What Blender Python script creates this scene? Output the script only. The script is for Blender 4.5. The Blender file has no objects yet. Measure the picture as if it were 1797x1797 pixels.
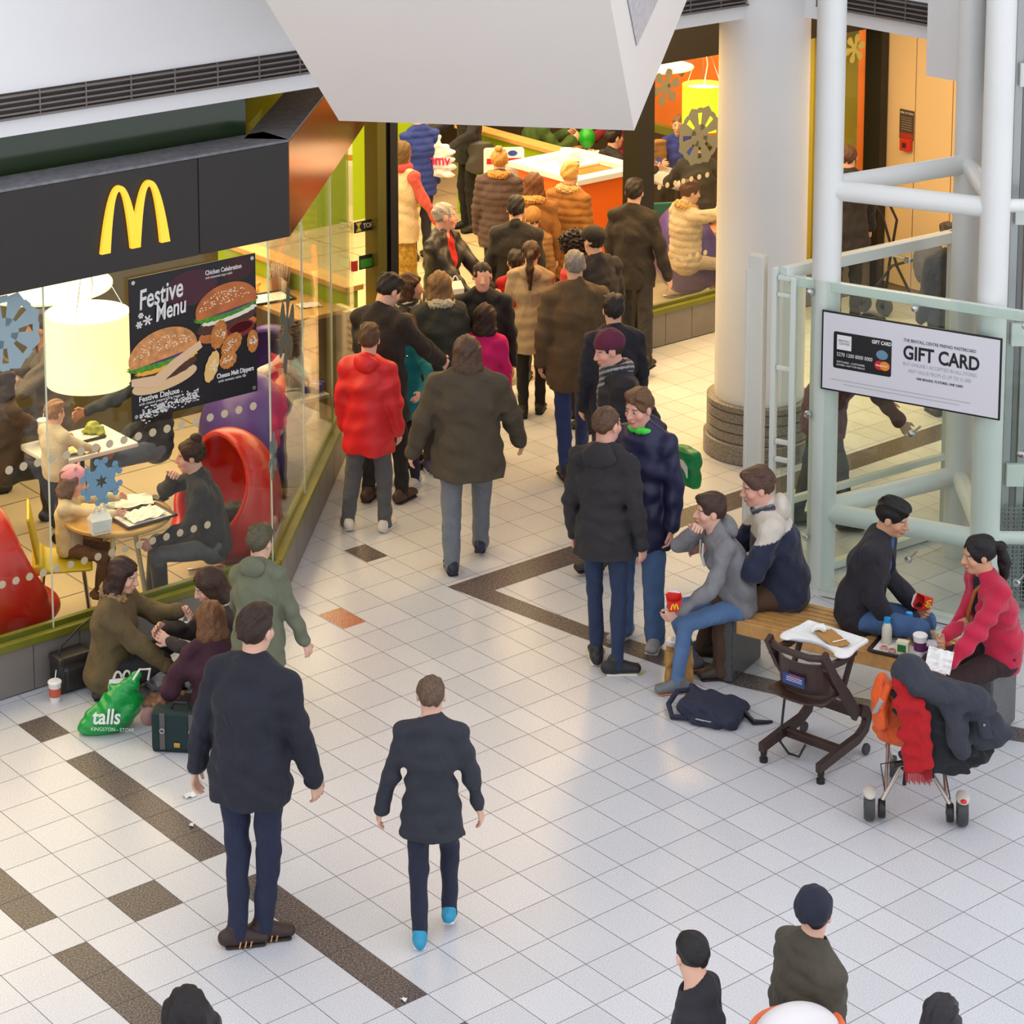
import bpy, bmesh, math, random
import numpy as np
from mathutils import Vector, Matrix
SC = bpy.context.scene
COL = SC.collection
random.seed(7); np.random.seed(7)
R = math.radians

# ---------------------------------------------------------------- camera
CF, CX, CY, CH = 4212.3, 785.32, -53.45, 7.0
PITCH, ROLL, YAW, S = 0.157189, -0.003957, -0.899231, 0.3001
OX, OY = 0.73392, 14.89575
_c, _s = math.cos(PITCH), math.sin(PITCH)
FW = Vector((0, _c, -_s))
_rt, _up = Vector((1, 0, 0)), Vector((0, _s, _c))
RT = _rt * math.cos(ROLL) + _up * math.sin(ROLL)
UP = -_rt * math.sin(ROLL) + _up * math.cos(ROLL)
cd = bpy.data.cameras.new('camera')
cam = bpy.data.objects.new('camera', cd); COL.objects.link(cam)
M = Matrix.Identity(4)
for i in range(3):
    M[i][0], M[i][1], M[i][2] = RT[i], UP[i], -FW[i]
M[2][3] = CH
cam.matrix_world = M
cd.sensor_width = 36; cd.lens = CF / 1797 * 36
cd.shift_x = .5 - CX / 1797; cd.shift_y = CY / 1797 - .5
cd.clip_end = 200
SC.camera = cam

# ---------------------------------------------------------------- world, light, exposure
vs = SC.view_settings
vs.view_transform = 'Standard'; vs.look = 'None'; vs.gamma = 1; vs.use_curve_mapping = False
vs.exposure = 0.52
w = bpy.data.worlds.new('sky'); SC.world = w; w.use_nodes = True
nt = w.node_tree; nt.nodes.clear()
wo = nt.nodes.new('ShaderNodeOutputWorld'); bg = nt.nodes.new('ShaderNodeBackground')
tc = nt.nodes.new('ShaderNodeTexCoord'); sx = nt.nodes.new('ShaderNodeSeparateXYZ')
rp = nt.nodes.new('ShaderNodeValToRGB')
nt.links.new(tc.outputs['Generated'], sx.inputs[0]); nt.links.new(sx.outputs['Z'], rp.inputs[0])
rp.color_ramp.elements[0].position = 0.0; rp.color_ramp.elements[0].color = (.88, .90, .95, 1)
rp.color_ramp.elements[1].position = 0.75; rp.color_ramp.elements[1].color = (.97, .99, 1.06, 1)
nt.links.new(rp.outputs[0], bg.inputs[0]); bg.inputs[1].default_value = 0.98
nt.links.new(bg.outputs[0], wo.inputs[0])
SC.cycles.max_bounces = 6; SC.cycles.diffuse_bounces = 3; SC.cycles.glossy_bounces = 3
SC.cycles.transmission_bounces = 4; SC.cycles.transparent_max_bounces = 12
SC.cycles.caustics_reflective = False; SC.cycles.caustics_refractive = False
SC.cycles.use_adaptive_sampling = True; SC.cycles.adaptive_threshold = 0.03
SC.cycles.use_denoising = True

EU = Vector((math.cos(YAW), math.sin(YAW), 0)); EV = Vector((-EU.y, EU.x, 0)); EZ = Vector((0, 0, 1))
ORG = Vector((OX, OY, 0))
def W(u, v, z=0.): return ORG + EU * (u * S) + EV * (v * S) + EZ * z
def ray(px, py): return FW + RT * ((px - CX) / CF) - UP * ((py - CY) / CF)
def at(px, py, z=0.):
    d = ray(px, py); return Vector((0, 0, CH)) + d * ((z - CH) / d.z)
def at_plane(px, py, p, n):
    d = ray(px, py); o = Vector((0, 0, CH)); return o + d * ((p - o).dot(n) / d.dot(n))
def at_depth(px, py, Y):
    d = ray(px, py); return Vector((0, 0, CH)) + d * (Y / d.y)

def area_light(name, loc, sx_, sy_, power, col, rot=(0, 0, 0), spread=180):
    l = bpy.data.lights.new(name, 'AREA'); l.shape = 'RECTANGLE'; l.size = sx_; l.size_y = sy_
    l.energy = power; l.color = col; l.spread = R(spread)
    o = bpy.data.objects.new(name, l); COL.objects.link(o); o.location = loc; o.rotation_euler = rot
    return o
WARM = (1.0, .74, .42)
_g = math.atan2(EV.y, EV.x)
area_light('shop_light', W(-16, -12, 3.3), 6.5, 4.5, 270, WARM, (0, 0, _g))
area_light('shop_light', W(-24, 3, 3.3), 5.5, 5.0, 290, WARM, (0, 0, _g))
area_light('shop_light', W(-25, 19, 3.3), 5.0, 5.0, 270, WARM, (0, 0, _g))
area_light('entrance_light', W(-11, 9, 3.55), 3.2, 1.6, 45, (1.0, .66, .28), (0, 0, _g))
area_light('entrance_light', W(-12.4, 14.5, 3.55), 1.6, 1.2, 70, (1.0, .60, .18), (0, 0, _g))
area_light('side_hall_light', W(-8, 21, 3.5), 3.6, 3.4, 80, (1.0, .76, .46), (0, 0, _g))

# ---------------------------------------------------------------- materials
MATS = {}
def mat(name, col, rough=.6, metal=0., bump=None, spec=.5, emit=None, estr=0., var=None, coat=0., sheen=0., vcol=False, sss=0., alpha=None):
    """procedural principled material; bump=(scale, strength), var=(scale, amount) colour mottling"""
    if name in MATS: return MATS[name]
    m = bpy.data.materials.new(name); m.use_nodes = True; MATS[name] = m
    n = m.node_tree.nodes; L = m.node_tree.links
    b = n['Principled BSDF']
    c4 = (*col, 1)
    b.inputs['Base Color'].default_value = c4
    b.inputs['Roughness'].default_value = rough; b.inputs['Metallic'].default_value = metal
    b.inputs['Specular IOR Level'].default_value = spec
    b.inputs['Coat Weight'].default_value = coat
    b.inputs['Sheen Weight'].default_value = sheen
    if sss: b.inputs['Subsurface Weight'].default_value = sss; b.inputs['Subsurface Radius'].default_value = (.012, .005, .003); b.inputs['Subsurface Scale'].default_value = 1
    src = None
    if vcol:
        a = n.new('ShaderNodeVertexColor'); a.layer_name = 'Col'; src = a.outputs['Color']
    t = None
    if bump or var:
        t = n.new('ShaderNodeTexCoord')
    if var:
        x = n.new('ShaderNodeTexNoise'); x.inputs['Scale'].default_value = var[0]; x.inputs['Detail'].default_value = 4
        L.new(t.outputs['Object'], x.inputs['Vector'])
        mr = n.new('ShaderNodeMapRange'); mr.inputs[1].default_value = .3; mr.inputs[2].default_value = .7
        mr.inputs[3].default_value = 1 - var[1]; mr.inputs[4].default_value = 1 + var[1]
        L.new(x.outputs['Fac'], mr.inputs[0])
        mx = n.new('ShaderNodeVectorMath'); mx.operation = 'SCALE'
        if src: L.new(src, mx.inputs[0])
        else: mx.inputs[0].default_value = col
        L.new(mr.outputs[0], mx.inputs['Scale']); src = mx.outputs[0]
    if src: L.new(src, b.inputs['Base Color'])
    if bump:
        x = n.new('ShaderNodeTexNoise'); x.inputs['Scale'].default_value = bump[0]; x.inputs['Detail'].default_value = 3
        L.new(t.outputs['Object'], x.inputs['Vector'])
        bp = n.new('ShaderNodeBump'); bp.inputs['Strength'].default_value = bump[1]; bp.inputs['Distance'].default_value = .01
        L.new(x.outputs['Fac'], bp.inputs['Height']); L.new(bp.outputs[0], b.inputs['Normal'])
    if emit:
        b.inputs['Emission Color'].default_value = (*emit, 1); b.inputs['Emission Strength'].default_value = estr
    return m
def s2l(*rgb):
    return tuple((x / 255 / 12.92 if x / 255 <= .04045 else ((x / 255 + .055) / 1.055) ** 2.4) for x in rgb)
def paint(r, g, b, rough=.5, **k):
    return mat('paint_%d_%d_%d_%d_%s' % (r, g, b, rough * 100, '_'.join(sorted(k))), s2l(r, g, b), rough, **k)

def glass_mat(name, tint=(.96, .985, .97), refl=1.0):
    if name in MATS: return MATS[name]
    m = bpy.data.materials.new(name); m.use_nodes = True; MATS[name] = m
    n = m.node_tree.nodes; L = m.node_tree.links; n.clear()
    o = n.new('ShaderNodeOutputMaterial'); tr = n.new('ShaderNodeBsdfTransparent'); gl = n.new('ShaderNodeBsdfGlossy')
    tr.inputs[0].default_value = (*tint, 1); gl.inputs['Roughness'].default_value = .02; gl.inputs[0].default_value = (refl, refl, refl, 1)
    lw = n.new('ShaderNodeLayerWeight'); lw.inputs[0].default_value = .5
    pw = n.new('ShaderNodeMath'); pw.operation = 'POWER'; pw.inputs[1].default_value = 4.5
    f = n.new('ShaderNodeMath'); f.operation = 'MULTIPLY_ADD'; f.inputs[1].default_value = .8; f.inputs[2].default_value = .025
    L.new(lw.outputs['Facing'], pw.inputs[0]); L.new(pw.outputs[0], f.inputs[0])
    mx = n.new('ShaderNodeMixShader')
    L.new(f.outputs[0], mx.inputs[0]); L.new(tr.outputs[0], mx.inputs[1]); L.new(gl.outputs[0], mx.inputs[2]); L.new(mx.outputs[0], o.inputs[0])
    return m

def granite(name, base, dark, light, scale=130, rough=.28, vcol=True):
    m = bpy.data.materials.new(name); m.use_nodes = True; MATS[name] = m
    n = m.node_tree.nodes; L = m.node_tree.links; b = n['Principled BSDF']
    t = n.new('ShaderNodeTexCoord')
    x = n.new('ShaderNodeTexNoise'); x.inputs['Scale'].default_value = scale; x.inputs['Detail'].default_value = 4; x.inputs['Roughness'].default_value = .7
    r = n.new('ShaderNodeValToRGB'); e = r.color_ramp.elements
    e[0].position = .36; e[0].color = (*dark, 1); e[1].position = .62; e[1].color = (*light, 1)
    k = e.new(.47); k.color = (*base, 1)
    L.new(t.outputs['Object'], x.inputs['Vector']); L.new(x.outputs['Fac'], r.inputs[0])
    src = r.outputs[0]
    if vcol:
        a = n.new('ShaderNodeVertexColor'); a.layer_name = 'Col'
        mx = n.new('ShaderNodeMix'); mx.data_type = 'RGBA'; mx.blend_type = 'MULTIPLY'; mx.inputs[0].default_value = 1
        L.new(src, mx.inputs[6]); L.new(a.outputs[0], mx.inputs[7]); src = mx.outputs[2]
    L.new(src, b.inputs['Base Color']); b.inputs['Roughness'].default_value = rough
    b.inputs['Specular IOR Level'].default_value = .5
    return m

# ---------------------------------------------------------------- mesh helpers
class MB:
    def __init__(s): s.v = []; s.f = []; s.m = []; s.c = []
    def add(s, vs, fs, mi=0, col=None):
        o = len(s.v); s.v += [tuple(v) for v in vs]; s.f += [tuple(o + i for i in f) for f in fs]; s.m += [mi] * len(fs)
        s.c += [col or (1, 1, 1, 1)] * len(fs); return s
    def quad(s, a, b, c, d, mi=0, col=None): return s.add([a, b, c, d], [(0, 1, 2, 3)], mi, col)
    def poly(s, pts, mi=0, col=None): return s.add(pts, [tuple(range(len(pts)))], mi, col)
    def obox(s, c, X, Y, Z, mi=0):
        c, X, Y, Z = map(Vector, (c, X, Y, Z))
        p = [c + X * i + Y * j + Z * k for k in (-1, 1) for j in (-1, 1) for i in (-1, 1)]
        return s.add(p, [(0, 2, 3, 1), (4, 5, 7, 6), (0, 1, 5, 4), (2, 6, 7, 3), (0, 4, 6, 2), (1, 3, 7, 5)], mi)
    def box(s, lo, hi, mi=0):
        lo, hi = Vector(lo), Vector(hi); h = (hi - lo) / 2
        return s.obox((lo + hi) / 2, (h.x, 0, 0), (0, h.y, 0), (0, 0, h.z), mi)
    def gbox(s, u0, u1, v0, v1, z0, z1, mi=0):
        c = W((u0 + u1) / 2, (v0 + v1) / 2, (z0 + z1) / 2)
        return s.obox(c, EU * (S * (u1 - u0) / 2), EV * (S * (v1 - v0) / 2), EZ * ((z1 - z0) / 2), mi)
    def prism(s, pts, z0, z1, mi=0):
        """pts: plan polygon (counter-clockwise) of (x, y)"""
        n = len(pts); vs = [(p[0], p[1], z0) for p in pts] + [(p[0], p[1], z1) for p in pts]
        fs = [tuple(range(n - 1, -1, -1)), tuple(range(n, 2 * n))] + [(i, (i + 1) % n, n + (i + 1) % n, n + i) for i in range(n)]
        return s.add(vs, fs, mi)
    def extrude(s, pts, d, mi=0):
        n = len(pts); pts = [Vector(p) for p in pts]; d = Vector(d)
        vs = pts + [p + d for p in pts]
        fs = [tuple(range(n - 1, -1, -1)), tuple(range(n, 2 * n))] + [(i, (i + 1) % n, n + (i + 1) % n, n + i) for i in range(n)]
        return s.add(vs, fs, mi)
    def tube(s, path, r, n=10, mi=0, cap=True, closed=False):
        path = [Vector(p) for p in path]; N = len(path)
        rs = r if isinstance(r, (list, tuple)) else [r] * N
        vs = []; prev = None
        for i, p in enumerate(path):
            a = path[i - 1] if i else (path[-1] if closed else p); b_ = path[i + 1] if i < N - 1 else (path[0] if closed else p)
            t = (b_ - a).normalized()
            if prev is None:
                x = t.orthogonal().normalized()
            else:
                x = (prev - t * prev.dot(t)); x = x.normalized() if x.length > 1e-6 else t.orthogonal().normalized()
            prev = x; y = t.cross(x)
            vs += [p + x * (rs[i] * math.cos(2 * math.pi * k / n)) + y * (rs[i] * math.sin(2 * math.pi * k / n)) for k in range(n)]
        fs = []
        for i in range(N - 1 + (1 if closed else 0)):
            a, b_ = i * n, ((i + 1) % N) * n
            fs += [(a + k, a + (k + 1) % n, b_ + (k + 1) % n, b_ + k) for k in range(n)]
        if cap and not closed: fs += [tuple(range(n - 1, -1, -1)), tuple((N - 1) * n + k for k in range(n))]
        return s.add(vs, fs, mi)
    def lathe(s, prof, c=(0, 0, 0), n=32, mi=0, axis=None):
        """prof: list of (r, z)"""
        c = Vector(c); vs = []
        Z = Vector(axis).normalized() if axis else Vector((0, 0, 1)); X = Z.orthogonal().normalized() if axis else Vector((1, 0, 0)); Y = Z.cross(X)
        for r, z in prof:
            vs += [c + X * (r * math.cos(2 * math.pi * k / n)) + Y * (r * math.sin(2 * math.pi * k / n)) + Z * z for k in range(n)]
        fs = []
        for i in range(len(prof) - 1):
            fs += [(i * n + k, i * n + (k + 1) % n, (i + 1) * n + (k + 1) % n, (i + 1) * n + k) for k in range(n)]
        return s.add(vs, fs, mi)
    def ball(s, c, r, n=14, mi=0):
        r = r if isinstance(r, (tuple, list)) else (r, r, r); c = Vector(c); vs = []; fs = []; m = n // 2
        for i in range(m + 1):
            t = math.pi * i / m
            for k in range(n):
                p = 2 * math.pi * k / n
                vs.append(c + Vector((r[0] * math.sin(t) * math.cos(p), r[1] * math.sin(t) * math.sin(p), r[2] * math.cos(t))))
        for i in range(m):
            fs += [(i * n + k, (i + 1) * n + k, (i + 1) * n + (k + 1) % n, i * n + (k + 1) % n) for k in range(n)]
        return s.add(vs, fs, mi)
    def build(s, name, mats, parent=None, smooth=False, vcol=False, bevel=0, subsurf=0):
        me = bpy.data.meshes.new(name); me.from_pydata(s.v, [], s.f)
        for m in (mats if isinstance(mats, (list, tuple)) else [mats]): me.materials.append(m)
        me.polygons.foreach_set('material_index', s.m)
        if smooth: me.polygons.foreach_set('use_smooth', [True] * len(s.f))
        if vcol:
            ca = me.color_attributes.new('Col', 'FLOAT_COLOR', 'CORNER')
            dat = []
            for p, c in zip(me.polygons, s.c): dat += list(c) * p.loop_total
            ca.data.foreach_set('color', dat)
        me.update()
        o = bpy.data.objects.new(name, me); COL.objects.link(o)
        if parent is not None:
            o.parent = parent
        if bevel:
            b = o.modifiers.new('b', 'BEVEL'); b.width = bevel; b.segments = 2; b.limit_method = 'ANGLE'; b.angle_limit = R(35)
        if subsurf:
            b = o.modifiers.new('s', 'SUBSURF'); b.levels = subsurf; b.render_levels = subsurf
        if smooth and not subsurf:
            e = me
            try: me.set_sharp_from_angle(angle=R(42))
            except Exception: pass
        return o
def tag(o, label=None, cat=None, group=None, kind=None):
    if label: o['label'] = label
    if cat: o['category'] = cat
    if group: o['group'] = group
    if kind: o['kind'] = kind
    return o
def struct(o): o['kind'] = 'structure'; return o
def thing(name, label, cat, loc=(0, 0, 0), rz=0., group=None):
    o = bpy.data.objects.new(name, None); COL.objects.link(o); o.empty_display_size = .1
    o.location = loc; o.rotation_euler = (0, 0, rz)
    return tag(o, label, cat, group)
def frame(loc, X, Z=(0, 0, 1)):
    """matrix with x axis X and z axis near Z"""
    X = Vector(X).normalized(); Z = Vector(Z); Y = Z.cross(X).normalized(); Z = X.cross(Y)
    m = Matrix.Identity(4)
    for i in range(3): m[i][0], m[i][1], m[i][2], m[i][3] = X[i], Y[i], Z[i], loc[i]
    return m
def place(o, m):
    o.matrix_world = m; return o
def text(body, size, mtl, parent=None, loc=(0, 0, 0), name='lettering', align='LEFT', ext=.0006, shear=0., sx=1., bold=0., rot=None, depthmat=None, spacing=1.):
    """flat lettering in the local xz plane of its parent (reads along +x, faces -y)"""
    cu = bpy.data.curves.new(name, 'FONT'); cu.body = body; cu.size = size; cu.align_x = align; cu.extrude = ext; cu.shear = shear; cu.offset = bold; cu.space_character = spacing
    cu.resolution_u = 3
    t = bpy.data.objects.new(name, cu); COL.objects.link(t)
    me = bpy.data.meshes.new_from_object(t.evaluated_get(bpy.context.evaluated_depsgraph_get()))
    bpy.data.objects.remove(t); bpy.data.curves.remove(cu)
    me.transform(Matrix.Diagonal((sx, 1, 1, 1)))
    if rot: me.transform(Matrix.Rotation(rot, 4, 'Z'))
    me.transform(Matrix.Rotation(R(90), 4, 'X')); me.transform(Matrix.Translation(loc))
    me.materials.clear(); me.materials.append(mtl)
    o = bpy.data.objects.new(name, me); COL.objects.link(o)
    if parent is not None: o.parent = parent
    return o
def card(parent, name, pts, mtl, y=-.001, th=.001):
    """thin plate in the parent's xz plane; pts = (x, z)"""
    b = MB(); b.extrude([(p[0], y, p[1]) for p in pts], (0, th, 0)); return b.build(name, mtl, parent)
def disc_pts(cx, cz, rx, rz, n=24, a0=0): return [(cx + rx * math.cos(a0 + 2 * math.pi * k / n), cz + rz * math.sin(a0 + 2 * math.pi * k / n)) for k in range(n)]
def rect_pts(x0, z0, x1, z1, r=0., n=4):
    if not r: return [(x0, z0), (x1, z0), (x1, z1), (x0, z1)]
    out = []
    for cx, cz, a in ((x1 - r, z0 + r, -90), (x1 - r, z1 - r, 0), (x0 + r, z1 - r, 90), (x0 + r, z0 + r, 180)):
        out += [(cx + r * math.cos(R(a + 90 * k / n)), cz + r * math.sin(R(a + 90 * k / n))) for k in range(n + 1)]
    return out
# ================================================================ the setting
WHITE = mat('white_paint', s2l(242, 243, 245), .45, bump=(14, .03), var=(1.2, .02))
WARMWHITE = mat('warm_white_paint', s2l(205, 200, 194), .5, var=(.8, .02))
BLACK = mat('black_panel', s2l(38, 34, 31), .42, var=(2, .05))
OLIVE = mat('green_sill_paint', s2l(106, 106, 22), .4, var=(6, .12))
CHROME = mat('brushed_steel', (.62, .62, .62), .25, 1.)
DARKGREY = paint(60, 60, 62, .5)
GLASS = glass_mat('clear_glass')
GREENGLASS = glass_mat('pale_green_glass', (.93, .97, .945))
GRB = granite('light_granite', (.62, .63, .655), (.33, .335, .35), (.76, .77, .80), 190, .26)
GRD = granite('dark_granite', (.075, .066, .064), (.022, .021, .024), (.26, .20, .18), 95, .3)
GRD.node_tree.nodes['Principled BSDF'].inputs['Specular IOR Level'].default_value = .28
GRO = granite('red_granite', (.46, .17, .09), (.20, .07, .04), (.62, .30, .18), 95, .25)
GROUT = mat('tile_joint', s2l(120, 118, 115), .8)

def build_floor():
    b = MB(); bb = .6656; P = 2 + bb
    b.gbox(-46, 32, -32, 52, -.06, -.002, 3)
    lines = []
    k = 14
    while k > -14:
        for q in (P, 1 + bb, bb):
            lines.append(k * P + q)
        k -= 1
    cut = -4 * P - 2
    lines = [v for v in lines if v > cut - .01] + [cut - 1 - i for i in ()]
    v = cut
    seq = [1, bb, 1, 1, bb, 1, 1, bb, 1, 1, bb, 1, 1, bb, 1, 1, bb]
    for d in seq:
        v -= d; lines.append(v)
    lines = sorted(lines); lines = [v for v in lines if -30 < v < 46]
    dark = {}
    v11, v12 = -8 - 3 * bb, -8 - 4 * bb; v13, v14, v15, v16 = -9 - 4 * bb, -10 - 4 * bb, -11 - 4 * bb, -11 - 5 * bb
    def isdark(u0, v0):
        if abs(v0 - v12) < .05: return u0 == -5 or -3 <= u0 < 2 or 3 <= u0 < 8 or 9 <= u0 < 14
        if abs(v0 - v14) < .05: return u0 == 2 or u0 == 8
        if abs(v0 - v16) < .05: return -3 <= u0 < 2 or 3 <= u0 < 8
        return False
    g = .0065
    rnd = random.Random(3)
    for i in range(len(lines) - 1):
        for u0 in range(-44, 30):
            a, c = lines[i], lines[i + 1]
            cc = 1 + rnd.uniform(-.05, .04)
            col = (cc, cc, cc * 1.01, 1)
            gg = g
            b.quad(W(u0 + gg, a + gg), W(u0 + 1 - gg, a + gg), W(u0 + 1 - gg, c - gg), W(u0 + gg, c - gg), 1 if isdark(u0, a) else 0, col)
    # inlaid strips and squares around the doorway and the bench
    def inlay(pts, mi, z=.0012): b.poly([Vector((p.x, p.y, z)) for p in pts], mi)
    for (u0, u1, v0, v1, mi) in ((-5.48, -4.5, -2.635, -2.01, 2), (-8.14, -7.2, .03, .66, 1)):
        inlay([W(u0, v0), W(u1, v0), W(u1, v1), W(u0, v1)], mi)
    A0 = at(785, 1030); Ai = at(867.7, 1036)
    d2 = (at(1797, 1290) - A0).normalized(); n2 = Vector((-d2.y, d2.x, 0))
    wd = (Ai - A0).dot(n2)
    d1 = EV.copy()
    end1 = A0 + d1 * 6.0; end1i = Ai + d1 * 6.0
    end2 = A0 + d2 * 7.0; end2i = Ai + d2 * 7.0
    inlay([A0, Ai, end1i, end1], 1)
    lo = [A0] + [at(*q) for q in ((900, 1074), (1019, 1119), (1154, 1166), (1293, 1204), (1400, 1228), (1753, 1296), (1870, 1315), (2150, 1350), (2500, 1372))]
    hi = [Ai] + [at(*q) for q in ((945, 1066), (1040, 1102), (1167, 1141), (1307, 1181), (1410, 1206), (1760, 1272), (1875, 1293), (2150, 1326), (2500, 1347))]
    for i in range(len(lo) - 1): inlay([lo[i], lo[i + 1], hi[i + 1], hi[i]], 1)
    o = b.build('floor', [GRB, GRD, GRO, GROUT], vcol=True)
    struct(o); return o
build_floor()
# shop floor
b = MB()
SHOPTILE = mat('cream_shop_tile', s2l(206, 190, 160), .22, var=(3, .05))
cr = [W(-6.3, -30), W(-6.3, -3.3), W(-15, 5.4), W(-15, 40), W(-46, 40), W(-46, -30)]
b.poly([Vector((p.x, p.y, .003)) for p in cr], 1)
for iu in range(-46, -6, 2):
    for iv in range(-30, 40, 2):
        uc, vc = iu + 1, iv + 1
        if uc > -7.4 or (uc > -15.8 and uc + vc > -11.2): continue
        if uc > -15.8 and vc > 5: continue
        b.quad(W(iu + .02, iv + .02, .006), W(iu + 1.98, iv + .02, .006), W(iu + 1.98, iv + 1.98, .006), W(iu + .02, iv + 1.98, .006), 0)
o = b.build('floor_shop', [SHOPTILE, mat('shop_tile_joint', s2l(150, 135, 110), .5)]); struct(o)

# upper floor edge, soffit and grilles
SL = -6.35; SV = 13.25
b = MB()
b.gbox(SL - .5, SL, -34, SV, 3.65, 8.5); o = b.build('wall_upper_left', WHITE); struct(o)
b = MB(); b.gbox(SL, 14, SV, SV + .5, 3.65, 8.5)
b.gbox(-.9, 14, SV - .55, SV, 3.42, 8.5); o = b.build('wall_upper_right', WHITE); struct(o)
b = MB(); b.gbox(-46, SL - .5, -34, 46, 3.66, 3.9); b.gbox(SL - .5, 14, SV + .5, 46, 3.66, 3.9)
o = b.build('ceiling', paint(225, 215, 195, .7)); struct(o)
def grille(name, label, a, d, n, L, z0, z1, split):
    """slotted vent set in the fascia: a = start, d = direction, n = outward normal"""
    t = thing(name, label, 'vent')
    VD = mat('vent_recess', s2l(70, 64, 62), .8); VS = mat('vent_slat', s2l(128, 120, 116), .5, .3)
    b = MB(); c = a + d * (L / 2) + EZ * ((z0 + z1) / 2)
    b.obox(c + n * .004, d * (L / 2), n * .003, EZ * ((z1 - z0) / 2)); b.build('vent_back', VD, t)
    b = MB()
    for i in range(4):
        z = z0 + (z1 - z0) * (i + .5) / 4
        b.obox(a + d * (L / 2) + EZ * z + n * .018, d * (L / 2), n * .012, EZ * .006)
    k = 0
    while k * split < L:
        b.obox(a + d * (k * split) + EZ * ((z0 + z1) / 2) + n * .026, d * .004, n * .006, EZ * ((z1 - z0) / 2)); k += 1
    b.obox(c + n * .02 - EZ * ((z1 - z0) / 2 + .008), d * (L / 2), n * .02, EZ * .008)
    b.build('slat', VS, t)
    return t
grille('vent_grille', 'long slotted grey vent in the white fascia above the black shop sign', W(SL, -20), EV, EU, 8.1, 3.775, 3.925, .33)
grille('vent_grille', 'short slotted vent beside the round white column under the angled pod', W(SL, 7.6), EV, EU, 1.62, 3.775, 3.925, .33)
grille('vent_grille', 'slotted vent in the white fascia between the lift pipes above the cream wall', W(-5.0, SV), EU, -EV, 1.22, 3.775, 3.925, .3)

# black sign fascia over the windows
SF = -5.77
corner = W(SF, -3.08); DD = (-EU + EV).normalized(); ND = (EU + EV).normalized()
LW2 = (W(-15, 5.4) - W(-6.3, -3.3)).length
t = thing('shop_sign', 'long black shop fascia with glowing yellow double-arch letter M', 'sign')
b = MB()
x0 = W(SF, -30)
def fascia(mb, p, d, L, n, th, z0, z1, mi=0):
    mb.obox(p + d * (L / 2) - n * (th / 2) + EZ * ((z0 + z1) / 2), d * (L / 2), n * (th / 2), EZ * ((z1 - z0) / 2), mi)
Lf = (corner - x0).length
fascia(b, x0, EV, Lf - .72, EU, .26, 2.7, 3.35)
fascia(b, x0 + EV * (Lf - .715), EV, .715, EU, .26, 2.7, 3.35)
b.build('fascia_panel', BLACK, t, bevel=.004)
b = MB(); fascia(b, x0 + EZ * 0 - EU * 0, EV, Lf, EU, .3, 3.352, 3.37); fascia(b, corner, DD, LW2, ND, .3, 3.352, 3.37)
b.build('top_ledge', mat('dusty_ledge', s2l(122, 122, 128), .6, var=(20, .25)), t)
COPPER = mat('polished_copper_panel', s2l(150, 92, 44), .16, .9)
b = MB(); fascia(b, corner + DD * .01, DD, LW2, ND, .26, 2.7, 3.35)
b.build('copper_return', COPPER, t, bevel=.004)
# arches
YEL = mat('lit_yellow_sign', s2l(250, 180, 40), .4, emit=s2l(255, 196, 60), estr=.55)
def arch_mesh(cx, w_, h, tk_top, tk_foot, n=22):
    """the double arch outline as a strip of quads in local xz: list of quads"""
    quads = []
    for side in (0, 1):
        c = cx + (side - .5) * w_ / 2
        hw = w_ / 4
        oL, oR, iL, iR = [], [], [], []
        pts_o = []; pts_i = []
        for k in range(n + 1):
            tt = -1 + 2 * k / n
            zz = h * (1 - abs(tt) ** 2.3); 
            pts_o.append((c + tt * (hw + tk_foot * .5), zz))
            ti = tt
            pts_i.append((c + ti * (hw - tk_foot * .5), max(0, (h - tk_top) * (1 - abs(ti) ** 2.3))))
        for k in range(n): quads.append((pts_o[k], pts_o[k + 1], pts_i[k + 1], pts_i[k]))
    return quads
def arches(parent, m, w_, h, mtl, top=.1, foot=.19, th=.03, name='arch_letter'):
    b = MB()
    for q in arch_mesh(0, w_, h, h * top, w_ * foot):
        b.extrude([(p[0], 0, p[1]) for p in q], (0, -th, 0))
    o = b.build(name, mtl, parent)
    o.matrix_world = m; return o
# sign letter: anchored on the fascia plane
pl = at_plane(173, 443, W(SF, 0), EU); pr = at_plane(295, 424, W(SF, 0), EU); pt = at_plane(254, 316, W(SF, 0), EU)
zc = (pl.z + pr.z) / 2; 
arches(t, frame(((pl.x + pr.x) / 2 + EU.x * .002, (pl.y + pr.y) / 2 + EU.y * .002, zc), EV), (pr - pl).length * .86, pt.z - zc, YEL, .085, .15)
# clerestory glass behind the sign
b = MB(); DG = mat('dark_green_glass', s2l(46, 62, 40), .12, spec=.6)
b.gbox(-7.05, -7.0, -34, -3.4, 3.2, 3.66)
p0 = W(-6.9, -3.5); b.obox(p0 + DD * (LW2 / 2) - ND * .1 + EZ * 3.43, DD * (LW2 / 2), ND * .01, EZ * .23)
o = b.build('window_5', DG); struct(o)

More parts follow.
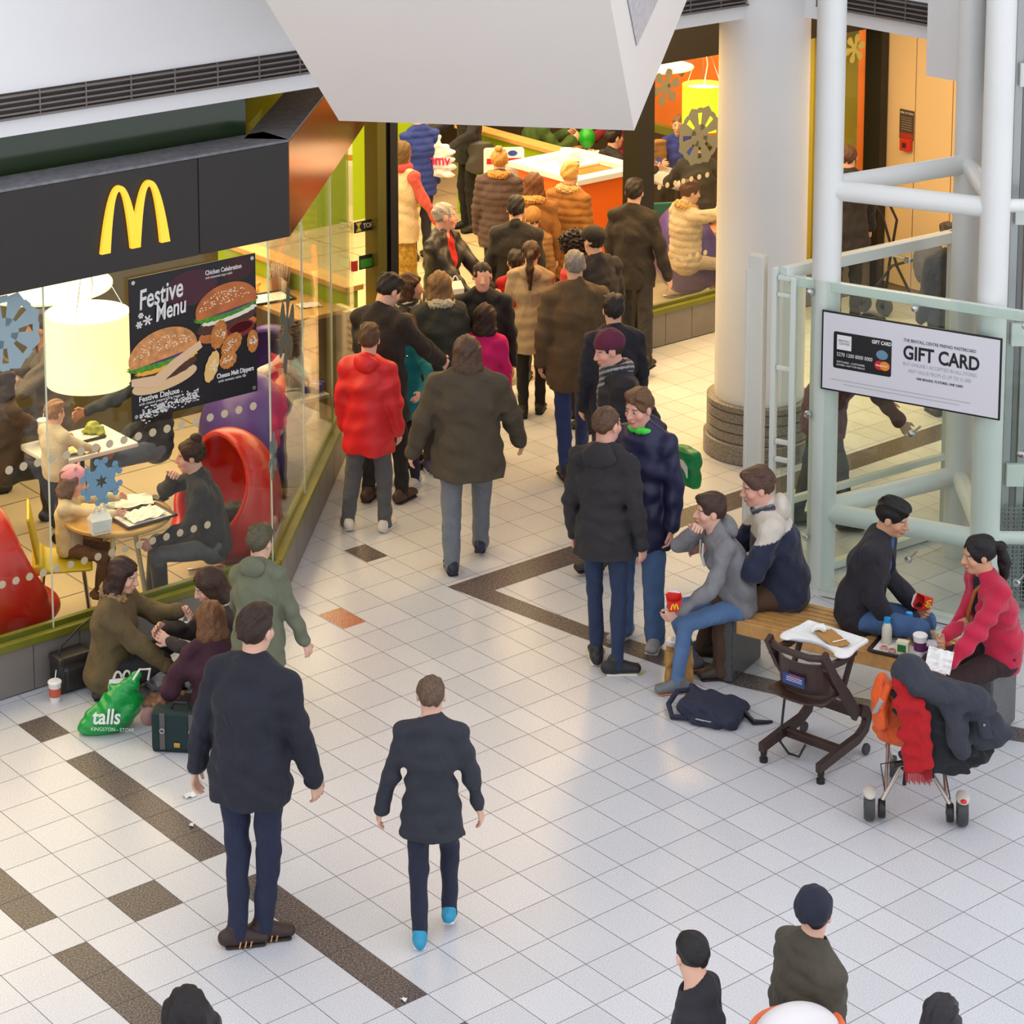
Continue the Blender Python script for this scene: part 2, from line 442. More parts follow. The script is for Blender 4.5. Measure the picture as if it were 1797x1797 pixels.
# low tiled wall, green sill, shop windows
TILE = mat('grey_wall_tile', s2l(120, 114, 108), .4, var=(4, .06)); JOINT = mat('wall_joint', s2l(62, 58, 54), .7)
def plinth(name, p, d, L, n, tile=.34):
    b = MB(); b.obox(p + d * (L / 2) + EZ * .16 - n * .06, d * (L / 2), n * .05, EZ * .16, 1)
    k = 0.
    while k < L - .01:
        e = min(k + tile, L)
        b.obox(p + d * ((k + e) / 2) + EZ * .165 - n * .005, d * ((e - k) / 2 - .003), n * .008, EZ * .155, 0); k += tile
    struct(b.build(name, [TILE, JOINT]))
def sill(name, p, d, L, n, mt=None):
    b = MB(); b.obox(p + d * (L / 2) + EZ * .345 - n * .03, d * (L / 2), n * .055, EZ * .025)
    b.obox(p + d * (L / 2) + EZ * .385 - n * .06, d * (L / 2), n * .02, EZ * .018)
    struct(b.build(name, mt or OLIVE, bevel=.003))
SEAM = mat('glass_edge', s2l(206, 214, 196), .25)
def window(name, p, d, L, n, z0, z1, seams, gm=None):
    b = MB(); b.obox(p + d * (L / 2) + EZ * ((z0 + z1) / 2), d * (L / 2), n * .005, EZ * ((z1 - z0) / 2), 0)
    for s_ in seams: b.obox(p + d * s_ + EZ * ((z0 + z1) / 2), d * .003, n * .007, EZ * ((z1 - z0) / 2), 1)
    o = b.build(name, [gm or GLASS, SEAM]); struct(o); return o
W1s = W(-6.3, -30); L1 = 26.7 * S
plinth('wall_left', W(-6.2, -30), EV, L1, EU); sill('trim_1', W(-6.2, -30), EV, L1 + .02, EU)
window('window_1', W1s, EV, L1, EU, .36, 2.72, [L1 - 5.75 * S, L1 - .01])
W2s = W(-6.3, -3.3)
plinth('wall_entrance', W2s + ND * .03, DD, LW2, ND); sill('trim_2', W2s + ND * .03, DD, LW2, ND)
window('window_2', W2s, DD, LW2, ND, .36, 2.72, [1.25, 2.55])
W3s = W(-15, 16.2); L3 = 10.8 * S
plinth('wall_right', W3s + EU * .03, EV, L3, EU); sill('trim_3', W3s + EU * .03, EV, L3, EU)
window('window_3', W3s, EV, L3, EU, .36, 2.72, [])
# door frame posts and header
GOLD = mat('bronze_door_frame', s2l(112, 104, 44), .3, .7); BLK = mat('black_frame', s2l(22, 20, 18), .4)
b = MB(); b.gbox(-15.3, -14.7, 6.05, 6.35, 0, 3.66, 0); b.gbox(-15.2, -14.8, 6.35, 6.5, 0, 3.66, 1); b.gbox(-15.3, -14.7, 6.5, 6.75, 0, 3.66, 1)
b.gbox(-15.2, -14.8, 6.75, 6.85, 0, 3.66, 0)
b.gbox(-15.3, -14.6, 15.85, 16.5, 0, 3.66, 1)
b.gbox(-15.2, -14.8, 6.8, 15.5, 2.75, 3.66, 1)
struct(b.build('door_1', [GOLD, BLK]))
b = MB(); fascia(b, W(-14.8, 16.0), EV, 11.0 * S, EU, .2, 2.7, 3.66); struct(b.build('trim_4', BLK))
b = MB(); b.gbox(-15.3, -14.6, 26.75, 27.1, 0, 3.66, 0); struct(b.build('trim_5', BLK))
# cream wall of the side hall
b = MB(); CREAM = mat('cream_wall_panel', s2l(214, 184, 140), .5, var=(1, .03))
b.gbox(-15, 6, 27.25, 27.6, 0, 3.66, 1)
for k in range(13): b.gbox(-15 + k * 1.55 + .02, -15 + (k + 1) * 1.55 - .02, 27.15, 27.27, 0.1, 3.66, 0)
struct(b.build('wall_back', [CREAM, mat('panel_joint', s2l(140, 112, 76), .7)]))
b = MB(); b.gbox(-46, -45.5, -32, 46, 0, 3.66); struct(b.build('wall_far', paint(126, 120, 40, .6)))
b = MB(); b.gbox(-46, -6.8, -31, -30.4, 0, 3.66); struct(b.build('wall_shop_left', paint(150, 120, 80, .6)))

# angled white pod hanging over the doorway
t = thing('overhang_pod', 'angular off-white pod jutting down over the shop doorway', 'overhang')
z0 = 3.85
P1, P2 = at(595, 212, z0), at(1113, 229, z0)
P4, P3 = at(222, -400, 6.2), at(997, -400, 6.2)
P5 = at_depth(1367, -400, 16.2); P6 = at_depth(330, -420, 16.6)
Q1 = P1 + Vector((.25, 1.6, 0)); 
b = MB()
vs_ = [P1, P2, P3, P4, P5, P6, Q1]
b.add(vs_, [(0, 1, 2, 3), (1, 4, 2), (0, 3, 5, 6), (0, 6, 1), (1, 6, 4), (2, 4, 5, 3), (6, 5, 4)])
POD = mat('pod_panel', s2l(232, 225, 219), .5, var=(.7, .015))
b.build('pod_shell', POD, t)
n5 = (P4 - P1).cross(P2 - P1)
nn = (P3 - P2).cross(P5 - P2).normalized()
if nn.y > 0: nn = -nn
b = MB(); tri = [at_plane(px, py, P2, nn) + nn * .004 for px, py in ((1098, -12), (1116, 80), (1158, -12))]
b.extrude(tri, nn * .004); b.build('pod_window', mat('streaked_window', s2l(178, 184, 196), .3, var=(30, .18)), t)

# round column
cc = Vector((2.54, 18.9, 0))
t = thing('column', 'thick round white column with ringed granite drum base', 'column', cc); t['kind'] = 'structure'
b = MB(); b.lathe([(.365, .45), (.365, 8.5)], n=64); b.build('column_shaft', WHITE, t, smooth=True)
b = MB(); GRC = granite('column_granite', (.20, .18, .165), (.07, .065, .06), (.34, .31, .28), 110, .35, vcol=False)
pr_ = []
z = 0.
for hh in (.165, .085, .085, .085, .06):
    r_ = .45 if z == 0 else .425
    pr_ += [(r_ - .012, z), (r_, z + .008), (r_, z + hh - .008), (r_ - .012, z + hh)]; z += hh
pr_ += [(.36, .478)]
b.lathe(pr_, n=64); b.build('granite_drum', GRC, t, smooth=True)

# lift tower: pipe frame
PW = mat('tower_white_paint', s2l(230, 232, 230), .38, var=(2, .02))
TA, TB, TC = Vector((2.612, 16.06, 0)), Vector((3.71, 16.7, 0)), Vector((3.64, 15.53, 0))
t = thing('lift_tower', 'white tubular steel frame of the lift shaft behind the bench', 'lift', TA)
def pipe(name, a, b_, r, parent, n=28):
    q = MB(); q.tube([a, b_], r, n); o = q.build(name, PW, parent, smooth=True); return o
for p_, r_ in ((TA, .1), (TB, .1), (TC, .1)):
    o = pipe('upright_pipe', p_ - TA, p_ - TA + EZ * 8.5, r_, t)
for z in (.61, 2.935, 5.2):
    pipe('ring_pipe', TA - TA + EZ * z, TB - TA + EZ * z, .07, t); pipe('ring_pipe', TA - TA + EZ * (z - .02), TC - TA + EZ * (z - .02), .07, t); pipe('ring_pipe', TB - TA + EZ * z, TC - TA + EZ * z, .06, t)
    pipe('ring_pipe', TC - TA + EZ * z, TC - TA + Vector((1.2, -.05, z)), .045, t)
# glass screen around the lift
G0 = Vector((2.31, 16.13, 0)); GFd = (Vector((3.79, 15.28, 0)) - Vector((2.367, 16.147, 0))).normalized(); GSd = (Vector((3.70, 17.77, 0)) - Vector((2.297, 16.82, 0))).normalized()
GFn = Vector((GFd.y, -GFd.x, 0));  GSn = Vector((-GSd.y, GSd.x, 0))
if GFn.y > 0: GFn = -GFn
if GSn.y < 0: GSn = -GSn
t = thing('lift_glass_screen', 'waist-to-head-high green tinted glass screen around the lift shaft', 'glass screen', G0)
t['label'] = 'pale green glass screen with white rails around the lift shaft'
def loc(p): return p - G0
b = MB(); b.obox(loc(G0 + GFd * 1.6 + EZ * 1.17), GFd * 1.58, GFn * .006, EZ * 1.12); b.build('front_pane', GREENGLASS, t)
b = MB(); b.obox(loc(G0 + GSd * .86 + GSn * .04 + EZ * 1.2), GSd * .84, GSn * .006, EZ * 1.14); b.build('side_pane', GREENGLASS, t)
PG = mat('mint_white_paint', s2l(220, 228, 222), .4)
def rail(p, q, r, name='rail'):
    m_ = MB(); d_ = (q - p); L_ = d_.length; d_.normalize(); s_ = d_.cross(EZ).normalized() if abs(d_.z) < .9 else GFd; u_ = s_.cross(d_)
    m_.obox((p + q) / 2 - G0, d_ * (L_ / 2), s_ * r[0], u_ * r[1]); return m_.build(name, PG, t, bevel=.004)
rail(G0 + GFd * .05 - GFn * .04 + EZ * 2.25, G0 + GFd * 3.2 - GFn * .04 + EZ * 2.25, (.022, .035))
rail(G0 + GFd * .05 - GFn * .03 + EZ * .04, G0 + GFd * 3.2 - GFn * .03 + EZ * .04, (.03, .03))
rail(G0 + GSd * .02 + EZ * 2.3, G0 + GSd * 1.7 + EZ * 2.3, (.035, .04)); rail(G0 + GSd * .02 + EZ * .04, G0 + GSd * 1.7 + EZ * .04, (.03, .03))
rail(G0 + GSd * .02 + EZ * .62, G0 + GSd * 1.7 + EZ * .62, (.02, .025))
rail(G0 + GSd * 1.7, G0 + GSd * 1.7 + EZ * 2.34, (.05, .03), 'post')
rail(G0 + GSd * 1.84, G0 + GSd * 1.84 + EZ * 2.34, (.02, .02), 'post')
# ladder post at the corner and the flat outer upright
rail(G0 + GFd * -.02 + GSn * .03, G0 + GFd * -.02 + GSn * .03 + EZ * 2.33, (.018, .03), 'post')
rail(G0 + GFd * .1, G0 + GFd * .1 + EZ * 2.28, (.018, .03), 'post')
for z in (.3, .95, 1.08, 1.62, 2.15, 2.27): rail(G0 + EZ * z - GFd * .02, G0 + GFd * .1 + EZ * z, (.02, .014), 'rung')
b = MB(); up0 = G0 + GFd * -.13 + GSn * .06
b.obox(loc(up0 + EZ * 1.2), GFd * .055, GFn * .04, EZ * 1.2); b.obox(loc(up0 - GFd * .06 + EZ * 1.15), GFd * .012, GFn * .055, EZ * 1.15)
b.build('flat_upright', mat('cream_white_paint', s2l(214, 214, 204), .45), t, bevel=.004)
def stud(p, n, L=.16):
    q = MB(); q.tube([p - G0, p - G0 - n * L], .008, 8); q.lathe([(0, .022), (.02, .018), (.026, .006), (.026, -.006), (.01, -.012), (0, -.012)], p - G0, 16, axis=n); q.build('glass_fixing', CHROME, t, smooth=True)
for s_ in (.22, .98, 1.74):
    for z in (2.2, 1.32, .42):
        stud(G0 + GFd * s_ + GFn * .01 + EZ * z, GFn)
for s_ in (.5, 1.2): stud(G0 + GSd * s_ - GSn * .01 + EZ * 2.2, -GSn)
# machinery column at the far right of the shaft
t2 = thing('lift_machinery', 'vertical steel lift guide rails with mesh screen at the right edge', 'lift machinery', TC + Vector((.28, .25, 0)))
STEEL = mat('galvanised_steel', s2l(168, 172, 172), .4, .6); 
b = MB()
for dx in (-.12, -.02, .1, .2): b.box((dx, -.03, 0), (dx + .05, .03, 8))
b.build('guide_rail', STEEL, t2)
b = MB(); b.box((.05, .1, 0), (.1, .16, 8)); b.box((-.06, .12, 0), (-.03, .16, 8)); b.build('dark_channel', DARKGREY, t2)
b = MB(); b.box((-.12, .5, 0), (1.2, .53, 8)); b.build('shaft_back', paint(150, 152, 152, .5), t2)
b = MB()
for k in range(24): b.box((-.12, -.06, .05 + k * .03), (.25, -.054, .056 + k * .03))
for k in range(14): b.box((-.12 + k * .03, -.06, .05), (-.114 + k * .03, -.054, .76))
b.build('mesh_screen', STEEL, t2)
for z in (.9, 1.9, 2.75, 3.7):
    b = MB(); b.box((-.1, -.07, z), (.02, -.03, z + .16)); b.build('bracket', PG, t2, bevel=.004)
    b = MB(); b.box((.12, -.07, z + .05), (.2, -.03, z + .13)); b.build('bracket', PG, t2, bevel=.004)
# ================================================================ people: implicit figures meshed by surface nets
def smin(a, b, k):
    if k <= 0: return np.minimum(a, b)
    h = np.maximum(k - np.abs(a - b), 0) / k
    return np.minimum(a, b) - h * h * k * .25
class Field:
    def __init__(s, h): s.h = h; s.ops = []; s.lo = np.full(3, 1e9); s.hi = np.full(3, -1e9); s.warp = None
    def _ad(s, lo, hi, fn, k, mode=0):
        lo = np.asarray(lo, float); hi = np.asarray(hi, float)
        if mode == 0: s.lo = np.minimum(s.lo, lo); s.hi = np.maximum(s.hi, hi)
        s.ops.append((lo - k - .02, hi + k + .02, fn, k, mode))
    def cone(s, a, b, ra, rb, k=.02, mode=0):
        a = np.asarray(a, float); b = np.asarray(b, float); d = b - a; dd = d @ d + 1e-12
        def fn(x, y, z):
            t = np.clip(((x - a[0]) * d[0] + (y - a[1]) * d[1] + (z - a[2]) * d[2]) / dd, 0, 1)
            return np.sqrt((x - a[0] - t * d[0]) ** 2 + (y - a[1] - t * d[1]) ** 2 + (z - a[2] - t * d[2]) ** 2) - (ra + (rb - ra) * t)
        r = max(ra, rb); s._ad(np.minimum(a, b) - r, np.maximum(a, b) + r, fn, k, mode)
    def ecap(s, a, b, side, wa, da, wb, db, k=.03, mode=0):
        """elliptical capsule: half-width w along side, half-depth d across"""
        a = np.asarray(a, float); b = np.asarray(b, float); d = b - a; dd = d @ d + 1e-12; sd = np.asarray(side, float); sd = sd / np.linalg.norm(sd)
        def fn(x, y, z):
            px, py, pz = x - a[0], y - a[1], z - a[2]
            t = np.clip((px * d[0] + py * d[1] + pz * d[2]) / dd, 0, 1)
            px, py, pz = px - t * d[0], py - t * d[1], pz - t * d[2]
            e = px * sd[0] + py * sd[1] + pz * sd[2]
            r2 = np.maximum(px * px + py * py + pz * pz - e * e, 0)
            w_ = wa + (wb - wa) * t; q = da + (db - da) * t
            return (np.sqrt((e / w_) ** 2 + r2 / q ** 2) - 1) * np.minimum(w_, q)
        r = max(wa, wb, da, db); s._ad(np.minimum(a, b) - r, np.maximum(a, b) + r, fn, k, mode)
    def ell(s, c, r, B=None, k=.02, mode=0):
        """ellipsoid, radii r along the columns of B"""
        c = np.asarray(c, float); r = np.asarray(r, float); B = np.eye(3) if B is None else B; m = r.min()
        def fn(x, y, z):
            px, py, pz = x - c[0], y - c[1], z - c[2]
            q = 0
            for i in range(3): q = q + ((px * B[0, i] + py * B[1, i] + pz * B[2, i]) / r[i]) ** 2
            return (np.sqrt(q) - 1) * m
        e = np.sqrt((B ** 2) @ (r ** 2)); s._ad(c - e, c + e, fn, k, mode)
    def rbox(s, c, hb, B=None, rr=.01, k=.01, mode=0):
        c = np.asarray(c, float); B = np.eye(3) if B is None else B; hb = np.asarray(hb, float)
        def fn(x, y, z):
            px, py, pz = x - c[0], y - c[1], z - c[2]; o = 0; mx = -1e9
            for i in range(3):
                q = np.abs(px * B[0, i] + py * B[1, i] + pz * B[2, i]) - (hb[i] - rr)
                o = o + np.maximum(q, 0) ** 2; mx = np.maximum(mx, q)
            return np.sqrt(o) + np.minimum(mx, 0) - rr
        e = np.abs(B) @ hb; s._ad(c - e, c + e, fn, k, mode)
    def plane(s, p, n):
        """cut away everything on the side n points to"""
        s.ops.append((None, None, (np.asarray(p, float), np.asarray(n, float) / np.linalg.norm(n)), 0, 2))
    def mesh(s):
        h = s.h; lo = s.lo - 3 * h; n = np.ceil((s.hi + 3 * h - lo) / h).astype(int) + 1
        ax = [(lo[i] + h * np.arange(n[i])).astype(np.float32) for i in range(3)]
        D = np.full(n, .25, np.float32)
        for a, b, fn, k, mode in s.ops:
            if mode == 2:
                p, nn = fn
                D = np.maximum(D, ((ax[0] - p[0]) * nn[0])[:, None, None] + ((ax[1] - p[1]) * nn[1])[None, :, None] + ((ax[2] - p[2]) * nn[2])[None, None, :]); continue
            i0 = np.clip(np.floor((a - lo) / h).astype(int), 0, n); i1 = np.clip(np.ceil((b - lo) / h).astype(int) + 1, 0, n)
            if (i1 <= i0).any(): continue
            sl = tuple(slice(i0[i], i1[i]) for i in range(3))
            x = ax[0][sl[0]][:, None, None]; y = ax[1][sl[1]][None, :, None]; z = ax[2][sl[2]][None, None, :]
            d = fn(x, y, z).astype(np.float32)
            if mode == 0: D[sl] = smin(D[sl], d, k)
            else: D[sl] = -smin(-D[sl], d, k)
        if s.warp is not None:
            m = np.abs(D) < 5 * h
            I = np.nonzero(m)
            D[I] += s.warp(ax[0][I[0]], ax[1][I[1]], ax[2][I[2]]).astype(np.float32)
        ins = D < 0
        c = [ins[i:n[0] - 1 + i, j:n[1] - 1 + j, k:n[2] - 1 + k] for i in (0, 1) for j in (0, 1) for k in (0, 1)]
        tot = sum(q.astype(np.int8) for q in c); act = (tot > 0) & (tot < 8)
        I = np.array(np.nonzero(act)).T
        if len(I) == 0: return np.zeros((0, 3)), np.zeros((0, 4), int)
        offs = np.array([(i, j, k) for i in (0, 1) for j in (0, 1) for k in (0, 1)])
        val = np.stack([D[I[:, 0] + o[0], I[:, 1] + o[1], I[:, 2] + o[2]] for o in offs], 1)
        acc = np.zeros((len(I), 3)); cnt = np.zeros(len(I))
        for p in range(8):
            for q in range(p + 1, 8):
                if np.abs(offs[p] - offs[q]).sum() != 1: continue
                va, vb = val[:, p], val[:, q]; m = (va < 0) != (vb < 0)
                t = np.where(m, va / np.where(m, va - vb, 1), 0)
                acc += m[:, None] * (offs[p] + t[:, None] * (offs[q] - offs[p])); cnt += m
        V = lo + h * (I + acc / cnt[:, None])
        idx = np.full(act.shape, -1, np.int32); idx[tuple(I.T)] = np.arange(len(I))
        F = []
        for a in range(3):
            b, c_ = (a + 1) % 3, (a + 2) % 3
            s0 = [slice(None)] * 3; s1 = [slice(None)] * 3; s0[a] = slice(0, -1); s1[a] = slice(1, None)
            e = ins[tuple(s0)] != ins[tuple(s1)]
            J = np.array(np.nonzero(e)).T
            J = J[(J[:, b] > 0) & (J[:, c_] > 0) & (J[:, b] < n[b] - 1) & (J[:, c_] < n[c_] - 1)]
            if not len(J): continue
            ub = np.zeros(3, int); ub[b] = 1; uc = np.zeros(3, int); uc[c_] = 1
            q = np.stack([idx[tuple((J - ub - uc).T)], idx[tuple((J - uc).T)], idx[tuple(J.T)], idx[tuple((J - ub).T)]], 1)
            fl = ~ins[tuple(J.T)]; q[fl] = q[fl][:, ::-1]
            F.append(q)
        return V, np.concatenate(F)
def np_mesh(name, V, F, mats, parent=None, vcol=None, smooth=True):
    me = bpy.data.meshes.new(name); n = len(F)
    me.vertices.add(len(V)); me.vertices.foreach_set('co', np.asarray(V, np.float32).ravel())
    me.loops.add(n * 4); me.loops.foreach_set('vertex_index', np.asarray(F, np.int32).ravel())
    me.polygons.add(n); me.polygons.foreach_set('loop_start', np.arange(0, n * 4, 4, dtype=np.int32))
    me.polygons.foreach_set('use_smooth', np.full(n, smooth))
    for m in (mats if isinstance(mats, (list, tuple)) else [mats]): me.materials.append(m)
    me.update(calc_edges=True)
    if vcol is not None:
        ca = me.color_attributes.new('Col', 'FLOAT_COLOR', 'POINT'); ca.data.foreach_set('color', np.asarray(vcol, np.float32).ravel())
    o = bpy.data.objects.new(name, me); COL.objects.link(o)
    if parent is not None: o.parent = parent
    return o
def field_obj(f, name, m, parent, colfn=None, loc=None):
    V, F = f.mesh()
    if not len(F): return None
    vc = None
    if colfn:
        vc = np.ones((len(V), 4)); vc[:, :3] = colfn(V)
    return np_mesh(name, V, F, m, parent, vc)

def folds(m, scale=7., strength=.42):
    n = m.node_tree.nodes; L = m.node_tree.links
    bp = [q for q in n if q.type == 'BUMP'][0]; tcn = [q for q in n if q.type == 'TEX_COORD'][0]
    mp = n.new('ShaderNodeMapping'); mp.inputs['Scale'].default_value = (1.3, 1.3, .8)
    x = n.new('ShaderNodeTexNoise'); x.inputs['Scale'].default_value = scale; x.inputs['Detail'].default_value = 2; x.inputs['Distortion'].default_value = .9
    L.new(tcn.outputs['Object'], mp.inputs[0]); L.new(mp.outputs[0], x.inputs['Vector'])
    b2 = n.new('ShaderNodeBump'); b2.inputs['Strength'].default_value = strength; b2.inputs['Distance'].default_value = .06
    L.new(x.outputs['Fac'], b2.inputs['Height']); L.new(b2.outputs[0], bp.inputs['Normal'])
def cloth(rgb, rough=.85, scale=60, bump=.25, var=.08, sheen=.03, name='cloth'):
    nm = '%s_%d_%d_%d_%d' % ((name,) + tuple(rgb) + (int(rough * 100),))
    new = nm not in MATS
    m = mat(nm, s2l(*rgb), rough, bump=(scale, bump), var=(9, var), sheen=sheen)
    if new: folds(m)
    return m
CLOTHV = mat('cloth_two_tone', (.5, .5, .5), .85, bump=(60, .25), vcol=True, sheen=.15); folds(CLOTHV)
SKINM = mat('skin', (.6, .4, .3), .5, vcol=True, sss=.12, spec=.35)
def hairmat(rgb): return mat('hair_%d_%d_%d' % rgb, s2l(*rgb), .5, bump=(90, .5), var=(70, .3), spec=.35)
def wrinkle(seed, amp, sc=1.):
    r = np.random.RandomState(seed); ks = []
    for i in range(7):
        d = r.normal(size=3); d[2] *= 1.3; d /= np.linalg.norm(d); ks.append((d * r.uniform(22, 70) / sc, r.uniform(0, 6.28), r.uniform(.4, 1)))
    def fn(x, y, z):
        o = 0
        wx = .02 * np.sin(19 * z + 3 * x); 
        for k, p, a in ks: o = o + a * np.sin(k[0] * (x + wx) + k[1] * (y + wx) + k[2] * z + p)
        return amp * o / 2.2
    return fn
def rotm(yaw=0, pitch=0, roll=0):
    """yaw left+, pitch nod down+, roll to the right+ ; degrees; frame x right, y forward, z up"""
    return np.array(Matrix.Rotation(R(yaw), 3, 'Z') @ Matrix.Rotation(R(-pitch), 3, 'X') @ Matrix.Rotation(R(roll), 3, 'Y'))
def ik(a, c, l1, l2, pole):
    a = np.asarray(a, float); c = np.asarray(c, float); d = c - a; L = np.linalg.norm(d)
    if L > (l1 + l2) * .998: d = d * ((l1 + l2) * .998 / L); L = np.linalg.norm(d); c = a + d
    x = (l1 * l1 - l2 * l2 + L * L) / (2 * L); hgt = math.sqrt(max(l1 * l1 - x * x, 0))
    u = d / L; p = np.asarray(pole, float); p = p - u * (p @ u); p = p / (np.linalg.norm(p) + 1e-9)
    return a + u * x + p * hgt, c

SKIN = {'fair': (222, 176, 152), 'pink': (224, 168, 148), 'asian': (206, 158, 126), 'brown': (134, 88, 62), 'tan': (186, 132, 100)}
def person(label, loc, face, H=1.72, skin='fair', hair=('short', (60, 42, 30)), top=None, legs=None, shoes=(40, 38, 36), head=(0, 0, 0), hl=None, hr=None,
           fl=None, fr=None, lean=0., side=0., twist=0., sit=None, hips=None, wide=1., hs=None, res=.009, group=None, curl=35, curlr=None, poleL=None, poleR=None, kneeL=None, kneeR=None, extra=None, seed=None, name='person', hat=None, fingers=True, tiptoe=0, beard=None, mouth=0):
    """face: compass angle of the facing direction in the plan (90 = away from the camera). All pose numbers are (right, forward, up) in body heights"""
    seed = seed if seed is not None else abs(hash_(label)) % 9973
    t = thing(name, label, 'person', loc, R(face - 90), group)
    h = H; k_ = H / 1.75
    V3 = lambda r, f_, u: np.array([r, f_, u], float) * h
    hipz = .53 * h if sit is None else sit + .055 * h
    hip = np.array([0, 0, hipz]) if hips is None else np.array(hips, float)
    Bt = rotm(twist, lean, side)
    up = Bt @ np.array([0, 0, 1.]); rt = Bt @ np.array([1., 0, 0]); fw = Bt @ np.array([0, 1., 0])
    waist = hip + np.array([0, 0, .05]) * h + up * .02 * h
    chest = waist + up * .135 * h; neck = chest + up * .118 * h
    shz = chest + up * .080 * h
    SW = .102 * wide
    shL = shz - rt * SW * h; shR = shz + rt * SW * h
    hs = hs or (.136 * h / .228 if h > 1.45 else (.155 if h > 1.2 else .175) * h / .228)
    Bh = rotm(twist * .6 + head[0], head[1] + lean * .4, head[2] + side * .3)
    hu = Bh @ np.array([0, 0, 1.]); hf = Bh @ np.array([0, 1., 0]); hx = Bh @ np.array([1., 0, 0])
    HC = neck + up * .030 * h + fw * .008 * h + hu * .105 * hs + hf * .015 * hs
    HP = lambda r, f_, u: HC + (hx * r + hf * f_ + hu * u) * hs
    UA, FA = .168 * h, .150 * h
    hl = hl or (-.15, .03, -1); hr = hr or (.15, .03, -1)
    Rw = Matrix.Rotation(-R(face - 90), 3, 'Z')
    def hand(p, sgn, sh):
        if isinstance(p, Vector): return np.array(Rw @ (p - Vector(loc)))   # a point of the place
        p = np.array(p, float)
        if p[2] == -1:  # hanging
            return sh + np.array([sgn * .035, p[1], 0]) * h + np.array([0, 0, -.312]) * h
        return np.array([p[0] * h, p[1] * h, p[2] * h if sit is None else hipz + p[2] * h])
    wL = hand(hl, -1, shL); wR = hand(hr, 1, shR)
    eL, wL = ik(shL, wL, UA, FA, poleL if poleL is not None else (-.5, -.9, -.35)); eR, wR = ik(shR, wR, UA, FA, poleR if poleR is not None else (.5, -.9, -.35))
    # legs
    TH, SHK = .245 * h, .242 * h
    jL = hip + np.array([-.052 * h * wide, 0, 0]); jR = hip + np.array([.052 * h * wide, 0, 0])
    fl = fl or ((-.055, 0, 0) if sit is None else (-.06, .26, 0)); fr = fr or ((.055, 0, 0) if sit is None else (.06, .26, 0))
    aL = np.array([fl[0] * h, fl[1] * h, fl[2] * h + .045 * h]); aR = np.array([fr[0] * h, fr[1] * h, fr[2] * h + .045 * h])
    kL, aL = ik(jL, aL, TH, SHK, kneeL or (-.1, 1, .3)); kR, aR = ik(jR, aR, TH, SHK, kneeR or (.1, 1, .3))
    sk = np.array(s2l(*SKIN[skin]))
    # ---- body
    f = Field(res); g = k_ * wide ** .5
    f.ecap(hip, waist, rt, .150 * g, .105 * g, .135 * g, .10 * g, .04)
    f.ecap(waist, chest, rt, .135 * g, .10 * g, .155 * g, .11 * g, .04)
    f.ecap(chest, shz, rt, .155 * g, .11 * g, .13 * g, .075 * g, .04)
    f.cone(shL, neck, .04 * k_, .05 * hs, .04); f.cone(shR, neck, .04 * k_, .05 * hs, .04); f.cone(neck, HP(0, -.018, -.06), .056 * hs, .054 * hs, .02)
    for sh, e, wr in ((shL, eL, wL), (shR, eR, wR)):
        f.cone(sh, e, .046 * k_, .037 * k_, .02); f.cone(e, wr, .038 * k_, .026 * k_, .015)
    for j, kn, an in ((jL, kL, aL), (jR, kR, aR)):
        f.cone(j, kn, .058 * k_, .040 * k_, .03); f.cone(kn, an, .040 * k_, .030 * k_, .02)
        f.cone(an, an + np.array([0, .05 * h, -.025 * h]), .03 * k_, .025 * k_, .02)
    # head
    f.ell(HP(0, -.012, .03), np.array([.073, .093, .086]) * hs, Bh, .02)
    f.ell(HP(0, .026, -.04), np.array([.056, .062, .076]) * hs, Bh, .03)
    f.ell(HP(0, .062, -.092), np.array([.026, .022, .018]) * hs, Bh, .02)
    if res < .0085:
        f.cone(HP(-.036, .074, .028), HP(.036, .074, .028), .0085 * hs, .0085 * hs, .015)
        for sg in (-1, 1):
            f.ell(HP(sg * .031, .098, .008), np.array([.017, .016, .012]) * hs, Bh, .014, 1)
            f.ell(HP(sg * .031, .076, .007), np.array([.0145, .0115, .0105]) * hs, Bh, .003)
            f.ell(HP(sg * .045, .055, -.025), np.array([.02, .022, .022]) * hs, Bh, .02)
        f.ell(HP(0, .089, -.056), np.array([.024, .012, .0075]) * hs, Bh, .006); f.ell(HP(0, .088, -.069), np.array([.019, .012, .007]) * hs, Bh, .006)
    f.cone(HP(0, .088, .012), HP(0, .108, -.026), .008 * hs, .0125 * hs, .012); f.ell(HP(0, .095, -.03), np.array([.019, .012, .009]) * hs, Bh, .008)
    for sg in (-1, 1): f.ell(HP(sg * .076, -.008, -.002), np.array([.009, .02, .031]) * hs, Bh, .008)
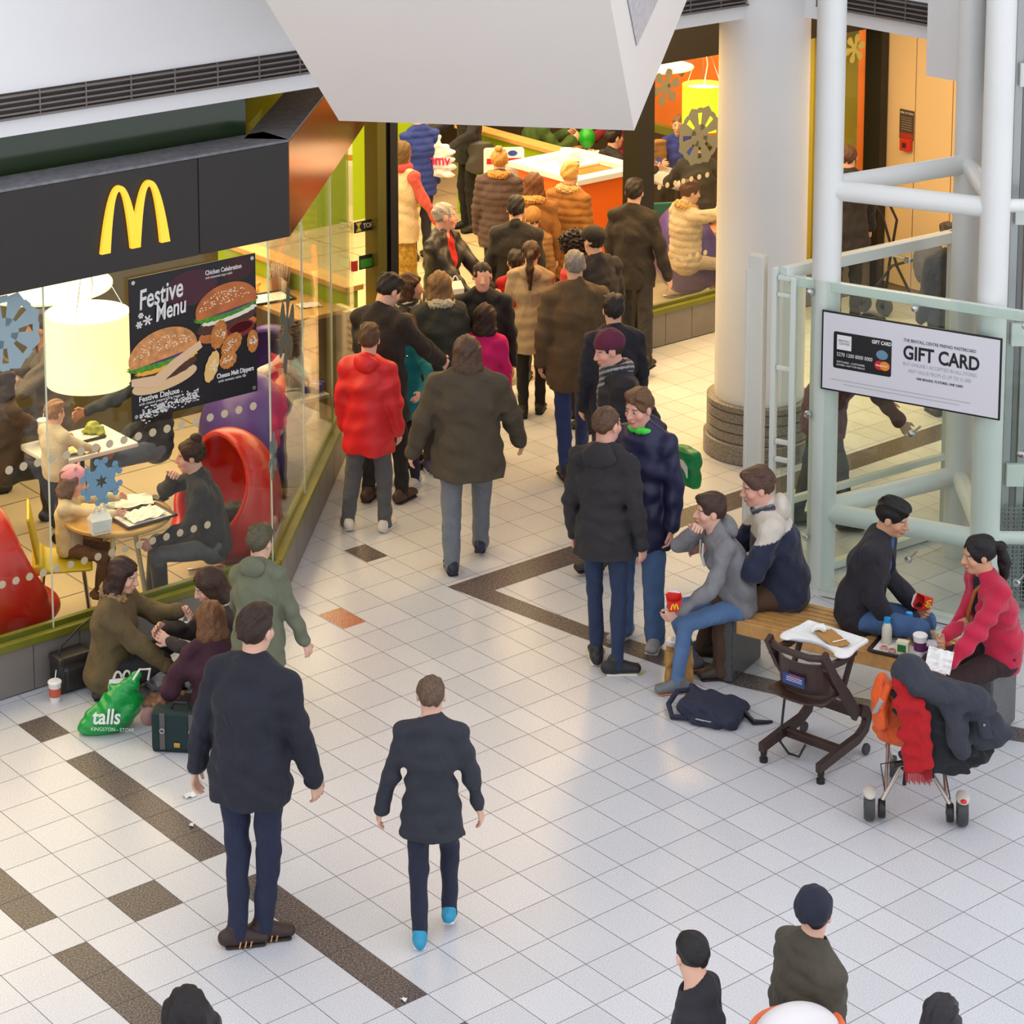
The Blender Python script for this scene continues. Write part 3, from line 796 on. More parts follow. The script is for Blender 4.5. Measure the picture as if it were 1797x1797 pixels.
    # hands
    for sg, e, wr, cu in ((-1, eL, wL, curl), (1, eR, wR, curlr if curlr is not None else curl)):
        d = wr - e; d /= np.linalg.norm(d)
        inn = np.array([-sg, .25, 0.]); inn = inn - d * (inn @ d); inn /= np.linalg.norm(inn)   # palm faces inwards
        sd = np.cross(d, inn)  # across the palm
        if sd @ np.array([0, 1., .3]) < 0: sd = -sd
        pc = wr + d * .05 * k_
        f.ecap(wr + d * .012 * k_, wr + d * .085 * k_, sd, .030 * k_, .016 * k_, .042 * k_, .014 * k_, .012)
        if fingers:
            for q, ln in ((1.5, .072), (.5, .082), (-.5, .076), (-1.5, .058)):
                p0 = wr + (d * .085 + sd * q * .0215) * k_
                a1 = R(cu * .7); p1 = p0 + (d * math.cos(a1) + inn * math.sin(a1)) * ln * .5 * k_
                a2 = R(cu * 1.7); p2 = p1 + (d * math.cos(a2) + inn * math.sin(a2)) * ln * .5 * k_
                rr = max(.0088 * k_, res * .8)
                f.cone(p0, p1, rr, rr, .004); f.cone(p1, p2, rr, rr * .85, .003)
            p0 = wr + (d * .03 + sd * .026) * k_; p1 = p0 + (d * .036 + sd * .03 + inn * .012) * k_; p2 = p1 + (d * .034 + sd * .004 + inn * .014) * k_
            rr = max(.0105 * k_, res * .85); f.cone(p0, p1, rr * 1.15, rr, .008); f.cone(p1, p2, rr, rr * .85, .004)
    def skincol(V):
        q = (V - HC) / hs; r_, f_, u = q @ hx, q @ hf, q @ hu
        c = np.tile(sk, (len(V), 1))
        hd = (np.abs(u) < .2) & (np.abs(r_) < .1) & (f_ > .03)
        def blend(m, col, a=1.): c[m] = c[m] * (1 - a) + np.array(col) * a
        blend(hd & (np.hypot((np.abs(r_) - .045) / .022, (u + .03) / .02) < 1), sk * np.array([1.06, .80, .78]), .6)
        if res < .0085:
            blend(hd & (f_ > .06) & (np.hypot(r_ / .026, (u + .062) / .0125) < 1), sk * np.array([.86, .52, .5]), .85)
            if not mouth: blend(hd & (f_ > .06) & (np.abs(r_) < .022) & (np.abs(u + .0625) < .0025), sk * .3, .7)
            ex = np.hypot((np.abs(r_) - .031) / .0155, (u - .007) / .0065)
            blend(hd & (f_ > .05) & (ex < 1.15), sk * .5, .35)
            blend(hd & (f_ > .05) & (ex < .95), (.50, .47, .45))
            blend(hd & (f_ > .05) & (np.hypot(np.abs(r_) - .031, u - .007) < .0072), (.03, .02, .015))
            hb = np.array(s2l(*hair[1])) if len(hair) > 1 else np.array([.05, .03, .02])
            blend(hd & (f_ > .05) & (np.abs(np.abs(r_) - .032) < .018) & (np.abs(u - .027 + .12 * (np.abs(r_) - .03) ** 2 * 40) < .0045), hb * .7 + sk * .1, .85)
        if beard: blend(hd & (u < -.035) & (u > -.11) & (np.hypot(r_ / .022, (u + .062) / .01) > 1), np.array(s2l(*beard)), .45)
        return c
    field_obj(f, 'body', SKINM, t, skincol)
    P = dict(t=t, HP=HP, Bh=Bh, hs=hs, h=h, k=k_, hip=hip, waist=waist, chest=chest, neck=neck, shz=shz, shL=shL, shR=shR, eL=eL, eR=eR, wL=wL, wR=wR, jL=jL, jR=jR, kL=kL, kR=kR, aL=aL, aR=aR, rt=rt, fw=fw, up=up, hx=hx, hf=hf, hu=hu, HC=HC, res=max(res, .009), g=g, seed=seed, sit=sit, Bt=Bt, wide=wide, face=face, loc=Vector(loc))
    if legs: do_legs(P, **legs)
    if top: do_top(P, **top)
    if shoes is not None and shoes is not False: do_shoes(P, shoes, fl, fr, tiptoe)
    do_hair(P, *hair)
    if hat: do_hat(P, *hat)
    if extra: extra(P)
    return P
def hash_(s):
    v = 7
    for c in s: v = (v * 131 + ord(c)) & 0xffffffff
    return v
def do_legs(P, col=(50, 52, 60), fit=1., cut=.06, skirt=None, mat_=None, name='trousers', flare=1., crop=None):
    h, k = P['h'], P['k']; f = Field(P['res']); g = P['g']
    up, rt = P['up'], P['rt']
    f.ecap(P['hip'] - np.array([0, 0, .02]) * h, P['waist'], rt, .155 * g, .115 * g, .14 * g, .105 * g, .04)
    if skirt:
        lo = (P['kL'] + P['kR']) / 2 if P['sit'] is not None else P['hip'] - np.array([0, 0, skirt]) * h
        if P['sit'] is not None:
            f.ecap(P['hip'], lo, rt, .16 * g, .1 * g, .16 * g, .085 * g, .05)
        else: f.ecap(P['hip'], lo, rt, .165 * g, .12 * g, .19 * g, .15 * g, .05); f.plane(lo, (0, 0, -1))
    else:
        for j, kn, an in ((P['jL'], P['kL'], P['aL']), (P['jR'], P['kR'], P['aR'])):
            d = an - kn; d = d / np.linalg.norm(d)
            f.cone(j, kn, .084 * k * fit, .062 * k * fit, .03); f.cone(kn, an + d * .012 * h, .062 * k * fit, .05 * k * fit * flare, .02)
    f.warp = wrinkle(P['seed'] + 1, .0045 * k)
    if not skirt and P['sit'] is None: f.plane((0, 0, .018 * h), (0, 0, -1))
    field_obj(f, name, mat_ or cloth(col, name='denim' if name == 'jeans' else 'cloth'), P['t'])
def do_top(P, col=(40, 42, 50), hem=.44, fit=1., sleeve=1., puff=0., hood=None, collar=True, col2=None, split=None, mat_=None, name='jacket', cuff=.985, flare=1., fur=None, amp=.009, bare=False, sleeves=True, neckline=None, opening=False):
    h, k, g = P['h'], P['k'], P['g']; f = Field(P['res']); rt, up, fw = P['rt'], P['up'], P['fw']
    W1, D1 = .162 * g * fit, .128 * g * fit
    f.ecap(P['waist'], P['chest'], rt, .155 * g * fit, .125 * g * fit, .168 * g * fit, .13 * g * fit, .05)
    f.ecap(P['chest'], P['shz'], rt, .168 * g * fit, .13 * g * fit, .15 * g * fit, .095 * g * fit, .05)
    q_ = 1 + (fit - 1) * .8 + (.0 if sleeves else -.08)
    f.cone(P['shL'] + up * .004 * h, P['neck'], .058 * k * q_, .066 * k * q_, .04); f.cone(P['shR'] + up * .004 * h, P['neck'], .058 * k * q_, .066 * k * q_, .04)
    hemz = hem * h
    if P['sit'] is None:
        lo = np.array([P['hip'][0], P['hip'][1], hemz - .02 * h])
        f.ecap(P['hip'], lo, rt, max(.176 * g * fit, .052 * h * P['wide'] + .092 * k) , .135 * g * fit, .17 * g * fit, .13 * g * fit, .05)
        f.ecap(P['waist'], lo, rt, .158 * g * fit, .125 * g * fit, max(.19 * g * fit, .18 * g + .01) * flare, .148 * g * fit * flare, .05)
    else:
        f.ecap(P['waist'], P['hip'] - up * .0 * h, rt, .158 * g * fit, .125 * g * fit, .172 * g * fit * flare, .14 * g * fit * flare, .05)
    if sleeves:
        for sh, e, wr in ((P['shL'], P['eL'], P['wL']), (P['shR'], P['eR'], P['wR'])):
            d = wr - e
            f.cone(sh - up * .004 * h, e, .058 * k * fit * sleeve, .056 * k * fit * sleeve, .035)
            f.cone(e, e + d * cuff, .056 * k * fit * sleeve, .044 * k * fit * sleeve, .02)
    if collar:
        n0 = P['neck']; f.cone(n0 - up * .03 * h, n0 + up * .012 * h - fw * .008 * h, .088 * k, .07 * k, .025)
        f.cone(n0 + up * .0 * h + fw * .015 * h, n0 + up * .07 * h + fw * .02 * h, .048 * k, .054 * k, .006, 1)
    if P['sit'] is None:
        f.plane((0, 0, hemz), (0, 0, -1))
    if opening:
        for q, w_ in ((P['chest'] + up * .03 * h, .035), (P['waist'], .05), (P['hip'] - np.array([0, 0, .06 * h]), .07)): f.ell(q + fw * .16 * g, np.array([w_ * k, .13 * g, .16 * h]), P['Bt'], .02, 1)
        f.cone(P['neck'] + fw * .1 * k, P['chest'] + fw * .17 * g, .05 * k, .04 * k, .02, 1)
    wr_ = wrinkle(P['seed'], amp * k)
    if puff:
        def warp(x, y, z): return wr_(x, y, z) * .5 - puff * np.abs(np.sin(z * math.pi / (.075 * k)))
        f.warp = warp
    else: f.warp = wr_
    cf = None; m = mat_ or cloth(col)
    if col2 is not None:
        c1, c2 = np.array(s2l(*col)), np.array(s2l(*col2)); m = CLOTHV; base = P['waist']
        def cf(V):
            zz = (V - base) @ up / h
            return np.where((zz > split)[:, None], c2, c1)
    P['top'] = to = field_obj(f, name, m, P['t'], cf)
    if hood:
        q = Field(P['res']); n0 = P['neck']
        if hood == 'up':
            q.ell(P['HP'](0, -.02, .03), np.array([.1, .115, .12]) * P['hs'], P['Bh'], .02); q.cone(P['HP'](0, -.03, -.05), n0, .095 * P['hs'], .085 * k, .03)
            q.ell(P['HP'](0, .1, -.01), np.array([.07, .07, .095]) * P['hs'], P['Bh'], .01, 1)
            q.ell(P['HP'](0, -.0, .02), np.array([.085, .1, .1]) * P['hs'], P['Bh'], .01, 1)
        else:
            q.ell(n0 - fw * .055 * h + up * .0 * h, np.array([.115, .055, .085]) * k, P['Bt'], .02)
            q.cone(n0 - rt * .05 * h + fw * .01 * h, n0 - fw * .05 * h, .035 * k, .05 * k, .03); q.cone(n0 + rt * .05 * h + fw * .01 * h, n0 - fw * .05 * h, .035 * k, .05 * k, .03)
            q.cone(n0 + up * .02 * h, n0 + up * .1 * h + fw * .02 * h, .05 * k, .066 * k, .01, 1)
        q.warp = wrinkle(P['seed'] + 5, .005)
        hc = hood if isinstance(hood, tuple) else None
        field_obj(q, 'hood', cloth(hc) if hc else (m if cf is None else cloth(col2)), to)
    if fur:
        q = Field(P['res']); n0 = P['neck'] + up * .012 * h; N = 14
        pts = [n0 + (rt * math.sin(a) * .088 - fw * math.cos(a) * .088 - up * .02 * math.cos(a) * -1) * k for a in np.linspace(-2.3, 2.3, N)]
        for a, b in zip(pts[:-1], pts[1:]): q.cone(a, b, .034 * k, .034 * k, .02)
        r = np.random.RandomState(3); kk = r.normal(size=(6, 3)) * 130
        q.warp = lambda x, y, z: .008 * sum(np.sin(a[0] * x + a[1] * y + a[2] * z) for a in kk) / 2
        field_obj(q, 'fur_trim', hairmat(fur), to)
def do_shoes(P, col, fl, fr, tip):
    h, k = P['h'], P['k']
    c1, c2 = (col if isinstance(col[0], tuple) else (col, tuple(int(x * .6) for x in col)))
    for sg, an, kn, yaw in ((-1, P['aL'], P['kL'], fl[3] if len(fl) > 3 else 8), (1, P['aR'], P['kR'], fr[3] if len(fr) > 3 else -8)):
        f = Field(.007 if P['res'] < .01 else .010)
        pitch = (fl if sg < 0 else fr)[4] if len(fl if sg < 0 else fr) > 4 else 0
        B = rotm(yaw, pitch)
        x, y, z = B[:, 0], B[:, 1], B[:, 2]; o = an - z * .045 * h
        w_ = .048 * k; L = .075 * h
        f.ecap(o - y * .035 * h + z * .028 * h, o + y * .075 * h + z * .022 * h, x, .040 * k, .044 * k, .046 * k, .03 * k, .02)
        f.cone(o - y * .012 * h + z * .03 * h, o - y * .008 * h + z * .055 * h, .043 * k, .045 * k, .02); f.cone(o + z * .045 * h, o + y * .05 * h + z * .028 * h, .036 * k, .026 * k, .02)
        f.plane(o + z * .004, -z)
        so = field_obj(f, 'shoe', mat('shoe_%d_%d_%d' % c1, s2l(*c1), .55), P['t']); P['shoe%d' % sg] = so
        q = Field(.007 if P['res'] < .01 else .010)
        q.ecap(o - y * .034 * h + z * .006, o + y * .074 * h + z * .006, x, .042 * k, .012 * k, .047 * k, .012 * k, .01); q.plane(o, -z)
        field_obj(q, 'shoe_sole', mat('sole_%d_%d_%d' % c2, s2l(*c2), .7), so)
def do_hair(P, style='short', rgb=(50, 36, 28), L=.18, *a):
    if style in ('none',): return
    HP, B, s = P['HP'], P['Bh'], P['hs']; f = Field(max(P['res'] * .8, .0075)); m = hairmat(rgb)
    vol = {'short': 1., 'crop': .955, 'bald': .94, 'afro': 1.45}.get(style, 1.03)
    f.ell(HP(0, -.017, .036), np.array([.083, .102, .094]) * s * vol, B, .02)
    if style == 'short':
        f.ell(HP(0, .05, .095), np.array([.055, .045, .03]) * s, B, .03); f.ell(HP(.01, -.02, .108), np.array([.06, .06, .025]) * s, B, .02)
    if style in ('long', 'wavy'):
        n = 6; hu, hf, hx = P['hu'], P['hf'], P['hx']
        for xx in (-.055, -.03, 0, .03, .055):
            yy = -.06 + abs(xx) * .5
            p0 = HP(xx, yy, .02); p1 = HP(xx * 1.25, yy - .02, -.10); p2 = p1 + np.array([0, 0, -1.]) * L * .6 * s / .95 - P['fw'] * .01
            f.cone(p0, p1, .042 * s, .04 * s, .03); f.cone(p1, p2, .04 * s, .024 * s, .03)
        for sg in (-1, 1):
            f.cone(HP(sg * .07, .02, .05), HP(sg * .08, .01, -.11), .025 * s, .024 * s, .03)
    # clear the face
    if style == 'afro':
        f.ell(HP(0, .085, -.03), np.array([.07, .09, .08]) * s, B, .02, 1)
        r = np.random.RandomState(5); kk = r.normal(size=(8, 3)) * 95
        f.warp = lambda x, y, z: .013 * sum(np.sin(c[0] * x + c[1] * y + c[2] * z) for c in kk) / 2.5
    else:
        f.ell(HP(0, .098, -.022), np.array([.082, .062, .088]) * s, B, .01, 1)
        if style in ('short', 'crop', 'bald'):
            f.ell(HP(0, .03, -.105), np.array([.2, .085, .10]) * s, B, .01, 1)
            f.plane(HP(0, 0, -.062), -P['hu'])
            for sg in (-1, 1): f.ell(HP(sg * .085, -.0, -.012), np.array([.03, .026, .036]) * s, B, .005, 1)
        else:
            if style in ('pony', 'bun'): 
                f.ell(HP(0, .02, -.12), np.array([.2, .085, .085]) * s, B, .01, 1); f.plane(HP(0, 0, -.08), -P['hu'])
        r = np.random.RandomState(4); kk = r.normal(size=(5, 3)) * np.array([150, 60, 60])
        f.warp = lambda x, y, z: .0035 * sum(np.sin(c[0] * x + c[1] * y + c[2] * z) for c in kk) / 2
    ho = field_obj(f, 'hair', m, P['t'])
    if style == 'pony':
        q = Field(P['res']); p0 = HP(0, -.105, .05); p1 = HP(0, -.15, .02); p2 = p1 + np.array([0, 0, -.12]) * s - P['fw'] * .03; p3 = p2 + np.array([0, 0, -L])
        q.ell(p0, np.array([.022, .022, .022]) * s, B, .01); q.cone(p0, p1, .022 * s, .032 * s, .02); q.cone(p1, p2, .034 * s, .038 * s, .02); q.cone(p2, p3, .036 * s, .014 * s, .02)
        q.warp = f.warp; field_obj(q, 'ponytail', m, ho)
    if style == 'bun':
        q = Field(P['res'] * .9); q.ell(HP(0, -.06, .135), np.array([.042, .042, .036]) * s, B, .01); q.warp = f.warp; field_obj(q, 'hair_bun', m, ho)
def do_hat(P, kind, rgb, rgb2=None):
    HP, B, s = P['HP'], P['Bh'], P['hs']; f = Field(P['res'])
    m = cloth(rgb)
    if kind == 'beanie':
        f.ell(HP(0, -.02, .055), np.array([.093, .112, .10]) * s, B, .02); f.plane(HP(0, .0, .028), -P['hu'] + P['hf'] * .25); f.warp = wrinkle(3, .003, .4)
        field_obj(f, 'beanie', m, P['t'])
    elif kind == 'cap':
        f.ell(HP(0, -.01, .06), np.array([.094, .118, .075]) * s, B, .02); f.ell(HP(0, .08, .045), np.array([.075, .06, .016]) * s, B, .01); f.plane(HP(0, 0, .035), -P['hu'])
        field_obj(f, 'flat_cap', m, P['t'])
    elif kind == 'helmet':
        f.ell(HP(0, -.01, .045), np.array([.096, .113, .098]) * s, B, .02); f.plane(HP(0, 0, .02), -P['hu'])
        for sg in (-1, 1): f.ell(HP(sg * .05, 0, .135), np.array([.02, .012, .022]) * s, B, .006)
        field_obj(f, 'pink_hat', m, P['t'])
    elif kind == 'scarfhead':
        f.ell(HP(0, -.02, .04), np.array([.092, .11, .105]) * s, B, .02); f.cone(HP(0, -.04, -.03), P['neck'], .075 * s, .08 * s, .03); f.ell(HP(0, .09, -.02), np.array([.066, .06, .085]) * s, B, .01, 1)
        f.warp = wrinkle(3, .005, .5); field_obj(f, 'headscarf', m, P['t'])
def scarf(P, rgb, stripes=None, r=.042, drop=.18):
    f = Field(P['res']); n0 = P['neck'] + P['up'] * .012 * P['h']; k = P['k']
    pts = [n0 + (P['rt'] * math.sin(a) - P['fw'] * math.cos(a)) * .078 * k for a in np.linspace(0, 2 * math.pi, 13)]
    for a, b in zip(pts[:-1], pts[1:]): f.cone(a, b, r * k, r * k, .01)
    if drop:
        a = n0 + P['fw'] * .1 * k + P['rt'] * .02; f.ecap(a, a + (-P['up'] * drop + P['fw'] * .03) * P['h'], P['rt'], .05 * k, .02 * k, .06 * k, .02 * k, .02)
    f.warp = wrinkle(P['seed'] + 9, .004)
    cf = None; m = cloth(rgb)
    if stripes:
        c1, c2 = np.array(s2l(*rgb)), np.array(s2l(*stripes)); m = CLOTHV
        def cf(V): return np.where((np.sin((V @ (P['up'] * 1.0 + P['rt'] * .5)) * 150) > .3)[:, None], c2, c1)
    return field_obj(f, 'scarf', m, P['t'], cf)
def plain_part(P, name, pts, r, m, side=None):
    q = MB(); q.tube(pts, r, 8); return q.build(name, m, P['t'], smooth=True)
# ================================================================ furniture and things inside the shop
WOOD = mat('oak_top', s2l(206, 160, 92), .35, bump=(30, .05), var=(8, .08))
LIME = mat('lime_panel', s2l(150, 180, 20), .45, var=(2, .04))
REDL = mat('red_leather', s2l(196, 34, 20), .32, bump=(40, .04), coat=.15)
PURPLE = mat('purple_leather', s2l(86, 62, 140), .35, bump=(40, .04), coat=.1)
YELP = mat('yellow_shell', s2l(200, 176, 30), .4); TEAL = mat('teal_shell', s2l(20, 110, 100), .4); SALM = mat('salmon_shell', s2l(226, 150, 110), .45)
WHT = mat('white_plastic', s2l(232, 232, 230), .35); STL = CHROME
BLKP = mat('black_plastic', s2l(24, 23, 24), .4); DKBR = mat('dark_brown_plastic', s2l(52, 30, 28), .4)
def hd0(px, py, z): p = at(px, py, z); return Vector((p.x, p.y, 0))
def ang(d): return R(d - 90)
def egg_chair(label, loc, face, m, sc=1., group=None):
    t = thing('egg_chair', label, 'chair', loc, ang(face), group); t.scale = (sc, sc, sc)
    f = Field(.014)
    f.ell((0, -.04, .58), (.40, .36, .50), None, .01)
    f.ell((-.31, .02, .52), (.10, .2, .24), None, .08); f.ell((.31, .02, .52), (.10, .2, .24), None, .08)
    f.ell((0, .16, .32), (.33, .26, .12), None, .08)
    f.ell((0, .03, .62), (.335, .335, .40), None, .03, 1); f.ell((0, .42, .90), (.7, .40, .50), None, .05, 1); f.ell((0, .36, .60), (.30, .5, .21), None, .04, 1)
    field_obj(f, 'shell', m, t)
    f = Field(.014); f.ell((0, .10, .36), (.28, .28, .075), None, .01); field_obj(f, 'seat_cushion', m, t)
    b = MB(); b.tube([(0, 0, .03), (0, 0, .2)], .03, 12)
    for k in range(4):
        a = R(45 + 90 * k); b.tube([(0, 0, .05), (.28 * math.cos(a), .28 * math.sin(a), .025)], [.022, .014], 8)
    b.build('swivel_base', STL, t, smooth=True)
    return t
def shell_chair(label, loc, face, m, group=None, name='shell_chair', sc=1.):
    t = thing(name, label, 'chair', loc, ang(face), group); t.scale = (sc,) * 3
    f = Field(.012); f.rbox((0, 0, .44), (.21, .20, .012), None, .01, .01); f.rbox((0, -.20, .66), (.20, .012, .17), rotm(0, -10), .01, .12); field_obj(f, 'seat_shell', m, t)
    for x in (-.17, .17):
        for y in (-.16, .16):
            b = MB(); b.tube([(x * .8, y * .8, .43), (x * 1.1, y * 1.1, 0)], .011, 8); b.build('leg', STL, t, smooth=True)
    return t
def round_table(label, loc, r, h=.74):
    t = thing('round_table', label, 'table', loc)
    b = MB(); b.lathe([(0, h - .035), (r - .01, h - .035), (r, h - .025), (r, h - .008), (r - .008, h), (0, h)], n=48); b.build('table_top', WOOD, t, smooth=True)
    for k in range(3):
        a = R(20 + 120 * k); b = MB(); b.tube([(.1 * math.cos(a), .1 * math.sin(a), h - .03), (.2 * math.cos(a), .2 * math.sin(a), 0)], .017, 10); b.build('leg', mat('cream_leg', s2l(232, 214, 160), .4), t, smooth=True)
    return t
def box_table(label, c, X, Y, h, top, th=.035, name='table', legm=None):
    t = thing(name, label, 'table', (c.x, c.y, 0)); X, Y = Vector(X), Vector(Y)
    b = MB(); b.obox((0, 0, h - th / 2), X, Y, (0, 0, th / 2)); b.build('table_top', top, t, bevel=.008)
    b = MB(); b.tube([(0, 0, .02), (0, 0, h - th)], .04, 14); b.lathe([(0, 0), (.22, 0), (.22, .015), (.04, .03)], n=24); b.build('pedestal', legm or BLKP, t, smooth=True)
    return t
TPTH = mat('tray_liner', s2l(236, 232, 222), .7, var=(25, .06))
def tray(label, loc, rz, w=.40, d=.29, m=None, name='tray'):
    t = thing(name, label, 'tray', loc, rz)
    f = Field(.007); f.rbox((0, 0, .011), (w / 2, d / 2, .011), None, .01, .01); f.rbox((0, 0, .022), (w / 2 - .014, d / 2 - .014, .013), None, .01, .004, 1); field_obj(f, 'tray_body', m or DKBR, t)
    b = MB(); b.box((-w / 2 + .03, -d / 2 + .03, .0095), (w / 2 - .03, d / 2 - .03, .0105)); b.build('paper_liner', TPTH, t)
    return t
def cup(label, loc, h=.14, r=.042, col=(228, 226, 222), lid=(238, 238, 236), straw=True, band=None, name='paper_cup', tilt=(0, 0)):
    t = thing(name, label, 'cup', loc); t.rotation_euler = (R(tilt[0]), R(tilt[1]), .4)
    b = MB(); b.lathe([(0, 0), (r * .72, 0), (r * .95, h), (0, h)], n=24); b.build('cup_body', mat('cup_%d_%d_%d' % col, s2l(*col), .5), t, smooth=True)
    if lid:
        b = MB(); b.lathe([(r, h - .004), (r * 1.03, h + .006), (r * .9, h + .012), (0, h + .012)], n=24); b.build('cup_lid', mat('lid_%d_%d_%d' % lid, s2l(*lid), .3), t, smooth=True)
    if band:
        b = MB(); b.lathe([(r * .80 + .0008, h * .3), (r * .90 + .0008, h * .75)], n=24); b.build('cup_print', mat('print_%d_%d_%d' % band, s2l(*band), .5), t, smooth=True)
    if straw:
        b = MB(); b.tube([(0, 0, h), (.012, 0, h + .08)], .0035, 8); b.build('straw', WHT, t, smooth=True)
    return t
def box_thing(name, label, cat, loc, rz, size, col, face=None, group=None):
    t = thing(name, label, cat, loc, rz, group); w, d, h = size
    b = MB(); b.box((-w / 2, -d / 2, 0), (w / 2, d / 2, h)); b.build('box_body', mat('card_%d_%d_%d' % col, s2l(*col), .6), t, bevel=.002)
    if face:
        b = MB(); b.box((-w * .36, -d / 2 - .001, h * .25), (w * .36, -d / 2, h * .8)); b.build('printed_panel', mat('card_%d_%d_%d' % face, s2l(*face), .6), t)
    return t
def heap(name, label, cat, loc, r, m, seed=1, amp=.012, res=.008, rz=0.):
    """crumpled soft lump; r = radii"""
    t = thing(name, label, cat, loc, rz)
    f = Field(res); f.ell((0, 0, r[2] * .6), r, None, .01); f.plane((0, 0, .002), (0, 0, -1)); f.warp = wrinkle(seed, amp, .55); o = field_obj(f, 'crumple', m, t)
    return t
def sheet(name, label, cat, loc, rz, w, d, m, amp=.006, seed=1, n=8, lift=.004):
    rnd = random.Random(seed); b = MB(); vs_ = []
    for j in range(n + 1):
        for i in range(n + 1): vs_.append((-w / 2 + w * i / n, -d / 2 + d * j / n, lift + rnd.random() * amp))
    b.add(vs_, [(j * (n + 1) + i, j * (n + 1) + i + 1, (j + 1) * (n + 1) + i + 1, (j + 1) * (n + 1) + i) for j in range(n) for i in range(n)])
    o = b.build(name, m); o.location = loc; o.rotation_euler = (0, 0, rz)
    md = o.modifiers.new('t', 'SOLIDIFY'); md.thickness = .0015
    return tag(o, label, cat)

egg_chair('red leather egg chair holding the woman with the hair bun', W(-8.75, -3.0), 222, REDL)
egg_chair('red leather egg chair seen from behind at the left edge of the window', W(-8.3, -9.3), 35, REDL, .97)
egg_chair('purple leather egg chair turned away behind the festive menu poster', W(-12.1, .05), 62, PURPLE, 1.0)
egg_chair('purple high-backed chair behind the curly-haired girl', W(-15.3, 2.75), -118, PURPLE, .95)
round_table('round oak table laid with food in front of the hair-bun woman', W(-8.35, -6.2), .37)
box_table('white rectangular table with trays behind the child in the pink hat', W(-12.9, -4.6), EV * .36, EU * .26, .74, WHT)
box_table('white cloth-topped table in front of the curly-haired girl', W(-13.0, 1.7), EV * .25, EU * .25, .72, WHT)
box_table('pale oak table at the far left behind the lamp', W(-15.8, -7.2), EV * .5, EU * .35, .74, WOOD)
shell_chair('yellow plastic shell chair under the child in the pink hat', hd0(106, 826, 1.08), 10, YELP)
b = MB(); p0, p1 = W(-23.2, 6.35), W(-16.5, 6.35)
struct(MB().gbox(-19.2, -18.8, -30, 3.4, 0, 1.75).build('wall_divider', mat('olive_divider', s2l(92, 84, 48), .6, var=(3, .1))))
t = thing('partition', 'lime green partition with oak cap inside the left window', 'partition', W(-19.5, 6.35))
def relg(t, mb_fn, name, m, bevel=0, smooth=False):
    b = MB(); mb_fn(b); o = b.build(name, m, None, smooth=smooth, bevel=bevel)
    bpy.context.view_layer.update(); o.parent = t; o.matrix_parent_inverse = t.matrix_basis.inverted(); return o
relg(t, lambda b: b.gbox(-25, -16.3, 6.15, 6.5, 0, 1.06), 'lime_board', LIME); relg(t, lambda b: b.gbox(-25, -16.2, 6.0, 6.65, 1.06, 1.11), 'oak_cap', WOOD, .006)
t = thing('counter', 'oak wall counter with trays beside the lime partition', 'counter', W(-19, 5.3))
relg(t, lambda b: b.gbox(-22, -16.4, 4.5, 6.14, .86, .90), 'counter_top', WOOD, .005); relg(t, lambda b: b.gbox(-22, -16.6, 5.9, 6.14, 0, .86), 'counter_panel', mat('brown_panel', s2l(96, 70, 40), .5))
t = thing('partition', 'lime green partition with oak cap behind the orange litter bin', 'partition', W(-27, 22.5))
relg(t, lambda b: b.gbox(-31.5, -24.2, 22.35, 22.7, 0, 1.0), 'lime_board', LIME); relg(t, lambda b: b.gbox(-31.5, -24.1, 22.2, 22.85, 1.0, 1.05), 'oak_cap', WOOD, .006)
t = thing('lime_screen', 'tall lime green wall panel behind the woman with the white shopping bag', 'screen', W(-33, 20))
relg(t, lambda b: b.gbox(-33.5, -33.1, 16.2, 22.2, 0, 2.4), 'lime_board', LIME)
# litter bin unit: orange body, white square rim
t = thing('litter_bin_unit', 'orange litter bin unit with white square rim in the doorway', 'bin', W(-22.5, 20.4))
OR = mat('orange_laminate', s2l(240, 110, 20), .4)
relg(t, lambda b: b.gbox(-24.0, -20.9, 19.0, 21.75, 0, 1.12), 'bin_body', OR, .01)
relg(t, lambda b: (b.gbox(-24.3, -23.7, 18.8, 21.95, 1.12, 1.18), b.gbox(-21.2, -20.7, 18.8, 21.95, 1.12, 1.18), b.gbox(-23.7, -21.2, 18.8, 19.35, 1.12, 1.18), b.gbox(-23.7, -21.2, 21.4, 21.95, 1.12, 1.18), b.gbox(-23.7, -22.5, 19.35, 21.4, 1.12, 1.15)), 'white_rim', WHT, .006)
heap('paper_heap', 'heap of crumpled white wrappers on the orange bin unit', 'paper', W(-23.2, 20.6, 1.15), (.12, .1, .09), WHT, 2)
# information board
t = thing('information_board', 'white information board with small print beside the lime partition', 'sign', W(-24.0, 19.0)); m = frame(W(-25.0, 18.3, .45), (EV * .8 + EU * .5)); 
for nm, pts, mm, y in (('board', rect_pts(0, 0, .42, .85, .03), WHT, -.02), ('red_stripe', rect_pts(.03, .68, .39, .74), paint(190, 30, 30), -.022), ('blue_marks', disc_pts(.30, .79, .05, .03), paint(30, 60, 150), -.022), ('print_block', rect_pts(.05, .2, .37, .62), paint(206, 208, 206), -.022)):
    bb_ = MB(); bb_.extrude([(p[0], y, p[1]) for p in pts], (0, .02 if nm == 'board' else .001, 0)); o = bb_.build(nm, mm); o.matrix_world = m; bpy.context.view_layer.update(); o.parent = t; o.matrix_parent_inverse = t.matrix_basis.inverted()
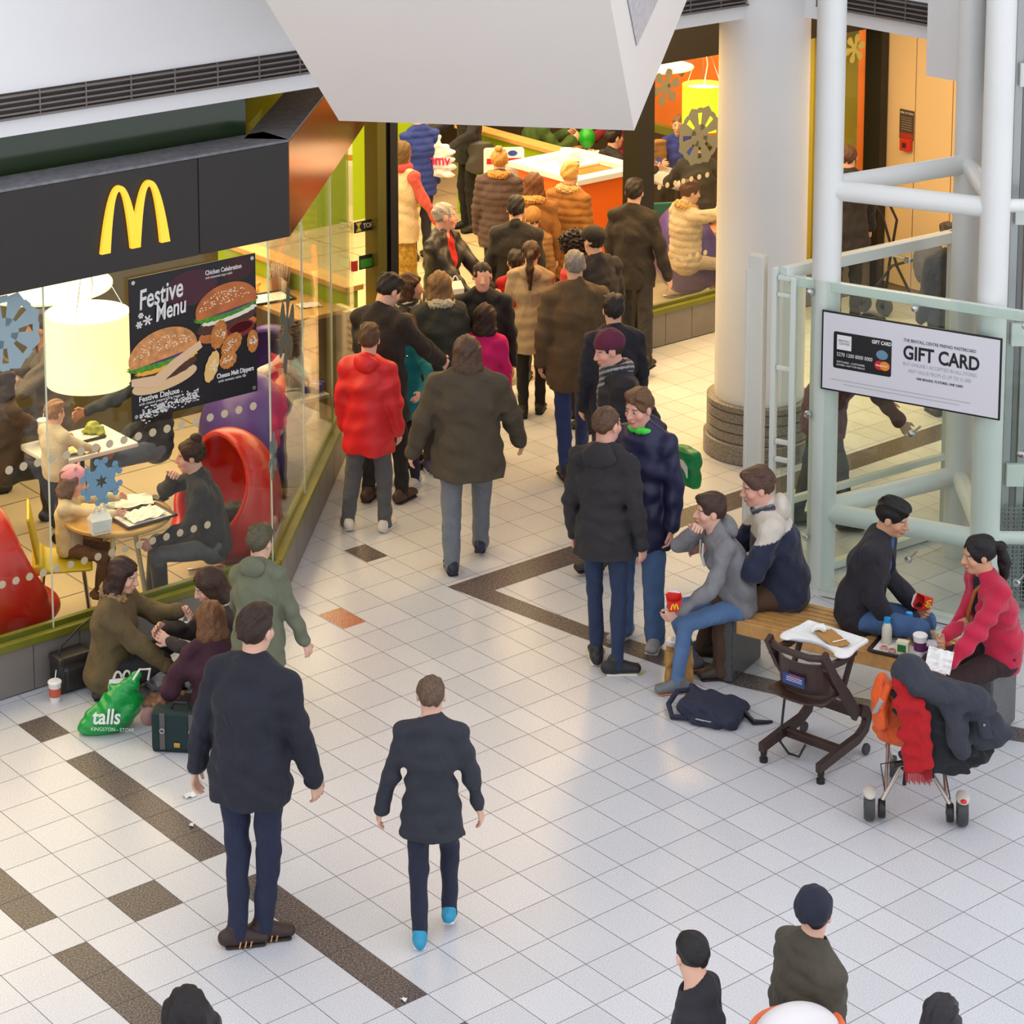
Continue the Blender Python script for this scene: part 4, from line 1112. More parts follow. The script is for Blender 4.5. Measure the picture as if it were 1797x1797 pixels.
# right hand seating
t = struct(MB().gbox(-40, -15.4, 28.3, 28.6, 1.04, 3.66).build('wall_orange', mat('orange_wood_panel', s2l(206, 104, 34), .4, var=(3, .15))))
b = MB(); b.gbox(-40, -15.4, 28.1, 28.6, 0, .95, 0); b.gbox(-40, -15.4, 28.0, 28.6, .95, 1.04, 1); struct(b.build('wall_banquette', [mat('brown_leather', s2l(58, 44, 36), .4), OLIVE]))
egg_chair('purple swan chair behind the right-hand window, a fur-collared coat in it', W(-17.9, 21.3), 30, PURPLE, .93)
box_table('white table behind the right-hand window with a brown paper bag', W(-23.4, 25.7), EV * .28, EU * .42, .74, WHT)
shell_chair('teal shell chair behind the right-hand window', W(-20.9, 22.3), 100, TEAL); shell_chair('salmon pink shell chair beside the round white column', W(-20.3, 24.9), 215, SALM)
box_table('pale table with tray behind the lime partition under the pod', Vector((1.5, 26.25, 0)), EV * .26, EU * .34, .74, WOOD)
shell_chair('taupe shell chair of the person in the green hooded top', W(-29.6, 23.6), 40, paint(150, 132, 112))
t = thing('paper_bag', 'upright brown paper takeaway bag on the white table behind the right window', 'bag', at(1154, 290, .742), .5)
f = Field(.008); f.rbox((0, 0, .14), (.085, .055, .14), None, .006, .01); f.warp = wrinkle(4, .006, .7); field_obj(f, 'bag_body', mat('kraft_paper', s2l(172, 126, 66), .8), t)
# lamps
def drum_lamp(label, c, r, h, m, inner):
    t = thing('drum_lamp', label, 'lamp', c)
    b = MB(); b.lathe([(r, 0), (r, h), (r - .006, h), (r - .006, 0), (r, 0)], n=64); b.build('lamp_shade', m, t, smooth=True)
    b = MB(); b.lathe([(0, h - .05), (r - .01, h - .05)], n=48); b.build('diffuser', inner, t)
    b = MB()
    for k in range(3):
        a = R(120 * k + 20); b.tube([(r * .9 * math.cos(a), r * .9 * math.sin(a), h), (0, 0, h + .5)], .003, 6)
    b.build('suspension_wire', STL, t); b = MB(); b.tube([(0, 0, h - .05), (.04, 0, h + .2), (0, .02, h + .5), (0, 0, 3.6 - c.z)], .006, 8); b.build('cable', WHT, t, smooth=True)
    return t
LAMP = mat('lit_cream_shade', s2l(255, 240, 190), .6, emit=s2l(255, 236, 170), estr=.75); LAMPI = mat('lit_diffuser', (1, 1, 1), .6, emit=(1, .98, .9), estr=2.2)
LAMPG = mat('lit_green_shade', s2l(190, 235, 40), .6, emit=s2l(180, 235, 30), estr=.8)
drum_lamp('big cream drum lamp glowing in the left window', W(-9.2, -6.35, 1.62), .29, .50, LAMP, LAMPI)
drum_lamp('bright green drum lamp glowing behind the right window', W(-19, 22.9, 1.62), .21, .46, LAMPG, LAMPI)
def disc_lamp(label, c, r):
    t = thing('disc_lamp', label, 'lamp', c); b = MB(); b.lathe([(0, 0), (r, .02), (r, .035), (0, .05)], n=64); b.build('reflector_disc', mat('lit_pale_disc', s2l(226, 236, 200), .6, emit=s2l(230, 240, 200), estr=.45), t, smooth=True)
    for k in range(3):
        b = MB(); x, y = .25 * math.cos(2.1 * k), .25 * math.sin(2.1 * k) ; b.lathe([(.05, -.01), (.03, -.05), (.012, -.08), (0, -.08)], (x, y, 0), 14); b.ball((x, y, -.03), .035, 10); b.build('spot_fitting', mat('fitting', (.5, .5, .48), .3, .7), t, smooth=True)
    b = MB(); b.tube([(0, 0, .05), (0, 0, 3.6 - c.z)], .006, 6); b.build('cable', STL, t)
disc_lamp('pale round disc lamp above the lamp shade in the left window', W(-10.9, -6.6, 2.18), .5)
disc_lamp('pale round disc lamp behind the right window near the pod tip', W(-23, 24.6, 1.98), .38)
struct(MB().gbox(-15.9, -15.6, 24.6, 26.75, 0, 3.66).build('trim_6', mat('yellow_panel', s2l(166, 146, 30), .5)))
# trays, cups, wrappers on the tables
tray('brown tray with wrappers on the round oak table', W(-7.75, -5.9, .745), R(38)); sheet('wrapper_paper', 'crumpled white wrapper on the tray on the round table', 'paper', W(-7.75, -5.9, .757), .7, .26, .2, TPTH, .02, 3)
sheet('wrapper_paper', 'spread white wrapper with chips behind the tray on the round table', 'paper', W(-8.7, -5.7, .742), .2, .34, .2, TPTH, .025, 4)
t = thing('water_bottle', 'small clear water bottle on the round oak table', 'bottle', W(-8.55, -6.25, .742)); b = MB(); b.lathe([(0, 0), (.03, 0), (.031, .1), (.028, .13), (.012, .155), (.012, .17), (0, .17)], n=20); b.build('bottle_body', glass_mat('bottle_plastic', (.85, .92, .93)), t, smooth=True); b = MB(); b.lathe([(.014, .165), (.014, .183), (0, .183)], n=16); b.build('bottle_cap', WHT, t, smooth=True)
def meal_box(label, loc, rz, col=(240, 238, 232), panel=(216, 190, 60), sc=1., txt=None):
    t = thing('meal_box', label, 'box', loc, rz); t.scale = (sc,) * 3
    b = MB(); b.add([(-.07, -.045, 0), (.07, -.045, 0), (.07, .045, 0), (-.07, .045, 0), (-.08, -.055, .11), (.08, -.055, .11), (.08, .055, .11), (-.08, .055, .11), (-.07, 0, .16), (.07, 0, .16)],
        [(3, 2, 1, 0), (0, 1, 5, 4), (1, 2, 6, 5), (2, 3, 7, 6), (3, 0, 4, 7), (4, 5, 9, 8), (6, 7, 8, 9), (5, 6, 9), (7, 4, 8)]); b.build('box_body', mat('card_%d_%d_%d' % col, s2l(*col), .55), t)
    b = MB()
    for q in arch_mesh(0, .10, .05, .012, .016, 12): b.extrude([(p[0], .002, p[1] + .155) for p in q], (0, -.004, 0))
    b.build('carry_handle', mat('card_handle', s2l(238, 236, 230), .5), t)
    card(t, 'printed_panel', rect_pts(-.06, .012, .06, .05), paint(*panel), -.0485, .002).rotation_euler = (R(-5), 0, 0)
    if txt: o = text(txt, .026, paint(190, 40, 140), t, (-.062, -.0545, .075))
    return t
meal_box('white meal box with yellow print on the near side of the round table', W(-7.6, -7.1, .742), R(30), panel=(230, 170, 50), sc=.9)
def phone(label, loc, rz, face=(36, 36, 40)):
    t = thing('phone', label, 'phone', loc, rz); b = MB(); b.box((-.034, -.068, 0), (.034, .068, .008)); b.build('phone_body', mat('phone_shell', s2l(40, 40, 44), .3), t, bevel=.003)
    b = MB(); b.box((-.03, -.058, .008), (.03, .058, .0085)); b.build('phone_screen', mat('phone_screen_%d' % face[0], s2l(*face), .15), t)
phone('black phone lying on the round table by the hair-bun woman', W(-8.5, -5.0, .742), 1.)
tray('brown tray with burgers and cup on the white rectangular table', W(-13.3, -4.5, .742), R(38)); cup('tall white paper cup with straw on the white rectangular table', W(-13.4, -5.3, .753), .17, .045)
heap('salad_wrap', 'green and red wrapped meal on the tray on the white table', 'food', W(-13.2, -4.0, .756), (.09, .06, .05), mat('salad', s2l(150, 160, 60), .7, var=(25, .4)), 5, .012); heap('burger_carton', 'red carton of chips on the tray on the white table', 'food', W(-12.9, -4.9, .756), (.05, .04, .05), paint(200, 40, 30), 6)
sheet('wrapper_paper', 'yellow wrapper with chips on the white rectangular table edge', 'paper', W(-12.4, -5.0, .742), .5, .25, .16, paint(238, 220, 170), .03, 5)
cup('red and white paper cup on the far oak table at the left', W(-15.2, -8.2, .742), .15, .045, (220, 210, 200), band=(190, 40, 40)); box_thing('burger_carton', 'flat red burger carton on the far oak table at the left', 'box', W(-15.2, -6.9, .742), .3, (.14, .12, .06), (190, 40, 30))
tray('black tray with burger and bottle on the oak wall counter', W(-18.6, 5.0, .902), R(30), m=BLKP); heap('sandwich', 'toasted sandwich stack on the oak wall counter', 'food', W(-19.4, 4.8, .92), (.1, .08, .08), mat('bread', s2l(200, 150, 80), .8, var=(20, .2)), 7)
t = thing('straw_holder', 'holder packed with paper straws on the oak wall counter', 'straws', W(-19.2, 5.8, .902)); b = MB(); b.lathe([(0, 0), (.07, 0), (.085, .12)], n=20); b.build('holder', paint(170, 120, 90), t, smooth=True)
b = MB(); rr_ = random.Random(2)
for k in range(60):
    a, q = rr_.random() * 6.28, .07 * rr_.random() ** .5; b.tube([(q * math.cos(a), q * math.sin(a), .02), (q * 1.5 * math.cos(a), q * 1.5 * math.sin(a), .2 + .03 * rr_.random())], .004, 5)
o = b.build('straws', paint(232, 210, 196), t); o['kind'] = 'stuff'
sheet('napkin_stack', 'white napkins and card on the oak wall counter', 'napkins', W(-17.3, 5.5, .902), .4, .2, .14, WHT, .012, 8)
sheet('plate_wrapper', 'round white plate before the curly-haired girl', 'plate', W(-13.3, 1.8, .722), .3, .26, .2, WHT, .01, 9); heap('blue_bag', 'shiny blue and red crisp bag on the curly-haired girl\'s table', 'bag', W(-12.6, 2.3, .722), (.1, .07, .05), mat('blue_foil', s2l(40, 30, 170), .25, .3), 10)
sheet('wrapper_paper', 'white wrapper with food on the pale table under the pod', 'paper', Vector((1.5, 26.25, .742)), .6, .32, .26, TPTH, .04, 11)
t = thing('balloon', 'round green balloon behind the orange bin under the pod', 'balloon', at(1030, 242, .9)); b = MB(); b.ball((0, 0, 0), (.1, .1, .12), 20); b.build('balloon_skin', mat('green_balloon', s2l(30, 160, 40), .25), t, smooth=True)
t = thing('handbag', 'black and cream shoulder bag with fur trim on the red egg chair', 'bag', W(-8.0, -3.3, .46), .3); f = Field(.008); f.rbox((0, 0, .08), (.15, .08, .08), None, .03, .01); f.warp = wrinkle(12, .008, .6); field_obj(f, 'bag_body', cloth((56, 52, 50)), t)
f = Field(.008); f.ell((.13, .02, .12), (.06, .05, .07)); f.warp = lambda x, y, z: .008 * np.sin(150 * x + 90 * z) * np.sin(130 * y); field_obj(f, 'fur_trim', hairmat((200, 176, 140)), t)
t = thing('brown_post_box', 'brown boxed seat end at the left edge of the window', 'furniture', W(-9.9, -10.6)); b = MB(); b.box((-.14, -.2, 0), (.14, .2, .9)); b.build('box_body', mat('brown_panel', s2l(96, 70, 40), .5), t, bevel=.01)

# ================================================================ window graphics
def on_glass(px, py, plane_p, n, off=.012):
    return at_plane(px, py, plane_p + n * off, n)
pp = W(-6.3, 0) + EU * .03
P00, P10, P01 = at_plane(232, 741, pp, EU), at_plane(452, 693, pp, EU), at_plane(226, 490, pp, EU)
t = thing('menu_poster', 'black festive menu poster with burgers hung in the left window', 'poster'); PW_, PH_ = (P10 - P00).length, P01.z - P00.z
Mp = frame(P00, EV); t.matrix_world = Mp
INK = mat('poster_black', s2l(22, 20, 24), .3, var=(3, .2)); CHALK = paint(226, 224, 222, .7)
card(t, 'poster_board', rect_pts(0, 0, PW_, PH_), INK, 0, .006)
card(t, 'maroon_glow', disc_pts(.48, .82, .2, .12), paint(70, 22, 40, .5), -.0008); card(t, 'maroon_glow', disc_pts(.84, .88, .12, .08), paint(60, 16, 20, .5), -.0008)
text('Festive', .185, CHALK, t, (.07, -.002, .745), shear=.25, rot=R(6), sx=.66, bold=.003); text('Menu', .16, CHALK, t, (.19, -.009, .645), shear=.25, rot=R(6), sx=.66, bold=.003)
for (x, z, r_) in ((.085, .705, .02), (.135, .665, .035), (.07, .645, .025)):
    for k in range(3): card(t, 'chalk_star', [(x + q * math.cos(R(60 * k)) - s_ * math.sin(R(60 * k)), z + q * math.sin(R(60 * k)) + s_ * math.cos(R(60 * k))) for q, s_ in ((-r_, -.006), (r_, -.006), (r_, .006), (-r_, .006))], CHALK, -.0016)
text('Chicken Celebration', .044, CHALK, t, (.585, -.002, .885), bold=.001, sx=.78); text('with emmental mayo relish', .026, CHALK, t, (.585, -.002, .857), sx=.75)
text('Festive Deluxe', .052, CHALK, t, (.05, -.007, .125), bold=.001); text('with cheese peppercorn mayo', .026, CHALK, t, (.05, -.007, .1))
text('Cheese Melt Dippers', .046, CHALK, t, (.66, -.002, .155), bold=.001, sx=.75); text('with tomato salsa dip', .026, CHALK, t, (.67, -.002, .125))
def blob(name, cx, cz, rx, rz, m, a=0., y=-.002, wob=0., n=36, half=None, seed=0):
    rnd = random.Random(seed); pts = []
    for k in range(n):
        th = 2 * math.pi * k / n; w_ = 1 + wob * math.sin(k * 2.9 + seed) ; x, z = rx * w_ * math.cos(th), rz * w_ * math.sin(th)
        if half == 'top': z = max(z, -.25 * rz)
        pts.append((cx + x * math.cos(a) - z * math.sin(a), cz + x * math.sin(a) + z * math.cos(a)))
    return card(t, name, pts, m, y, .0012)
def seeds(cx, cz, rx, rz, n, a, seed, y=-.0046, m=None, s_=.006):
    b = MB(); rnd = random.Random(seed)
    for k in range(n):
        th = rnd.random() * 6.28; q = rnd.random() ** .5; x, z = rx * q * math.cos(th), rz * (.2 + .75 * q * abs(math.sin(th))); X, Z = cx + x * math.cos(a) - z * math.sin(a), cz + x * math.sin(a) + z * math.cos(a)
        b.extrude([(X + p[0], y, Z + p[1]) for p in disc_pts(0, 0, s_, s_ * .6, 6, rnd.random())], (0, .001, 0))
    return b.build('seeds', m or paint(240, 226, 200), t)
BUN, BUN2 = mat('bun_brown', s2l(186, 104, 48), .45, var=(10, .25)), mat('bun_golden', s2l(204, 138, 78), .5, var=(22, .3))
LET = mat('lettuce', s2l(70, 140, 30), .5, var=(30, .4)); PAT = mat('patty', s2l(74, 40, 24), .6, var=(30, .3)); CHS = paint(232, 170, 50); MAY = paint(228, 222, 206); NUG = mat('nugget', s2l(188, 116, 48), .6, var=(40, .3)); ONI = paint(80, 40, 110)
for (cx, cz, sc, bun, lower, nm) in ((.745, .63, .245, BUN, BUN, 1), (.245, .40, .265, BUN2, paint(220, 186, 140), 2)):
    a = R(7)
    blob('bun_base', cx + .01, cz - .62 * sc, sc * .95, sc * .26, lower, a, -.0016); blob('patty', cx, cz - .38 * sc, sc * .98, sc * .25, PAT, a, -.0024, .03)
    blob('cheese_slice', cx + .1 * sc, cz - .22 * sc, sc * .9, sc * .14, CHS if nm == 2 else MAY, a, -.003, .05); blob('lettuce', cx, cz - .06 * sc, sc * 1.04, sc * .2, LET, a, -.0034, .07, 48); blob('onion', cx + .2 * sc, cz + .02 * sc, sc * .85, sc * .13, ONI, a, -.0038)
    blob('bun_top', cx, cz + .08 * sc, sc * 1.0, sc * .62, bun, a, -.0042, 0, 36, 'top', nm); seeds(cx, cz + .05 * sc, sc * .85, sc * .5, 90, a, nm)
card(t, 'bread_strip', [(.0, .24), (.2, .20), (.36, .30), (.55, .40), (.53, .45), (.32, .36), (.18, .28), (.0, .29)], paint(222, 186, 146), -.0046)
blob('dip_pot', .86, .465, .11, .055, paint(120, 20, 20), .1, -.003); blob('dip_sauce', .86, .475, .09, .035, paint(70, 6, 10, .2), .1, -.0042)
for k, (x, z, rx, rz, a) in enumerate(((.68, .46, .06, .1, -.3), (.78, .37, .095, .065, .7), (.95, .36, .045, .08, 0), (.75, .27, .07, .06, .3), (.62, .25, .05, .11, -.35))):
    blob('nugget', x, z, rx, rz, NUG if k < 4 else paint(226, 184, 110), a, -.0044 - k * .0006, .05, 24, None, k); seeds(x, z - rz * .4, rx * .7, rz * .9, 26, a, k + 20, -.008)
b = MB(); rnd = random.Random(5)
for k in range(230):
    x = .06 + rnd.random() * .46; z = .03 + (x - .06) * .12 + rnd.gauss(0, .022); b.extrude([(x + p[0], -.002, z + p[1]) for p in disc_pts(0, 0, .004 + .008 * rnd.random(), .003 + .003 * rnd.random(), 6)], (0, .001, 0))
b.build('chalk_dust', CHALK, t)
for x, z in ((.03, .03), (PW_ - .03, .03), (.03, PH_ - .03), (PW_ - .03, PH_ - .03)): card(t, 'corner_stud', disc_pts(x, z, .014, .014, 14), CHROME, -.006, .006)
# decals
def star_poly(cx, cz, r0, r1, n, a0=0.):
    return [(cx + (r0 if k % 2 == 0 else r1) * math.cos(a0 + math.pi * k / n), cz + (r0 if k % 2 == 0 else r1) * math.sin(a0 + math.pi * k / n)) for k in range(2 * n)]
def snowflake(label, px, py, rpx, pp, n, X, col, kind='petal', holes=()):
    c = at_plane(px, py, pp, n); e = at_plane(px, py - rpx, pp, n); r_ = (e - c).length
    t = thing('snowflake_decal', label, 'window decal'); t.matrix_world = frame(c, X)
    m = mat('decal_%d_%d_%d' % col, s2l(*col), .7); b = MB()
    if kind == 'petal':
        b.extrude([(p[0], 0, p[1]) for p in disc_pts(0, 0, r_ * .34, r_ * .34, 18)], (0, -.001, 0))
        for k in range(6):
            a = R(60 * k + 12); q = [(.15, .09), (.45, .15), (.7, .26), (.95, .2), (1.0, 0), (.95, -.2), (.7, -.26), (.45, -.15), (.15, -.09)]
            b.extrude([(r_ * (x * math.cos(a) - z * math.sin(a)), -.0002 * k, r_ * (x * math.sin(a) + z * math.cos(a))) for x, z in q], (0, -.001, 0))
    elif kind == 'wheel':
        for k in range(8):
            a0, a1 = R(45 * k + 7), R(45 * k + 38)
            b.extrude([(r_ * q * math.cos(a), -.0002 * (k % 2), r_ * q * math.sin(a)) for q, a in ((.2, a0), (.95, a0), (1.08, (a0 + a1) / 2), (.95, a1), (.2, a1))], (0, -.001, 0))
        b.extrude([(p[0], 0, p[1]) for p in disc_pts(0, 0, r_ * .4, r_ * .4, 16)], (0, -.0012, 0))
        for k in range(8):
            a0, a1 = R(45 * k - 7), R(45 * k + 7); b.extrude([(r_ * q * math.cos(a), 0, r_ * q * math.sin(a)) for q, a in ((.8, a0), (.99, a0), (.99, a1), (.8, a1))], (0, -.001, 0))
    else:
        out = star_poly(0, 0, r_, r_ * .62, 6, R(90)); inn = star_poly(0, 0, r_ * .32, r_ * .14, 6, R(90))
        for k in range(12):
            k2 = (k + 1) % 12; b.extrude([(out[k][0], 0, out[k][1]), (out[k2][0], 0, out[k2][1]), (inn[k2][0], 0, inn[k2][1]), (inn[k][0], 0, inn[k][1])], (0, -.001, 0))
        for k in range(6):
            a = R(90 + 60 * k)
            for dr, da in ((.92, .22), (.92, -.22)): b.extrude([(p[0], 0, p[1]) for p in disc_pts(r_ * dr * math.cos(a + da), r_ * dr * math.sin(a + da), r_ * .16, r_ * .16, 6)], (0, -.001, 0))
    b.build('decal_film', m, t); return t
gp = W(-6.3, 0) + EU * .009
snowflake('large pale blue snowflake decal at the left edge of the left window', 8, 585, 68, gp, EU, EV, (150, 172, 180), 'wheel')
snowflake('blue snowflake decal with a star hole in front of the child\'s table', 178, 845, 40, gp, EU, EV, (112, 150, 172), 'star')
g2 = W(-6.3, -3.3) + ND * .009
snowflake('dark slender snowflake decal on the angled window pane', 503, 580, 75, g2, ND, DD, (74, 86, 84), 'petal')
snowflake('green grey snowflake decal low on the angled window pane', 479, 800, 42, g2, ND, DD, (96, 120, 116), 'petal')
g3 = W(-15, 0) + EU * .009
snowflake('grey flower-shaped snowflake decal beside the pod tip', 1168, 153, 33, g3, EU, EV, (112, 104, 84), 'petal')
snowflake('grey snowflake decal in front of the green lamp beside the column', 1228, 238, 50, g3, EU, EV, (112, 112, 98), 'wheel')
snowflake('faint pale snowflake decal high on the yellow glass by the black frame', 1500, 85, 26, g3, EU, EV, (176, 166, 90), 'petal')
def dots(label, pts, r_, pp, n, X, col=(196, 180, 150)):
    t = thing('dot_row', label, 'window decal'); m = mat('decal_%d_%d_%d' % col, s2l(*col), .7); c0 = at_plane(pts[0][0], pts[0][1], pp, n); Mf = frame(c0, X); t.matrix_world = Mf; inv = Mf.inverted()
    for q in pts:
        p = inv @ at_plane(q[0], q[1], pp, n); b = MB(); b.extrude([(p.x + a, 0, p.z + c) for a, c in disc_pts(0, 0, r_, r_, 16)], (0, -.001, 0)); b.build('dot', m, t)
dots('long row of beige dots across the left window below the poster', [(16 + 25.2 * k, 825 - 6.6 * k) for k in range(18)], .028, gp, EU, EV)
dots('low row of beige dots across the left window above the sill', [(4 + 24 * k, 1026 - 7.0 * k) for k in range(16)], .026, gp, EU, EV)
dots('row of beige dots on the window beside the column', [(1143 + 14 * k, 332 - 3.6 * k) for k in range(8)], .026, g3, EU, EV)
dots('low row of beige dots on the window beside the column', [(1143 + 13.5 * k, 467 - 3.4 * k) for k in range(8)], .026, g3, EU, EV)
# door stickers, menu box by the entrance
t = thing('door_sticker', 'black TOP SIX sticker on the glass by the door post', 'sticker'); gd = W(-15, 5.3); t.matrix_world = frame(at_plane(621, 410, gd, EU), EV)
def local_w(px0, px1, py): return (at_plane(px1, py, gd, EU) - at_plane(px0, py, gd, EU)).length
card(t, 'sticker_film', rect_pts(0, 0, .26, .095), BLKP); text('TOP SIX', .06, paint(230, 220, 190), t, (.095, -.002, .028), sx=.85); card(t, 'hourglass_mark', [(.02, .01), (.08, .01), (.055, .048), (.08, .085), (.02, .085), (.045, .048)], paint(200, 180, 60), -.002)
t = thing('door_sticker', 'green and black sticker low on the glass by the door post', 'sticker'); t.matrix_world = frame(at_plane(630, 474, gd, EU), EV); card(t, 'sticker_film', rect_pts(0, 0, .2, .12), BLKP); card(t, 'green_panel', rect_pts(.012, .012, .188, .085), paint(60, 140, 40), -.002)
t = thing('door_sticker', 'small red sticker beside the green one by the door post', 'sticker'); t.matrix_world = frame(at_plane(616, 478, gd, EU), EV); card(t, 'sticker_film', rect_pts(0, 0, .07, .09), paint(190, 40, 36))
t = thing('menu_board', 'pale menu board with burger pictures beside the door post', 'sign'); c = W(-14.9, 5.0); t.matrix_world = frame(c + EZ * 0, EV)
b = MB(); b.box((0, -.03, 0), (.34, .03, 1.05)); b.build('board_body', paint(206, 190, 160), t, bevel=.005)
for k in range(5): card(t, 'burger_picture', disc_pts(.1, .95 - k * .06, .045, .014), paint(150, 90, 40), -.032)
card(t, 'text_column', rect_pts(.2, .65, .3, .98), paint(180, 168, 146), -.032)
b = MB(); b.obox(W(-15, 4.6) + EZ * 1.6, EV * .2, EU * .004, EZ * 1.3); struct(b.build('window_4', GLASS))
# notice and alarm on the cream wall
cw = W(0, 27.13)
t = thing('fire_notice', 'dark fire action notice with red foot on the cream wall', 'sign'); t.matrix_world = frame(at_plane(1578, 242, cw, EV), EU)
hN = at_plane(1578, 190, cw, EV).z - at_plane(1578, 242, cw, EV).z; wN = (at_plane(1603, 242, cw, EV) - at_plane(1578, 242, cw, EV)).length
card(t, 'notice_plate', rect_pts(0, 0, wN, hN), paint(70, 56, 50)); card(t, 'red_foot', rect_pts(.005, .004, wN - .005, hN * .22), paint(150, 50, 30), -.003); text('FIRE ACTION', wN * .15, paint(230, 220, 210), t, (.01, -.002, hN * .86), ext=.0004)
for k in range(6): card(t, 'print_line', rect_pts(.02, hN * (.32 + .08 * k), wN - .03, hN * (.345 + .08 * k)), paint(130, 116, 104), -.002)
t = thing('fire_alarm_point', 'small red fire alarm call point under the notice on the cream wall', 'alarm'); t.matrix_world = frame(at_plane(1585, 262, cw, EV), EU); b = MB(); b.box((0, -.06, 0), (.12, 0, .12)); b.build('alarm_case', paint(180, 40, 24), t, bevel=.005); card(t, 'glass_window', rect_pts(.035, .035, .085, .085), paint(60, 20, 16), -.062)
# ================================================================ the people
def hd(px, py, top): p = at(px, py, top); return Vector((p.x, p.y, 0))
def xy(v): return Vector((v.x, v.y, 0))
def shoe_stripes(P, sg, yaw, col, n=3):
    a = P['aR'] if sg > 0 else P['aL']; B = rotm(yaw); x, y = B[:, 0], B[:, 1]; h, k = P['h'], P['k']; m = paint(*col)
    for i in range(n):
        for sd in (-1, 1):
            b = MB(); c = np.array([a[0], a[1], 0]) + y * (.0 + .016 * i) * h
            b.tube([c + x * sd * .047 * k + np.array([0, 0, .012]), c + x * sd * .046 * k + y * .006 + np.array([0, 0, .035]) * k, c + x * sd * .030 * k + y * .012 + np.array([0, 0, .058 - .006 * i]) * k], .0045, 6); b.build('shoe_stripe', m, P['shoe%d' % sg], smooth=True)
def shoe_laces(P, sg, yaw, col, n=4):
    a = P['aR'] if sg > 0 else P['aL']; B = rotm(yaw); x, y = B[:, 0], B[:, 1]; h, k = P['h'], P['k']; b = MB()
    for i in range(n):
        c = np.array([a[0], a[1], 0]) + y * (.012 + .011 * i) * h + np.array([0, 0, .092 - .012 * i]) * k
        b.tube([c - x * .03 * k - np.array([0, 0, .014]), c + np.array([0, 0, .004]), c + x * .03 * k - np.array([0, 0, .014])], .0035, 6)
    b.build('laces', paint(*col), P['shoe%d' % sg], smooth=True)
def jk(c, **k): return dict(col=c, **k)
NAVY, BLK_, CHAR = (26, 28, 46), (30, 28, 29), (44, 44, 48)
JEAN, LJEAN = (38, 52, 84), (84, 114, 156)
# ---- walking in the foreground
P = person('man in dark navy jacket and trousers walking away, brown striped shoes, near the floor strips', Vector((-1.04, 11.62, 0)), 62, 1.80, res=.007, hair=('short', (52, 36, 28)), top=jk((30, 32, 44), hem=.46, fit=1.12, sleeve=1.05), legs=dict(col=(32, 38, 64), fit=1.0), shoes=((52, 36, 32), (40, 30, 28)), fl=(-.03, -.03, 0, -50), fr=(.02, .03, 0, -50), hl=(-.20, .0, .44), hr=(.17, .10, .45), lean=5, wide=1.12)
shoe_stripes(P, -1, -50, (196, 140, 90)); shoe_stripes(P, 1, -50, (196, 140, 90))
person('boy walking away in dark jacket and track trousers, turquoise and white shoes', Vector((-.10, 11.64, 0)), 88, 1.42, res=.007, hair=('crop', (96, 76, 58)), top=jk((44, 46, 56), hem=.43, fit=1.02, sleeve=1.05), legs=dict(col=(34, 38, 58), fit=1.02), shoes=((40, 150, 190), (226, 228, 232)), fl=(-.045, -.03, 0, 4), fr=(.06, .08, .03, -4, 20), hl=(-.2, .02, .46), hr=(.19, .04, .44), wide=.95, hs=.92)
person('dark-haired person seen from above at the bottom edge, mauve hooded coat', hd(338, 1703, 1.65), -95, 1.64, res=.007, hair=('long', (26, 20, 20), .1), top=jk((92, 78, 82), hem=.3, fit=1.15, hood='down'), legs=dict(col=(40, 40, 46)), head=(0, 26, 0), lean=8)
person('person in dark clothes at the bottom edge, slimmer and left of the olive-coated one', hd(1226, 1638, 1.60), 158, 1.58, hs=.85, wide=.85, twist=0, hair=('crop', (26, 22, 24)), top=jk((34, 32, 40), hem=.42), legs=dict(col=(30, 30, 38)), fl=(-.04, .15, 0), fr=(.04, -.12, .02), head=(-50, 12, 0))
person('person in dark navy beanie and olive quilted coat at the bottom edge', hd(1424, 1552, 1.70), 22, 1.66, hs=.86, wide=.9, head=(52, 0, 0), hair=('crop', (30, 28, 34)), top=jk((72, 66, 54), hem=.38, puff=.008, fit=1.08), legs=dict(col=(36, 36, 44)), hat=('beanie', (26, 30, 48)), fl=(-.04, .15, 0), fr=(.04, -.12, .02))
person('dark-haired person whose head just enters the bottom right edge', hd(1650, 1768, 1.60), 70, 1.58, hair=('short', (34, 32, 38)), top=jk((60, 58, 64)), legs=dict(col=(40, 40, 46)))
P = person('youth in grey green jacket and black trousers, behind the man in dark navy', Vector((-1.16, 13.72, 0)), 60, 1.36, hair=('short', (84, 78, 60)), top=jk((104, 108, 88), hem=.42, fit=1.15, hood='down'), legs=dict(col=(40, 42, 48), fit=1.1), shoes=((44, 44, 50), (220, 220, 222)), fl=(-.05, .10, 0), fr=(.06, -.12, 0, -30), lean=16, side=-10, hl=(-.2, .18, .5), hr=(.2, .1, .48), hs=.9)
person('broad walker in olive brown coat and grey jeans, middle of the walkway', Vector((.13, 16.5, 0)), 92, 1.70, res=.008, hair=('long', (84, 62, 50), .08), top=jk((76, 66, 50), hem=.42, fit=1.25, sleeve=1.15, flare=1.1), legs=dict(col=(112, 118, 126), fit=1.2, name='jeans'), shoes=(30, 32, 60), fl=(-.07, -.06, 0), fr=(.06, .14, .01), hl=(-.25, .03, .45), hr=(.25, .12, .46), wide=1.25)
